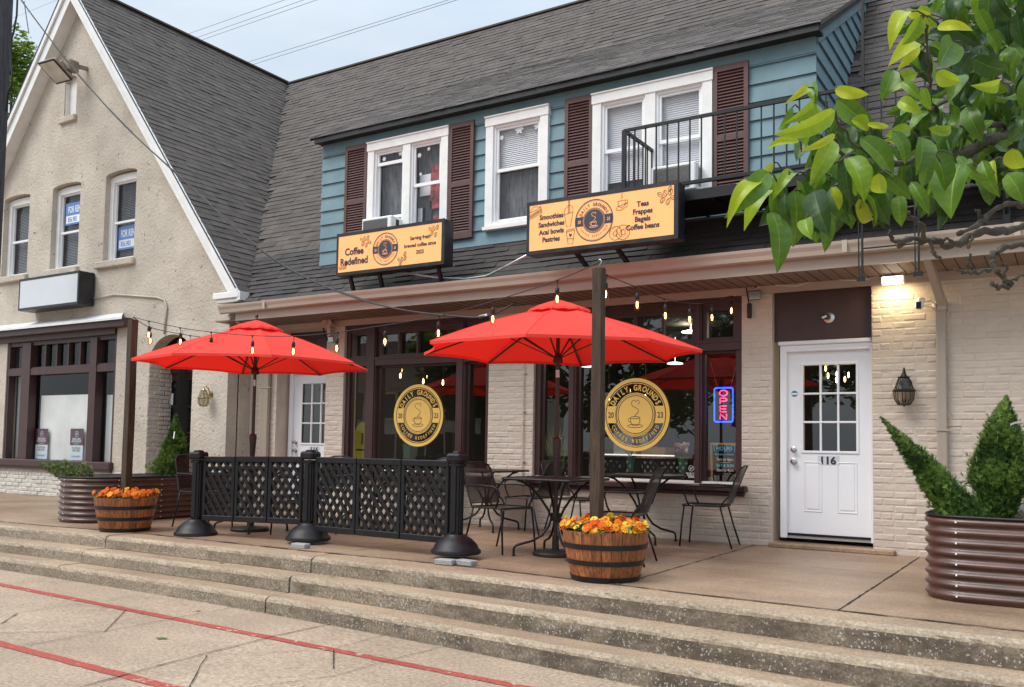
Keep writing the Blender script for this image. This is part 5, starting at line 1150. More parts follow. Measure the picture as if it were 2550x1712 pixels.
M['canvas'] = cloth('red_canvas', (.88, .10, .08), .32, (.95, .015, .008)); M['base'] = pm('base_metal', (.03, .024, .02), .5, .3, var=.3, vs=20, bump=.3, bs=90)
ub = make_umbrella('red market umbrella, the nearer one over the cafe table with the flower barrel in front', (-4.31, 7.72, G), rot=18)
p1 = oZ(565*K, 1213*K, G); make_umbrella('red market umbrella, the farther one behind the black lattice fence', (p1.x-.02, p1.y+.05, G), rot=10, r=1.38, zr=.93, zt=1.46)
def tb(px, Y): return oY(px, 1250, Y).x
chair = make_chair('black mesh armchair on the left of the umbrella table facing right', (-4.92, 7.70, G), radians(78))
def ch(x, y, rz, lab): return dup(chair, (x, y, G), radians(rz), lab)
T1 = make_table('black metal table pierced by the nearer umbrella pole', (-4.31, 7.72, G))
t2x = tb(1212, 9.50); T2 = dup(T1, (t2x, 9.50, G), 0, 'black metal table by the brick pier between the shop windows')
t3x = XY(1608, 9.50, 1215)-.05; dup(T1, (t3x, 9.50, G), 0, 'black metal table under the right shop window behind the wooden post')
ch(-3.46, 9.62, -82, 'black mesh armchair nearest the white door, standing alone below the right window corner')
ch(-3.62, 7.66, -80, 'black mesh armchair right of the flower barrel, its back to the door')
ch(XY(1300, 9.3, 1270)+.05, 9.40, -95, 'black mesh armchair behind the umbrella table, its back toward the left window frame')
ch(XY(1440, 9.35, 1290)-.1, 9.50, 82, 'black mesh armchair between the umbrella table and the wooden post, farther back')
q = p1
dup(T1, (p1.x, p1.y+.05, G), 0, 'black metal table behind the lattice fence under the farther umbrella')
ch(p1.x-.75, p1.y-.02, 82, 'black mesh armchair peeking out left of the lattice fence')
ch(p1.x+.72, p1.y+.15, -85, 'black mesh armchair behind the left fence panels, right of the farther umbrella pole')
ch(XY(800, 8.8, 1140), 8.8, 5, 'black mesh armchair back showing above the middle fence post')
dup(T1, (XY(880, 9.2, 1140)+.3, 9.3, G), 0, 'black metal table behind the fence below the left shop window')
ch(XY(1046, 9.3, 1140), 9.55, 0, 'black mesh armchair back showing above the right fence panels')
# ================================================================== FENCE
F1, F2, F3 = Vector((-8.43, 6.77, 0)), Vector((-6.885, 6.97, 0)), Vector((-4.93, 6.92, 0))
def fpost(p, lab, zb, zt, ang):
    t = thing('fence_post', lab, 'fence post', (p.x, p.y, zb), 'lattice fence posts')
    b = MB(); b.lathe([(0, 0), (.225, 0), (.238, .012), (.234, .035), (.215, .048), (.20, .085), (.145, .14), (.10, .165), (.09, .18), (0, .18)], (p.x, p.y, zb), 36); b.build('weighted_base', M['blackp'], t, smooth='auto')
    q = MB(); q.bbox(-.05, .05, -.05, .05, .13, zt-zb-.12, .012); 
    for s in (-1, 1): q.bbox(s*.05-.012, s*.05+.012, -.028, .028, .2, zt-zb-.14, .004); q.bbox(-.028, .028, s*.05-.012, s*.05+.012, .2, zt-zb-.14, .004)
    R = Matrix.Translation((p.x, p.y, zb)) @ Matrix.Rotation(ang, 4, 'Z'); mb = MB(); mb.merge(q, R); mb.build('post', M['blackp'], t)
    q = MB(); h = zt-zb; q.bbox(-.085, .085, -.085, .085, h-.105, h-.02, .02); q.bbox(-.062, .062, -.062, .062, h-.145, h-.11, .008); q.bbox(-.05, .05, -.05, .05, h-.03, h, .02); mb = MB(); mb.merge(q, R); mb.build('cap', M['blackp'], t)
a12 = math.atan2((F2-F1).y, (F2-F1).x); a23 = math.atan2((F3-F2).y, (F3-F2).x)
fpost(F1, 'left black plastic fence post on a round weighted base', G, -.105, a12)
fpost(F2, 'middle black plastic fence post with its base propped on one grey brick', G+.035, -.075, (a12+a23)/2)
fpost(F3, 'right black plastic fence post with its base propped on two grey bricks', G+.05, -.06, a23)
def panel(a, b, za, zb, h, lab, gap=0):
    a = a.copy(); b = b.copy(); a.z = za; b.z = zb; d = b-a; L = d.length; U = d.normalized(); V = Vector((0, 0, 1)); Nn = U.cross(V).normalized()
    T = Matrix(((U.x, Nn.x, V.x, a.x), (U.y, Nn.y, V.y, a.y), (U.z, Nn.z, V.z, a.z), (0, 0, 0, 1)))
    t = thing('lattice_panel', lab, 'fence panel', tuple(a+d*.5), 'lattice fence panels')
    q = MB(); 
    q.bbox(.0, L, -.022, .022, h-.062, h, .006); q.bbox(0, L, -.022, .022, 0, .062, .006); q.bbox(0, .04, -.02, .02, .06, h-.06, .005); q.bbox(L-.04, L, -.02, .02, .06, h-.06, .005)
    if gap: q.lathe([(0, 0), (.008, 0), (.008, .01), (0, .01)], (L, -.024, h-.035), 8)
    mb = MB(); mb.merge(q, T); mb.build('frame', M['blackp'], t)
    x0, x1, z0, z1 = .035, L-.035, .055, h-.055; W_, H_ = x1-x0, z1-z0; sp = .100; q = MB()
    for s, y in ((1, -.008), (-1, .008)):
        c = -H_
        while c < W_+H_:
            pts = []
            # line from (c,0) going up with slope: x = c + z*s*0.75
            k = .70*s; lo, hi = 0, H_
            for zlim in (0, W_):
                pass
            xa = c; 
            z_lo, z_hi = 0., H_
            for bound in (0., W_):
                zz = (bound-c)/k
                if k > 0:
                    if bound == 0.: z_lo = max(z_lo, zz)
                    else: z_hi = min(z_hi, zz)
                else:
                    if bound == 0.: z_hi = min(z_hi, zz)
                    else: z_lo = max(z_lo, zz)
            if z_hi-z_lo > .02: q.beam((x0+c+k*z_lo, y, z0+z_lo), (x0+c+k*z_hi, y, z0+z_hi), .016, .030, upv=(0, 1, 0)) if 0 else q.beam((x0+c+k*z_lo, y, z0+z_lo), (x0+c+k*z_hi, y, z0+z_hi), .037, .012, upv=(0, 1, 0))
            c += sp
    mb = MB(); mb.merge(q, T); mb.build('lattice', M['blackp'], t)
    if gap:
        mb = MB(); q = MB(); q.lathe([(0, 0), (.009, 0), (.009, .012), (0, .014)], (0, 0, 0), 10)
        for zz in (.035, h-.035): mb.merge(q, T @ Matrix.Translation((L+.004, -.01, zz)) @ Matrix.Rotation(pi/2, 4, 'X'))
        mb.build('hinge_pin', M['vinyl'], t)
def span(a, b, n, zt0, zt1, h, labs, inset=.085, gaps=()):
    U = (b-a).normalized(); a2 = a+U*inset; b2 = b-U*inset
    for i in range(n):
        g = .006; p = a2.lerp(b2, i/n)+U*g; q = a2.lerp(b2, (i+1)/n)-U*g; z0 = zt0+(zt1-zt0)*i/n-h; z1 = zt0+(zt1-zt0)*(i+1)/n-h
        panel(p, q, z0, z1, h, labs[i], i in gaps)
span(F1, F2, 3, -.175, -.150, .72, ['leftmost black lattice fence panel', 'second black lattice fence panel from the left', 'third black lattice fence panel from the left, just before the middle post'])
span(F2, F3, 3, -.150, -.150, .78, ['fourth black lattice fence panel from the left, just after the middle post', 'fifth black lattice fence panel from the left with white hinge pins', 'rightmost black lattice fence panel beside the end post'], gaps=(1, 2))
def pbrick(x, y, lab, rz=0): 
    mb = MB(); q = MB(); q.bbox(-.09, .09, -.05, .05, 0, .05, .008); mb.merge(q, Matrix.Translation((x, y, G+.001)) @ Matrix.Rotation(rz, 4, 'Z')); tag(mb.build('brick', M['stone']), lab, 'brick', 'grey bricks under the fence bases')
c = oZ(750, 1366, G); pbrick(c.x, c.y-.01, 'single grey brick under the middle fence base', .1)
c = oZ(1104, 1408, G); pbrick(c.x, c.y+.03, 'left of two grey bricks under the right fence base', .15); c = oZ(1157, 1410, G); pbrick(c.x, c.y+.03, 'right of two grey bricks under the right fence base', -.1)
# ================================================================== BARRELS, POSTS, FLOWERS
def barrel_mat():
    mt = pm('barrel_wood', (.38, .125, .036), .55, var=.42, vs=6, scale=(14, 14, 1.1), bump=.4, bs=16, tone=.28, bdist=.004, coat=.15, c2=(.10, .034, .012), dirt=.6, dirtc=(.03, .013, .008), ds=4.)
    return mt
M['barrel'] = barrel_mat()
def make_barrel(label, loc):
    t = thing('barrel_planter', label, 'planter', loc, 'half barrel planters', True); h = .395; r0_, r1_ = .268, .350; n = 26
    R = lambda z: r0_+(r1_-r0_)*(z/h)+.010*sin(pi*z/h)
    b = MB()
    for k in range(n):
        a0, a1 = 2*pi*k/n+.006, 2*pi*(k+1)/n-.006; tn = random.random(); zs = [0, .1, .2, .3, h+jit(.003)]
        A = []; B = []; A2 = []; B2 = []
        for z in zs:
            r = R(z); am = (a0+a1)/2
            A.append((r*cos(a0), r*sin(a0), z)); B.append((r*cos(a1), r*sin(a1), z)); A2.append(((r-.022)*cos(a0), (r-.022)*sin(a0), z)); B2.append(((r-.022)*cos(a1), (r-.022)*sin(a1), z))
        b.strip(A, B, 0, tn); b.strip(A2, B2, 0, tn); b.strip(A, A2, 0, tn); b.strip(B, B2, 0, tn); b.add([A[-1], B[-1], B2[-1], A2[-1]], [(0, 1, 2, 3)], 0, tn)
    b.lathe([(0, .02), (r0_-.01, .02)], n=n, caps=False); b.build('staves', M['barrel'], t)
    for za, zb_h in ((.0, .045), (.135, .172), (.262, .302)):
        hp = MB(); hp.lathe([(R(za)+.001, za), (R(za)+.006, za), (R(zb_h)+.006, zb_h), (R(zb_h)+.001, zb_h)], n=48, caps=False); hp.build('hoop', M['black'], t, smooth='auto')
    s = MB(); s.lathe([(0, h-.035), (R(h)-.02, h-.04)], n=24, caps=False); s.build('soil', M['soil'], t)
    return t
def flower_bed(name, label, c, R, z, n, pal, hole):
    t = thing(name, label, 'flowers', (c[0], c[1], z))
    f = MB(); lf = MB(); 
    for i in range(n):
        for _ in range(30):
            a = random.uniform(0, 2*pi); rr = R*math.sqrt(random.random())*1.06; x, y = rr*cos(a), rr*sin(a)
            if max(abs(x), abs(y)) > hole: break
        hz = z+.035+random.random()*.11*(1.15-rr/R*.6); s = random.uniform(.024, .035)
        # face up/out, turned partly to all sides
        d = Vector((x*1.2+jit(.5)*R, y*1.2+jit(.5)*R-.25*R, R*random.uniform(.25, 1.1))).normalized(); q = d.to_track_quat('Z', 'Y').to_matrix().to_4x4(); T = Matrix.Translation((c[0]+x, c[1]+y, hz)) @ q @ Matrix.Rotation(random.uniform(-.5, .5), 4, 'Z')
        col = random.choices(range(len(pal)), weights=pal)[0]
        for k in range(5):
            pa = [90, 150, 30, 215, 325][k]; pr = s*(1.05 if k < 3 else 1.0); ca, sa = cos(radians(pa)), sin(radians(pa)); P = [(0, 0, .002*k)]
            for j in range(9):
                th = -1.05+2.1*j/8; rad_ = pr*(1+.10*sin(j*2.3+i)); P.append((rad_*cos(radians(pa)+th*.85)*.98, rad_*sin(radians(pa)+th*.85), .003*k+.004*sin(j*2.1+i)-.10*rad_*abs(th)))
            f.add([T @ Vector(p) for p in P], [(0, j, j+1) for j in range(1, 9)], col, random.random())
        P = [(.26*s*cos(2*pi*j/7), .26*s*sin(2*pi*j/7), .018*s/.024) for j in range(7)]; f.add([T @ Vector(p) for p in P], [tuple(range(7))], len(pal), .4)
    f.build('blossoms', [M['fl_orange'], M['fl_deep'], M['fl_yellow'], M['fl_pale'], M['fl_eye']], t)
    for i in range(int(n*4.5)):
        a = random.uniform(0, 2*pi); rr = R*math.sqrt(random.random())*1.03; x, y = rr*cos(a), rr*sin(a); s = random.uniform(.018, .034); T = Matrix.Translation((c[0]+x, c[1]+y, z+.01+random.random()*.075)) @ Matrix.Rotation(random.uniform(0, 6.3), 4, 'Z') @ Matrix.Rotation(random.uniform(-.9, .2), 4, 'X')
        P = [(0, 0, 0), (.35*s, .5*s, .1*s), (.3*s, 1.2*s, 0), (0, 1.7*s, -.15*s), (-.3*s, 1.2*s, 0), (-.35*s, .5*s, .1*s)]; lf.add([T @ Vector(p) for p in P], [(0, 1, 2, 3), (0, 3, 4, 5)], 0, random.random())
    lf.build('leaves', M['fl_leaf'], t)
M['fl_orange'] = leafm('pansy_orange', ((.80, .16, .005), (.95, .30, .01)), .3, .3); M['fl_deep'] = leafm('pansy_deep', ((.72, .07, .005), (.88, .15, .01)), .3, .3); M['fl_yellow'] = leafm('pansy_amber', ((.90, .38, .01), (.95, .55, .03)), .3, .3)
M['fl_pale'] = leafm('pansy_yellow', ((.90, .72, .06), (.92, .82, .15)), .3, .3); M['fl_eye'] = pm('pansy_eye', (.55, .10, .01), .6, var=.2); M['fl_leaf'] = leafm('pansy_leaf', ((.02, .05, .015), (.06, .13, .03)), .2, .4)
bA = oZ(1378*K, 1322*K, G); bA.y += .02; bB = oZ(285*K, 1211*K, G)
ba = make_barrel('wooden half barrel of orange pansies at the step edge near the umbrella table', tuple(bA)); dup(ba, tuple(bB), radians(140), 'wooden half barrel of pansies left of the lattice fence')
flower_bed('pansy_flowers', 'orange and yellow pansies filling the nearer barrel around the wooden post', bA, .335, G+.37, 155, (4, 2.5, 3.5, 3.6), .065)
flower_bed('pansy_flowers', 'orange pansies filling the farther barrel left of the lattice fence', bB, .335, G+.37, 105, (6, 2, 2.5, .8), .065)
def wpost(c, zt, lab, rz=0):
    t = thing('wooden_post', lab, 'post', (c.x, c.y, G+.3), 'dark wooden posts holding string lights'); b = MB(); n = 16; h = .0445
    zs = [G+.3+(zt-G-.3)*i/n for i in range(n+1)]; cs = [(-h, -h), (h, -h), (h, h), (-h, h)]
    rows = [[(c.x+x+.003*sin(z*3+x*40), c.y+y+.002*sin(z*4), z) for x, y in ((-h+.004, -h), (h-.004, -h), (h, -h+.004), (h, h-.004), (h-.004, h), (-h+.004, h), (-h, h-.004), (-h, -h+.004))] for z in zs]
    vs = [p for r in rows for p in r]; fs = []
    for i in range(n):
        for k in range(8): fs.append((i*8+k, i*8+(k+1) % 8, (i+1)*8+(k+1) % 8, (i+1)*8+k))
    fs.append(tuple(n*8+k for k in range(8))); b.add(vs, fs); b.build('timber', M['wood'], t)
    hk = MB(); hk.tube([(c.x, c.y, zt-.02), (c.x, c.y, zt+.03), (c.x+.018, c.y, zt+.045), (c.x+.02, c.y, zt+.065), (c.x+.005, c.y, zt+.078), (c.x-.012, c.y, zt+.068)], .004, 7); hk.build('hook', M['chrome'], t, smooth=True)
zA = ZY(1362*K, 614*K, bA.y); zB = ZY(303*K, 730*K, bB.y)
pA = Vector((XY(1362*K, bA.y, 850)+.0, bA.y, 0)); pA = Vector((oY(1365*K, 800*K, bA.y).x, bA.y, 0)); pB = Vector((oY(299*K, 850*K, bB.y).x, bB.y, 0))
wpost(pA, zA, 'nearer dark wooden post rising from the barrel by the umbrella table'); wpost(pB, zB, 'farther dark wooden post rising from the barrel left of the fence')
# ================================================================== STRING LIGHTS
def strand(name, label, way, bulbs):
    """way: 3D anchor points with sag; bulbs: 3D hang points on the wire"""
    t = thing(name, label, 'string lights', tuple(way[0]), 'strands of warm bulbs'); b = MB(); b.tube(way, .0045, 6); b.build('wire', M['black'], t, smooth=True)
    for p in bulbs:
        p = Vector(p); tw = jit(.015); s = MB(); s.lathe([(0, 0), (.010, 0), (.014, .012), (0, .02)], p+Vector((0, 0, -.012)), 8); s.tube([p, p+Vector((tw*.6, 0, -.035)), p+Vector((tw, 0, -.055))], .0035, 5); q = p+Vector((tw, 0, -.055)); s.lathe([(0, 0), (.008, -.002), (.017, -.014), (.019, -.05), (.015, -.062), (0, -.062)], q, 12); s.build('socket', M['blackp'], t, smooth='auto')
        g = MB(); g.lathe([(.012, 0), (.013, -.012), (.024, -.035), (.0295, -.06), (.024, -.082), (.010, -.096), (0, -.099)], q+Vector((0, 0, -.06)), 14, caps=False); gb = g.build('bulb', M['amber'], t, smooth=True)
        fl = MB(); fl.lathe([(0, 0), (.007, -.005), (.009, -.03), (.006, -.055), (0, -.058)], q+Vector((0, 0, -.078)), 8); fl.build('filament', M['fil'], gb, smooth=True)
def depth_at(x, xa, pa, xb, pb): # linear in 3D between two anchors, matched by photo x
    lo, hi = 0., 1.
    def px(p): v = Vector(p); return CX+F_*v.dot(right)/v.dot(fwd)
    for _ in range(40):
        mdl = (lo+hi)/2; p = Vector(pa).lerp(Vector(pb), mdl)
        if (px(p)-x)*(1 if px(pb) > px(pa) else -1) < 0: lo = mdl
        else: hi = mdl
    return Vector(pa).lerp(Vector(pb), (lo+hi)/2)
def wire_pts(pix, pa, pb):
    out = []
    for x, y in pix: q = depth_at(x*K, 0, pa, 0, pb); out.append(ray(x*K, y*K)*(q.dot(fwd)))
    return out
hkA = Vector((pA.x, pA.y, zA+.055)); hkB = Vector((pB.x, pB.y, zB+.03))
pix = [(340, 733), (411, 748), (482, 758), (576, 766), (671, 767), (771, 758), (881, 742), (1002, 721), (1127, 687), (1271, 640)]
W1 = wire_pts(pix, hkB, hkA); 
def densify(P, n=6):
    out = []
    for i in range(len(P)-1):
        p0 = P[max(i-1, 0)]; p1, p2 = P[i], P[i+1]; p3 = P[min(i+2, len(P)-1)]
        for k in range(n):
            t = k/n; out.append(.5*((2*p1)+(-p0+p2)*t+(2*p0-5*p1+4*p2-p3)*t*t+(-p0+3*p1-3*p2+p3)*t**3))
    return out+[P[-1]]

strand('string_lights', 'long strand of ten warm bulbs sagging between the two wooden posts', densify([hkB]+W1+[hkA]), W1)
wallL = oY(760*K, 755*K, FY-.15); pix = [(345, 748), (434, 766), (530, 778), (625, 782), (722, 774)]; W2 = wire_pts(pix, hkB, wallL)
strand('string_lights', 'short strand of bulbs running behind the farther umbrella to the left eave', densify([hkB]+W2+[wallL]), W2)
wallR = oY(1688*K, 690*K, FY-.12); wallR2 = wallR; pix = [(1385, 628), (1451, 655), (1515, 682), (1575, 692), (1623, 690), (1668, 676)]; W3 = wire_pts(pix, hkA, wallR)
strand('string_lights', 'strand of six warm bulbs from the nearer post to the wall by the white door', densify([hkA+Vector((.045, 0, -.05))]+W3+[wallR]), W3)
# ================================================================== CORRUGATED PLANTERS
M['corr'] = pm('corrugated_brown', (.105, .048, .036), .34, var=.25, vs=5, scale=(1, 1, 5), bump=.1, bs=30, dirt=.2, dirtc=(.16, .09, .07), ds=3, coat=.2)
def corr(label, cx, cy, hw, hd, r, z0, h, seams):
    t = thing('corrugated_planter', label, 'planter', (cx, cy, z0), 'brown corrugated metal planters')
    base = rounded(r, hw, hd, 14)
    pts = []   # add points along straight runs
    n = len(base)
    for i in range(n):
        a = Vector((*base[i], 0)); b = Vector((*base[(i+1) % n], 0)); k = max(1, int((b-a).length/.12))
        for j in range(k): pts.append(a.lerp(b, j/k))
    n = len(pts); ridges = 8; nv = ridges*8; vs = []; fs = []
    nrm = []
    for i in range(n): d = (pts[(i+1) % n]-pts[i-1]).normalized(); nrm.append(Vector((d.y, -d.x, 0)))
    for j in range(nv+1):
        z = z0+h*j/nv; o_ = .013*cos(2*pi*ridges*j/nv-pi)
        for i in range(n): p = pts[i]+nrm[i]*o_; vs.append((cx+p.x, cy+p.y, z))
    for j in range(nv):
        for i in range(n): fs.append((j*n+i, j*n+(i+1) % n, (j+1)*n+(i+1) % n, (j+1)*n+i))
    b = MB(); b.add(vs, fs, 0); b.build('wall_panel', M['corr'], t, smooth=True)
    b = MB(); b.tube([(cx+p.x, cy+p.y, z0+h) for p in pts], .010, 6, closed=True); b.build('rim', M['black'], t, smooth=True)
    b = MB(); vs = []
    for z in (z0+h-.12, z0+h-.001):
        for i in range(n): p = pts[i]-nrm[i]*.016; vs.append((cx+p.x, cy+p.y, z))
    b.add(vs, [(i, (i+1) % n, n+(i+1) % n, n+i) for i in range(n)]); b.build('liner', M['galv'], t, smooth=True)
    b = MB(); b.add([(cx+p.x*.97, cy+p.y*.97, z0+h-.07) for p in pts], [tuple(range(n))]); b.build('soil', M['soil'], t)
    b = MB()
    for sx_, sy_ in seams:   # rivet column at the perimeter point nearest to the seam position
        i = min(range(n), key=lambda k: (cx+pts[k].x-sx_)**2+(cy+pts[k].y-sy_)**2); p = pts[i]+nrm[i]*.014
        for k in range(ridges):
            z = z0+h*(k+.5)/ridges; q = MB(); q.lathe([(.0075, 0), (.006, .003), (0, .005)], n=8); T = Matrix.Translation((cx+p.x, cy+p.y, z)) @ nrm[i].to_track_quat('Z', 'Y').to_matrix().to_4x4(); b.merge(q, T)
    if seams: b.build('rivets', M['vinyl'], t)
    return t
corr('long brown corrugated metal planter along the stucco building, left of the fence', -10.85, 7.95, .45, 1.25, .42, G+.008, .57, [(-10.9, 6.7), (-10.4, 7.1), (-10.4, 7.7), (-10.4, 8.3), (-10.4, 8.9), (-11.2, 6.85)])
corr('brown corrugated metal planter at the right edge with two evergreens', -.405, 8.35, .55, 1.20, .30, G+.008, .60, [(-.72, 7.15), (.1, 7.2)])
# ================================================================== EVERGREENS
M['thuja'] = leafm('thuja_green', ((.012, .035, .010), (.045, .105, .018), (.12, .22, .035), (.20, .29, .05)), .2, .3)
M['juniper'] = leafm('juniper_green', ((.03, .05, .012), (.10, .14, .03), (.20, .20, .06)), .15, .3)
def evergreen(name, label, cat, p0, p1, R, prof, n, mat, size=.06, up=.6):
    t = thing(name, label, cat, tuple(p0)); ax = (p1-p0); L = ax.length; U = ax.normalized(); A = U.cross(Vector((0, 1, .1))).normalized(); B = U.cross(A)
    f = MB(); lump = [(random.random(), random.uniform(0, 6.28), random.uniform(.55, 1.38)) for _ in range(34)]
    for i in range(n):
        while True:
            h = random.random()
            if random.random() < prof(h)+.04: break
        a = random.uniform(0, 2*pi); rad_ = R*prof(h)
        k = 1
        for lh, la, lk in lump:
            dd = (h-lh)**2*22+(1-cos(a-la))*1.6
            if dd < .5: k += (lk-1)*(1-dd/.5)
        rr = rad_*k*(random.random()**.33)*(random.uniform(1.1, 1.45) if random.random() < .13 else 1); c = p0+U*(h*L)+(A*cos(a)+B*sin(a))*rr
        out = (A*cos(a)+B*sin(a)); tf = max(0, (h-.6)/.4); d = (out*random.uniform(.5, 1.0)*(1-.75*tf)+U*(random.uniform(up*.5, up*1.6)+.6*tf)+Vector((jit(.35), jit(.35), jit(.35)))).normalized()
        sd_ = d.cross(out+Vector((jit(.6), jit(.6), jit(.6)))).normalized(); s = size*random.uniform(.6, 1.3)*(1-.35*tf)
        tn = min(1, max(0, .04+.42*(rr/(rad_+1e-6))+ (.16 if rr > rad_*.98 else 0)+random.gauss(0, .15)))  # tone falls towards the core: inner shade put into the foliage colour
        # fan of narrow leaflets
        for q in range(5):
            an = (q-2)*.34; dd = d*cos(an)+sd_*sin(an); st = c+d*(s*.12*abs(q-2)); ln = s*(1-.14*abs(q-2)); w_ = sd_*(s*.055)
            f.add([st-w_, st+w_, st+dd*ln*.6+w_*1.1, st+dd*ln, st+dd*ln*.6-w_*1.1], [(0, 1, 2, 3, 4)], 0, tn)
    f.build('foliage', mat, t); s = MB(); s.tube([p0-U*.1, p0+U*L*.5, p0+U*L*.9], [.022, .014, .004], 7); s.build('stem', M['trunk'], t)
    return t
cone = lambda h: (min(1, (h+.04)*4.5))*(1-h)**.72*1.12
colm = lambda h: min(1, (h+.08)*5)*(1-h**2.6)**.8*(1-.35*h)
pt = lambda x, y, Y: oY(x*K, y*K, Y)
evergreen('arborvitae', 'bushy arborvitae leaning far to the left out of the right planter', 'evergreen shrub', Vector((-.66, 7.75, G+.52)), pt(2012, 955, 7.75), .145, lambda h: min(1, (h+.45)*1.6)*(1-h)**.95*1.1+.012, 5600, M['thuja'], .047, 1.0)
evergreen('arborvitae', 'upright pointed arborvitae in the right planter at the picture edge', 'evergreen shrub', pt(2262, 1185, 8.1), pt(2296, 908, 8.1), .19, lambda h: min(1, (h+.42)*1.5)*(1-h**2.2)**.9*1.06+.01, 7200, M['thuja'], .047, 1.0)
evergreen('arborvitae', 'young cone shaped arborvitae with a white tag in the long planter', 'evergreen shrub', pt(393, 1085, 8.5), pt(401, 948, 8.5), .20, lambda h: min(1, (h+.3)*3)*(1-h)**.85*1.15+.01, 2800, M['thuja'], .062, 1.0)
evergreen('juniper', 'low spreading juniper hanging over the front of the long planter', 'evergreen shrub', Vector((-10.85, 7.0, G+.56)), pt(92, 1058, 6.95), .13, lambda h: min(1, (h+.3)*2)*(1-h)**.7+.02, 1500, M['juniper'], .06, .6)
c = pt(396, 993, 8.28); mb = MB(); mb.quad(c+Vector((-.012, 0, -.05)), c+Vector((.012, 0, -.05)), c+Vector((.03, 0, .05)), c+Vector((.006, 0, .05))); tag(mb.build('plant_tag', M['vinyl']), 'small white paper tag on the cone arborvitae', 'tag')
c = pt(2325, 967, 7.8); mb = MB(); A = [c+Vector((-.06+.03*i, 0, .0+.022*sin(i*.7))) for i in range(6)]; mb.strip(A, [q+Vector((0, .01, -.016)) for q in A]); tag(mb.build('plant_ribbon', M['vinyl']), 'white plastic ribbon tied on the right edge arborvitae', 'ribbon')
# ================================================================== THINGS BEHIND THE SHOP GLASS
def neon(mb, pts, w_, y, m): mb.tube([(x, y, z) for x, z in pts], w_, 7, m)
Yn = YP+.06; c0 = oY(1779, 967, Yn); c1 = oY(1825, 1051, Yn); nx0, nx1, nz1, nz0 = c0.x, c1.x, c0.z, c1.z
t = thing('open_sign', 'blue and pink neon sign reading OPEN downwards in the right shop window', 'neon sign', ((nx0+nx1)/2, Yn, nz0))
mb = MB(); r_ = .025; P = [(x, Yn, z) for x, z in [((nx0+nx1)/2+a, (nz0+nz1)/2+b) for a, b in rounded(r_, (nx1-nx0)/2, (nz1-nz0)/2, 4)]]; mb.tube(P, .0085, 8, closed=True); mb.build('blue_tube', emis('neon_blue', (.01, .05, 1.0), 4), t, smooth=True)
mb = MB(); H_ = nz1-nz0; cxn = (nx0+nx1)/2; lw = (nx1-nx0)*.21; lh = H_*.083
for i, chn in enumerate('OPEN'):
    zc_ = nz1-H_*(.155+.232*i); S = lambda L: [(cxn+a*lw, Yn-.005, zc_+b*lh) for a, b in L]
    for L in {'O': [[(cos(2*pi*k/16), sin(2*pi*k/16)) for k in range(17)]], 'P': [[(-.8, -1), (-.8, 1), (.4, 1), (.85, .6), (.85, .2), (.4, -.1), (-.8, -.1)]], 'E': [[(.8, 1), (-.8, 1), (-.8, -1), (.8, -1)], [(-.8, 0), (.6, 0)]], 'N': [[(-.8, -1), (-.8, 1), (.8, -1), (.8, 1)]]}[chn]: mb.tube(S(L), .0065, 7)
mb.build('pink_letters', emis('neon_pink', (1.0, .03, .12), 3.5), t, smooth=True)
mb = MB(); mb.box(nx0+.02, nx1-.02, Yn+.02, Yn+.025, nz0+.02, nz1-.02); mb.build('backing', M['blackp'], t)
mb = MB(); mb.tube([(nx0+.04, Yn, nz1), (nx0-.05, Yn, nz1+.32)], .002, 4); mb.tube([(nx1-.03, Yn, nz1), (nx1+.06, Yn, nz1+.34)], .002, 4); mb.build('hanging_cord', M['galv'], t)
# chalkboard
Yc = YP+.05; A = oY(1767, 1103, Yc); B = oY(1840, 1105, Yc); D = oY(1844, 1208, Yc); cw, chh = (B.x-A.x), A.z-D.z
T4 = Matrix(((1, 0, .10, A.x+.00), (0, 1, -.2, Yc+.10), (0, 0, 1, D.z), (0, 0, 0, 1)))
t = thing('chalkboard', 'wood framed chalkboard lettered HOURS behind the shop glass by the door', 'chalkboard', (A.x, Yc, D.z))
def shear(mbx, x=-.03): return Matrix(((1, 0, x/chh*1., A.x-x), (0, 1, .12, Yc), (0, 0, 1, D.z), (0, 0, 0, 1)))
SH = Matrix(((1, 0, -.05, A.x+.03), (0, 1, .05, Yc-.03), (0, 0, 1, D.z), (0, 0, 0, 1)))
q = MB(); q.bbox(0, cw, -.01, .01, 0, .03, .004); q.bbox(0, cw, -.01, .01, chh-.03, chh, .004); q.bbox(0, .03, -.01, .01, .03, chh-.03, .004); q.bbox(cw-.03, cw, -.01, .01, .03, chh-.03, .004); mb = MB(); mb.merge(q, SH); mb.build('frame', pm('pine', (.62, .34, .12), .6, var=.15, vs=9), t)
q = MB(); q.box(.02, cw-.02, -.004, .004, .02, chh-.02); mb = MB(); mb.merge(q, SH); mb.build('board', pm('slate', (.006, .007, .010), .95, spec=.05), t)
q = MB(); cxx = cw/2
text(q, 'HOURS', cxx, -.008, chh*.83, chh*.12, .0015, 1., 0); q.box(cw*.28, cw*.72, -.009, -.008, chh*.80, chh*.808, 1)
text(q, 'MONDAY - FRIDAY', cxx, -.008, chh*.70, chh*.055, .0005, 1., 0); text(q, '7am to 4pm', cxx, -.008, chh*.57, chh*.10, .001, .85, 1); q.box(cw*.3, cw*.7, -.009, -.008, chh*.525, chh*.533, 1)
text(q, 'SAT & SUN', cxx, -.008, chh*.42, chh*.10, .0012, .9, 0); text(q, '8am to 4pm', cxx, -.008, chh*.31, chh*.10, .001, .85, 1)
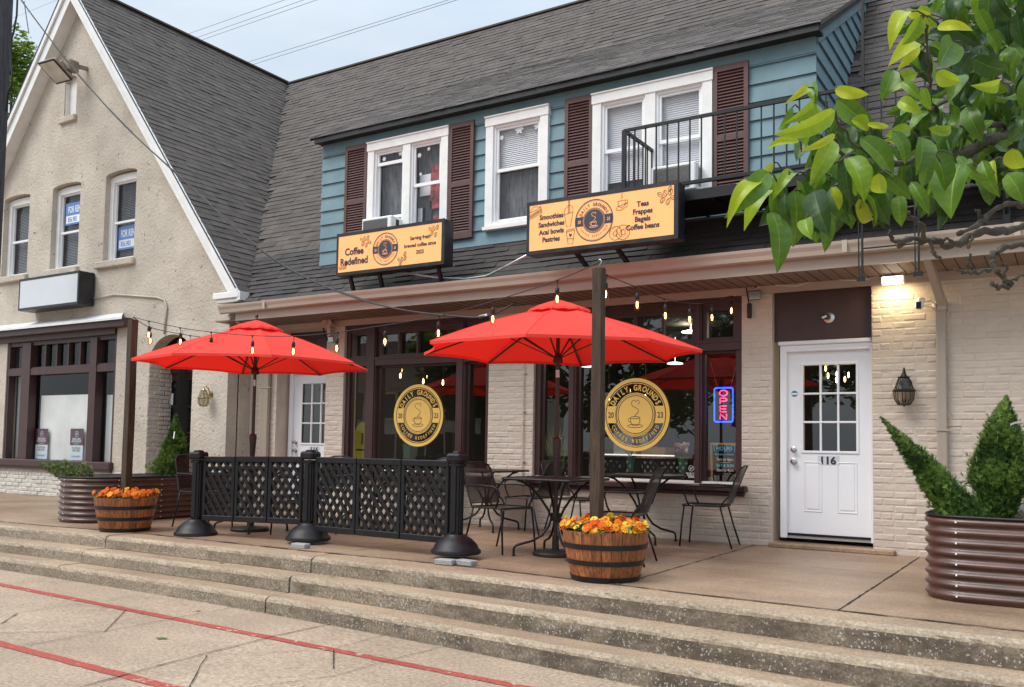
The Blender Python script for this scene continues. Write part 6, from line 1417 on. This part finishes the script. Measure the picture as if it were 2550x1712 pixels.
for x0_, z0_, x1_, z1_ in ((.05, .80, .056, .94), (.05, .936, .10, .944), (cw-.056, .78, cw-.05, .94), (cw-.10, .936, cw-.05, .944), (.05, .06, .056, .22), (cw-.056, .06, cw-.05, .26)): q.box(x0_, x1_, -.009, -.008, z0_*chh, z1_*chh, 0)
mb = MB(); mb.merge(q, SH); mb.build('chalk_lettering', [pm('chalk_blue', (.20, .70, .90), .8, var=0), pm('chalk_cream', (.9, .8, .62), .8, var=0)], t)
# no outside food sticker
c = oY(1721, 1167, YP-.01); mb = MB(); ring(mb, c.x, c.z, .030, .034, YP-.006, 0); stroke(mb, [(c.x-.022, c.z-.022), (c.x+.022, c.z+.022)], .005, YP-.006); stroke(mb, [(c.x-.012, c.z-.018), (c.x-.012, c.z+.008), (c.x+.008, c.z+.008), (c.x+.008, c.z-.018)], .004, YP-.006)
for i, s_ in enumerate(('NO OUTSIDE', 'FOOD OR', 'DRINKS')): text(mb, s_, c.x, YP-.006, c.z-.065-.022*i, .022, .0006, .95, 0)
mb.build('window_notice', M['vinyl'], sw2)
# flowers, grass, lamps
def vase(lab, px, py, Y, s=1.0, cols=((.75, .12, .25), (.72, .45, .62), (.85, .75, .45))):
    c = oY(px, py, Y); t = thing('tulip_vase', lab, 'vase', (c.x, Y, c.z-.2*s)); v = MB(); v.lathe([(0, 0), (.04*s, 0), (.045*s, .08*s), (.065*s, .2*s), (.075*s, .21*s)], c-Vector((0, 0, .2*s)), 16); v.build('vase_body', pm('vase_green', (.10, .30, .20), .4), t, smooth='auto')
    f = MB(); mats = [pm('tulip', cc, .5) for cc in cols]
    for i in range(13):
        a = random.uniform(0, 6.28); r = random.uniform(0, .11)*s; p = c+Vector((r*cos(a), r*sin(a), random.uniform(.07, .16)*s)); f.lathe([(0, -.02*s), (.022*s, -.005*s), (.024*s, .015*s), (.012*s, .035*s), (0, .036*s)], p, 8, m=i % 3); f.tube([c, p], .003, 4, m=3)
    f.build('tulips', mats+[M['fl_leaf']], t, smooth=True)
vase('green vase of pink and yellow tulips on a table behind the right shop glass', 1700, 1140, FY+.75, 1.0); vase('green vase of tulips half hidden by the right window badge', 1570, 1140, FY+1.1, .95); vase('pale green vase of pink tulips behind the left window badge', 1012, 1108, FY+.8, 1.0)
c = oY(1384, 1200, FY+.45); t = thing('potted_grass', 'woven pot of tall spiky grass inside the right shop window', 'plant', tuple(c)); p = MB(); p.lathe([(0, -.35), (.12, -.35), (.14, .12), (.0, .12)], c, 20); p.build('pot', pm('woven', (.22, .12, .07), .8, var=.3, vs=30), t)
g = MB()
for i in range(110):
    a = random.uniform(0, 6.28); l = random.uniform(.35, .72); b_ = random.uniform(.05, .30); sdv = Vector((-sin(a), cos(a), 0))*.006; b0 = c+Vector((.05*cos(a), .05*sin(a), .1)); m1 = b0+Vector((cos(a)*b_*.4, sin(a)*b_*.4, l*.6)); e1 = b0+Vector((cos(a)*b_, sin(a)*b_, l)); g.add([b0-sdv, b0+sdv, m1+sdv, m1-sdv, e1], [(0, 1, 2, 3), (3, 2, 4)], 0, random.random())
g.build('grass_blades', leafm('grass_blade', ((.10, .16, .06), (.35, .42, .22)), .2, .3), t)
em = emis('ceiling_lamp', (1, .97, .9), 1.6); eb = emis('pendant_filament', (1, .70, .22), 7)
for i, (px, py, Y) in enumerate(((1002, 872, 13), (1463, 914, 14), (1681, 907, 13.5), (1720, 829, 12.2))):
    c = oY(px, py, Y); mb = MB(); mb.lathe([(0, 0), (.13, 0), (.115, .02), (.03, .035), (0, .035)], c, 20); mb.tube([c+Vector((0, 0, .05)), (c.x, c.y, 1.78)], .006, 5); mb.build('pendant_lamp', em, shop)
for px, py, Y in ((997, 936, 12), (1054, 950, 12.4), (1103, 953, 12.2), (1516, 990, 12.3), (1607, 990, 12.6)):
    c = oY(px, py, Y); mb = MB(); mb.lathe([(0, -.05), (.016, -.03), (.012, .03), (0, .05)], c, 8); mb.tube([c+Vector((0, 0, .05)), (c.x, c.y, 1.78)], .004, 4, m=1); mb.build('pendant_bulb', [eb, M['black']], shop)
for px, py in ((2056, 918), (2084, 932), (2083, 947), (2062, 936), (2113, 934), (2104, 945)):
    c = oY(px, py, d2y+.4); mb = MB(); mb.lathe([(0, -.035), (.010, -.02), (.010, .02), (0, .035)], c, 8); mb.tube([c+Vector((0, 0, .035)), (c.x, c.y, 1.6)], .0025, 4, m=1); mb.build('pendant_bulb', [eb, M['black']], shop)
mb = MB(); a_ = oY(1480, 1130, 13.2); b_ = oY(1680, 1130, 13.2); mb.box(a_.x, b_.x, 13.2, 13.8, G+.12, a_.z-.06); mb.box(a_.x, b_.x, 13.15, 13.2, a_.z-.02, a_.z+.0, 1); mb.box(a_.x+.3, a_.x+.9, 13.3, 13.7, a_.z-.0, a_.z+.35, 2); mb.box(b_.x-.7, b_.x-.2, 13.3, 13.7, a_.z-.3, a_.z+.12, 3)
mb.build('counter', [pm('counter_dark', (.03, .03, .035), .3), emis('case_light', (.9, .95, 1), .6), M['galv'], pm('cardboard', (.30, .16, .08), .8)], shop)
c = oY(902, 1120, FY+.9); t = thing('floor_sign', 'yellow rounded warning sign inside the left shop window', 'sign', tuple(c)); b = MB(); q = arch(c.x-.17, c.x+.17, c.z-.35, c.z+.22, c.z+.44, 12); b.add([(x, c.y, z) for x, z in q]+[(x, c.y+.03, z) for x, z in q], [tuple(range(len(q)))]+[(k, (k+1) % len(q), len(q)+(k+1) % len(q), len(q)+k) for k in range(len(q))]); b.build('board', pm('sign_yellow', (.72, .60, .03), .5), t)
b = MB(); b.box(c.x-.13, c.x+.13, c.y-.004, c.y-.001, c.z-.02, c.z+.01); b.box(c.x-.02, c.x+.02, c.y-.004, c.y-.001, c.z+.08, c.z+.26); b.build('mark', M['ink'], t)
c = Vector((-1.12, 9.55, G)); t = thing('weed', 'small green weed growing at the wall foot beside the right planter', 'plant', tuple(c)); b = MB()
for i in range(60):
    a = random.uniform(0, 6.28); r = random.uniform(.0, .09); p = c+Vector((r*cos(a), r*sin(a), random.uniform(.01, .15))); s = .035; d = Vector((cos(a), sin(a), .3)); sd2 = Vector((-sin(a), cos(a), 0)); b.add([p, p+d*s*.5+sd2*s*.4, p+d*s, p+d*s*.5-sd2*s*.4], [(0, 1, 2, 3)], 0, random.random())
b.build('leaves', M['fl_leaf'], t)
# ================================================================== FAR TREES
M['tree_l'] = leafm('tree_leaf', ((.035, .075, .010), (.10, .19, .02), (.24, .33, .04)), .4, .25)
def tree(label, base, h, R, n, ls, seed, zc=.66, flat=.8):
    rnd = random.Random(seed); t = thing('leafy_tree', label, 'tree', tuple(base)); tr = MB(); tr.tube([base, base+Vector((.1, .05, h*.35)), base+Vector((.0, .1, h*.75))], [.22, .16, .05], 9)
    cen = []
    for i in range(34):
        a = rnd.uniform(0, 6.28); u = rnd.uniform(-1, 1); r = R*rnd.random()**.45; cc = base+Vector((r*cos(a)*math.sqrt(1-u*u), r*sin(a)*math.sqrt(1-u*u), h*zc+u*R*flat)); cen.append((cc, R*rnd.uniform(.20, .36), rnd.uniform(-.15, .2)))
        if i % 3 == 0: tr.tube([base+Vector((0, 0, h*rnd.uniform(.35, .6))), (base+Vector((0, 0, h*.6))).lerp(cc, .5), cc], [.06, .04, .01], 6)
    tr.build('trunk', M['trunk'], t, smooth=True); f = MB()
    for i in range(n):
        cc, rr, tn = rnd.choice(cen); d = Vector((rnd.gauss(0, 1), rnd.gauss(0, 1), rnd.gauss(0, 1))).normalized(); p = cc+d*rr*rnd.random()**.4; nn = Vector((rnd.gauss(0, .6), rnd.gauss(0, .6), 1)).normalized(); s = ls*rnd.uniform(.6, 1.3)
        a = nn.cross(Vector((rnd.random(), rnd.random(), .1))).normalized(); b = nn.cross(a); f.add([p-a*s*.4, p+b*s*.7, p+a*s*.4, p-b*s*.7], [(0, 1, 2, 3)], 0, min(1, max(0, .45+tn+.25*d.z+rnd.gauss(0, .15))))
    f.build('crown', M['tree_l'], t); return t
c = oY(38*K, 190*K, 25); tree('bright green leafy tree behind the left gable slope', Vector((c.x-.6, 25, L0)), (c.z-L0-.4)/.72, 3.2, 12000, .19, 3, .72)
tree('broad leafy tree across the street, reflected dark in the right shop window', Vector((-14.5, -12, L0)), 8.5, 3.6, 5000, .34, 5, .62)
tree('tall leafy tree across the street beside the sided house, seen in the shop glass', Vector((-20, -9.5, L0)), 8.0, 2.8, 4200, .32, 8, .62)
tree('leafy tree far right across the street, reflected near the neon sign', Vector((-8.5, -11.5, L0)), 7.5, 3.0, 4200, .32, 11, .62)
hs = thing('sided_house', 'cream sided house with dark shutters across the street, reflected in the left shop window', 'house', (-26, -14, L0))
mb = MB(); 
for i in range(30): z = L0+i*.14; mb.add([(-31, -11.97, z), (-21, -11.97, z), (-21, -12.0, z+.14), (-31, -12.0, z+.14)], [(0, 1, 2, 3)]); mb.add([(-20.97, -11.97, z), (-20.97, -18, z), (-21.0, -18, z+.14), (-21.0, -12, z+.14)], [(0, 1, 2, 3)])
mb.build('siding', pm('cream_siding', (.66, .62, .50), .7, var=.08), hs)
mb = MB(); mb.add([(-31.4, -11.6, 2.6), (-20.6, -11.6, 2.6), (-20.6, -15, 5.2), (-31.4, -15, 5.2), (-31.4, -18.4, 2.6), (-20.6, -18.4, 2.6)], [(0, 1, 2, 3), (3, 2, 5, 4)]); mb.build('roof', pm('brown_roof', (.13, .08, .06), .9, var=.2), hs)
for x in (-29.5, -27, -24.2, -22.2):
    for z in (-.75, 1.1):
        mb = MB(); mb.box(x-.55, x+.55, -11.98, -11.9, z, z+1.3); mb.box(x-.47, x+.47, -11.89, -11.88, z+.08, z+1.22, 1); mb.box(x-.95, x-.57, -11.97, -11.92, z, z+1.3, 2); mb.box(x+.57, x+.95, -11.97, -11.92, z, z+1.3, 2); mb.build('window', [M['white'], M['room'], M['brown']], hs)
# ================================================================== UTILITY POLE AND OVERHEAD LINES
py_ = 8.0; ex_ = XY(29, py_, 10)
M['upole'] = pm('creosote_pole', (.055, .058, .066), .85, var=.3, vs=6, scale=(6, 6, .5), bump=.5, bs=20)
up_ = thing('utility_pole', 'dark weathered utility pole at the far left edge', 'utility pole', (ex_-.15, py_, L0)); upc = oY(30, 10, py_)-right*.142; upc.z = L0; mb = MB(); mb.lathe([(.155, 0), (.15, 3), (.14, 9.5), (0, 9.5)], upc, 20); mb.build('pole', M['upole'], up_, smooth='auto')
mb = MB(); mb.tube([oY(x/6.49, y/6.49, py_-.16) for x, y in ((285, -200), (280, 0), (270, 250), (225, 500), (185, 650), (170, 900), (195, 1180), (190, 1390), (130, 1490), (100, 1800))], .016, 8); mb.build('riser_cable', M['black'], up_, smooth=True)
def cable(lab, pts, r, name='overhead_cable', grp=None):
    mb = MB(); mb.tube(pts, r, 6); o = mb.build(name, M['black'] if r > .02 else M['wire'], None, smooth=True); tag(o, lab, 'cable', grp); return o
M['wire'] = pm('wire_grey', (.045, .045, .048), .6)
pa = oY(40*K, -20*K, 8.0); pb = oY(1110*K, 722*K, 9.05); pix = [(50, 3), (150, 135), (240, 240), (310, 312), (420, 412), (490, 478), (560, 541), (650, 608), (770, 666), (900, 704), (1030, 721)]
P = [pa]+wire_pts(pix, pa, pb)+[pb, oY(1178*K, 690*K, 9.3)]; P = densify(P, 4)
mb = MB(); mb.tube(P, .011, 7); mb.tube([p+Vector((0, 0, .018*sin(i*.55))) for i, p in enumerate(P)], .006, 5); o = mb.build('service_cable', M['wire'], None, smooth=True); tag(o, 'thick twisted service cable running down from the utility pole to the shop eave', 'cable')
mb = MB(); a = oY(1092*K, 724*K, 9.04); b = oY(1112*K, 719*K, 9.06); mb.beam(a, b, .03, .03); tag(mb.build('cable_clamp', M['vinyl'], None), 'small white wedge clamp at the lower end of the service cable', 'clamp')
mb = MB(); mb.tube([oY(60, 4, 8.05), oY(66, 45, 8.05), oY(72, 84, 8.05)], .008, 6); tag(mb.build('loose_cable', M['black'], None), 'short cut cable end dangling beside the utility pole', 'cable')
def pline(lab, x0_, y0_, x1_, y1_, Y0_, Y1_, r=.016):
    a = oY(x0_, y0_, Y0_); b = oY(x1_, y1_, Y1_); d = b-a; a2 = a-d*.9; b2 = b+d*1.2; pts = [a2.lerp(b2, i/24) for i in range(25)]; cable(lab, pts, r, 'power_line', 'power lines crossing the sky')
for i, (lab, x0_, y0_, x1_, y1_) in enumerate((('topmost thin power line above the gable roof', 457, 89, 710, 0), ('second power line above the gable roof', 477, 99, 757, 0), ('third power line above the gable roof, lowest of its three', 489, 105, 790, 0), ('upper of two power lines above the roof valley', 602, 160, 1118, 0), ('lower of two power lines above the roof valley', 615, 166, 1130, 3), ('short stretch of power line just over the main ridge', 1340, 38, 1450, 0), ('faint power line left of the gable peak', 31, 46, 143, 0))):
    pline(lab, x0_, y0_, x1_, y1_, 34, 30, .010 if i != 6 else .007)
# ================================================================== FOREGROUND PEAR TREE
M['pear'] = leafm('pear_leaf', ((.012, .032, .008), (.04, .095, .014), (.115, .23, .018), (.29, .42, .02), (.46, .50, .02)), .36, .66, .30)
M['pale'] = M['pear']
def leaf(mb, b, t, wf, tone, roll=0., curl=.12, fold=.22):
    D = t-b; L = D.length; D.normalize(); vw = -(b+t).normalized(); Nn = (vw-D*vw.dot(D)).normalized(); Nn = Matrix.Rotation(roll, 3, D) @ Nn; S = D.cross(Nn); W = wf*L*.5; NS = 14; U = (-1, -.72, -.38, -.035, .035, .38, .72, 1); vs = []
    ph = random.uniform(0, 6)
    for i in range(NS+1):
        s = i/NS; w_ = W*1.62*(max(s, 0)**.48)*((1-s)**.80)*(1 if s < .82 else 1-(s-.82)*2.2)
        c_ = b+D*(L*(s-.06*curl*s))+Nn*(curl*L*(sin(pi*s*.9)-.6*s*s))
        for u in U: vs.append(c_+S*(u*w_)+Nn*((abs(u)**1.4)*fold*w_+.10*w_*sin(s*9+ph+(1.3 if u > 0 else 0))*u*u)-Nn*(.02*w_ if abs(u) < .1 else 0))
    fs = []; n = len(U)
    for k in range(n-1):
        tt = min(1, tone+(.28 if k == 3 else 0))
        mb.add([], [], 0)
        base = len(mb.v)
    base = len(mb.v); mb.v += [tuple(v) for v in vs]
    for i in range(NS):
        for k in range(n-1): mb.f.append((base+i*n+k, base+i*n+k+1, base+(i+1)*n+k+1, base+(i+1)*n+k)); mb.m.append(0); mb.t.append(min(1., max(0., tone+(.16 if k == 3 else 0)+.03*(-1 if k < 3 else 1)+(.015 if i % 2 else -.01))))
S3 = .3639
def c3(x, y, d): return ray(1700+x*S3, y*S3)*d
LEAVES = [(1040,615,1280,650,.5,.9,.4),(855,600,700,712,.35,.92,.6),(845,600,915,715,.6,.5,.2),(1045,760,625,935,.42,.72,.3),(870,670,715,850,.5,.68,.5),(750,735,650,905,.4,.5,.6),(1055,680,1325,890,.6,.42,.0),(1045,920,805,1040,.3,.85,.6),(1030,960,870,1275,.55,.6,.2),(622,1112,357,1275,.35,.88,.5),(590,1180,290,1495,.5,.42,.3),(545,1240,290,1545,.35,.82,.5),(585,1300,418,1562,.45,.7,.4),(690,1190,605,1365,.6,.5,.2),(765,1180,610,1370,.4,.6,.4),
 (765,1305,760,1700,.62,.42,.1),(610,1450,655,1872,.5,.36,.15),(900,1310,1000,1620,.62,.14,.1),(1215,945,1450,1215,.6,.48,.1),(1130,1080,1250,1385,.6,.55,.2),(1120,1110,1160,1400,.5,.2,.1),(1345,1185,1360,1335,.7,.72,.2),(1205,1360,1320,1512,.5,.8,.4),(1060,1250,1150,1555,.55,.25,.1),(1020,1280,1075,1445,.5,.82,.3),(1540,80,1412,335,.5,.85,.3),(1630,110,1500,315,.7,.6,.1),(1700,100,1520,70,.45,.97,.4),(1600,290,1412,442,.5,.92,.3),(1605,300,1472,485,.5,.9,.4),(1740,190,1992,205,.42,.97,.5),
 (1850,285,1750,465,.95,.40,-.2),(1610,500,1340,672,.5,.66,.4),(1440,480,1360,695,.7,.40,.1),(1740,490,1900,560,.9,.78,.1),(1560,900,1382,930,.75,.62,.5),(1640,940,1600,1205,.75,.34,.1),(1720,1050,1800,1312,.75,.34,.1),(1900,1120,1830,1495,.78,.46,.1),(1560,1250,1690,1472,.45,.42,.3),(1680,880,1850,850,.5,.62,.5),(2170,560,1980,592,.5,.72,.3),(2050,1100,2165,1355,.5,.45,.2),(2120,1100,2150,1265,.5,.85,.3),(2220,1190,2336,1390,.95,.45,.1),(1980,400,2235,485,.7,.15,.2),
 (1150,820,1270,900,.9,.75,.2),(1260,850,1420,870,.35,.85,.4),(1700,1050,1640,1290,.5,.35,.3),(1500,560,1640,690,.5,.5,.3),(1650,600,1700,760,.6,.55,.1),(1480,690,1640,780,.7,.72,.3),(880,880,840,1010,.6,.55,.2),(800,970,560,1020,.30,.82,.5),(960,1180,900,1300,.7,.5,.2),(700,1330,740,1560,.5,.22,.2),(840,1500,880,1640,.8,.55,.1),(1440,900,1530,1130,.6,.38,.2),(1880,520,1820,700,.7,.45,.2),(2250,1020,2330,1160,.9,.8,.2),(1950,1130,2120,1240,.5,.45,.3),(1240,1100,1180,1350,.9,.5,.1)]
pear = thing('pear_tree', 'broad leaved pear tree branches hanging into the top right foreground', 'tree', (2.6, 1.2, L0))
mb = MB(); tw = MB()
for (x0_, y0_, x1_, y1_, wf, tn, cu) in LEAVES:
    d = 1.12+jit(.10); b_ = c3(x0_, y0_, d); t_ = c3(x1_, y1_, d+jit(.035)); leaf(mb, b_, t_, wf*1.05, max(0, tn+.03), roll=jit(.6), curl=cu*.6+.08, fold=random.choice((.2, .35, .5, .7)))
    j = c3(x0_+(60 if x0_ < 1400 else 90)+jit(50), y0_+40+jit(50), d+.06); tw.tube([b_, b_.lerp(j, .5)+Vector((0, 0, .004)), j], [.0010, .0010, .0013], 5)
rr_ = random.Random(21)
HOLES = []
for i in range(430):
    for _ in range(200):
        x, y = rr_.uniform(1250, 2500), rr_.uniform(-120, 1260)
        # mass outline: dense top right, thin where the roof shows through
        if x < 1560 and y < 1000: continue
        if x < 1480 and y > 1240: continue
        if y > 1130+.06*(x-1250): continue
        if (x-2230)**2+(y-480)**2 < 70**2: continue
        if x < 1800 and y < 560 and rr_.random() < .75: continue
        break
    d = rr_.uniform(1.25, 1.75); L_ = rr_.uniform(.034, .062); b_ = c3(x, y, d); a = rr_.gauss(-1.45, .75); dr = (right*cos(a)+up*sin(a)+fwd*rr_.uniform(-.5, .5)).normalized()
    dark_ = .10+.45*rr_.random()**1.6+(.22 if rr_.random() < .14 else 0); leaf(mb, b_, b_+dr*L_, rr_.uniform(.55, .8), dark_, roll=rr_.gauss(0, .9), curl=rr_.uniform(.0, .35), fold=rr_.choice((.2, .4, .6)))
for (x0_, x1_, y0_, y1_, n_) in ((850, 1350, 780, 1330, 46), (620, 1000, 1150, 1500, 22), (1050, 1900, 1050, 1380, 52)):
    for i in range(n_):
        x, y = rr_.uniform(x0_, x1_), rr_.uniform(y0_, y1_)
        if x < 800 and y < 1150: continue
        d = rr_.uniform(1.18, 1.4); a = rr_.gauss(-1.55, .6); dr = (right*cos(a)+up*sin(a)+fwd*rr_.uniform(-.3, .5)).normalized(); b_ = c3(x, y, d); leaf(mb, b_, b_+dr*rr_.uniform(.035, .06), rr_.uniform(.55, .75), .12+.4*rr_.random(), roll=rr_.gauss(0, .7), curl=.1)
mb.build('leaves', M['pear'], pear, smooth=True)
def twig(pts, r0_, r1_, d0, d1, cr=3):
    P = [ (ray(1700+x*S3, y*S3) if cr == 3 else ray(1700+x*S3, 400+y*S3))*(d0+(d1-d0)*i/(len(pts)-1)) for i, (x, y) in enumerate(pts)]; P = densify(P, 5); n = len(P)
    P = [p+Vector((jit(.0035), jit(.0035), jit(.0035)))*(r0_/.006)**.5 for p in P]; tw.tube(P, [.8*(r0_+(r1_-r0_)*i/(n-1))*(1+.22*sin(i*1.9)+jit(.15)) for i in range(n)], 7)
twig([(2700, 800), (2336, 900), (2150, 930), (1950, 1040), (1700, 1080), (1400, 1100), (1150, 1060), (1000, 950)], .012, .0020, 1.5, 1.15)
twig([(2700, 300), (2400, 560), (2200, 620), (2000, 300), (1900, 230), (1700, 190)], .012, .003, 1.6, 1.3)
twig([(2500, 0), (2200, 60), (2100, 200), (1950, 420), (1930, 560), (1800, 700), (1700, 760)], .010, .003, 1.6, 1.3)
twig([(1150, 1060), (950, 1150), (800, 1180), (720, 1190)], .0028, .0016, 1.17, 1.12); twig([(1700, 760), (1690, 500), (1680, 250), (1640, 120)], .0032, .0018, 1.3, 1.12); twig([(1400, 1100), (1180, 1000), (1040, 780), (970, 690)], .0026, .0015, 1.2, 1.12)
twig([(2700, 780), (2336, 820), (2100, 870), (1900, 880)], .010, .004, 1.5, 1.35)
# bare knobbly twigs
twig([(2700, 380), (2336, 440), (2180, 485), (2000, 505), (1850, 592), (1700, 552), (1560, 542), (1490, 578)], .0105, .0055, 1.75, 1.55, 4); twig([(1520, 545), (1450, 555), (1410, 475)], .0055, .003, 1.55, 1.5, 4)
twig([(1870, 500), (2040, 425), (2150, 332), (2250, 300), (2400, 310)], .005, .0065, 1.62, 1.72, 4); twig([(1660, 535), (1620, 440), (1520, 385), (1480, 400), (1460, 320)], .0055, .0035, 1.57, 1.5, 4); twig([(1560, 400), (1540, 350)], .004, .003, 1.55, 1.53, 4)
twig([(1900, 565), (1830, 540), (1760, 545)], .004, .003, 1.62, 1.58, 4); twig([(1985, 510), (1960, 580), (1960, 595)], .004, .002, 1.66, 1.62, 4); twig([(2080, 430), (2030, 370), (2010, 330)], .004, .002, 1.68, 1.62, 4)
twig([(1700, 560), (1720, 630), (1760, 665)], .004, .003, 1.57, 1.55, 4)
twig([(2700, 540), (2336, 572), (2200, 600), (2120, 655), (2130, 745), (2220, 830), (2240, 860), (2170, 865), (2110, 840)], .009, .004, 1.8, 1.7, 4); twig([(2115, 745), (2020, 765), (1940, 770), (1860, 745)], .005, .0025, 1.72, 1.66, 4); twig([(2225, 840), (2290, 800), (2350, 780)], .004, .003, 1.72, 1.74, 4); twig([(1990, 765), (1950, 700), (1975, 640)], .004, .002, 1.7, 1.68, 4); twig([(2200, 790), (2220, 720), (2190, 700)], .004, .002, 1.72, 1.7, 4); twig([(2160, 865), (2170, 885)], .005, .003, 1.7, 1.7, 4)
tw.build('branches', M['trunk'], pear, smooth=True)
mb = MB(); mb.tube([(2.7, 1.2, L0), (2.68, 1.22, -.4), (2.6, 1.25, .5), (2.2, 1.4, 1.1), (1.5, 1.5, 1.2)], [.13, .11, .10, .06, .03], 12); mb.tube([(2.6, 1.25, .4), (2.3, 1.2, 1.2), (1.9, 1.2, 2.0)], [.07, .05, .03], 9); mb.build('trunk', M['trunk'], pear, smooth=True)
# dried leaf litter caught in the step crack
rl = random.Random(4); mb = MB()
for cx_, cy_, n_, sp_ in ((712, 1520, 90, .10), (1690, 1662, 16, .35), (900, 1500, 10, .6), (1250, 1560, 10, .5)):
    c = oG(cx_, cy_)
    for i in range(n_):
        x, y = c.x+rl.gauss(0, sp_), c.y+rl.gauss(0, sp_*.35); s = rl.uniform(.008, .022); a = rl.uniform(0, 6.3); z = LZ(x)+.006+rl.random()*.008
        mb.add([(x, y, z), (x+s*cos(a), y+s*sin(a), z+s*.3), (x+s*1.3*cos(a+.5), y+s*1.3*sin(a+.5), z+.002), (x+s*.5*cos(a+1), y+s*.5*sin(a+1), z+.001)], [(0, 1, 2, 3)], 0, rl.random()*.3)
o = mb.build('leaf_litter', leafm('dry_litter', ((.10, .045, .02), (.22, .13, .06)), .05, .2)); o['kind'] = 'stuff'; o['label'] = 'scraps of dry brown leaf litter at the foot of the lowest step'; o['category'] = 'leaf litter'
# fallen leaves
def litter(px, py, z, s, lab, rz, tn):
    c = oG(px, py) if z < -1.3 else oZ(px, py, z); mb = MB(); P = [(0, 0, .002), (.5, .28, .012), (.9, .1, .004), (1.2, 0, .01), (.9, -.1, .016), (.5, -.3, .004)]; T = Matrix.Translation(c+Vector((0, 0, .006))) @ Matrix.Rotation(rz, 4, 'Z'); mb.add([T @ (Vector(p)*s) for p in P], [(0, 1, 2, 3), (0, 3, 4, 5)], 0, tn); tag(mb.build('fallen_leaf', M['litter']), lab, 'leaf', 'fallen leaves')
M['litter'] = leafm('litter_leaf', ((.16, .07, .03), (.20, .22, .05), (.12, .16, .04)), .1, .2)
litter(386, 1590, L0, .11, 'green fallen leaf lying on the plaza between the red bands', .3, .9); litter(545, 1403, G-.148, .07, 'brown fallen leaf on the middle step', .1, 0.02); litter(818, 1438, G-.148, .06, 'small green fallen leaf on the middle step by the crack', .8, .8); litter(485, 1524, L0, .06, 'dark fallen leaf on the plaza below the steps', 1.2, .1); litter(1341, 1648, L0+.0, .05, 'tiny yellow green leaf at the foot of the lowest step', .5, .7)
for o in bpy.data.objects:
    if o.get('_local') is not None: del o['_local']
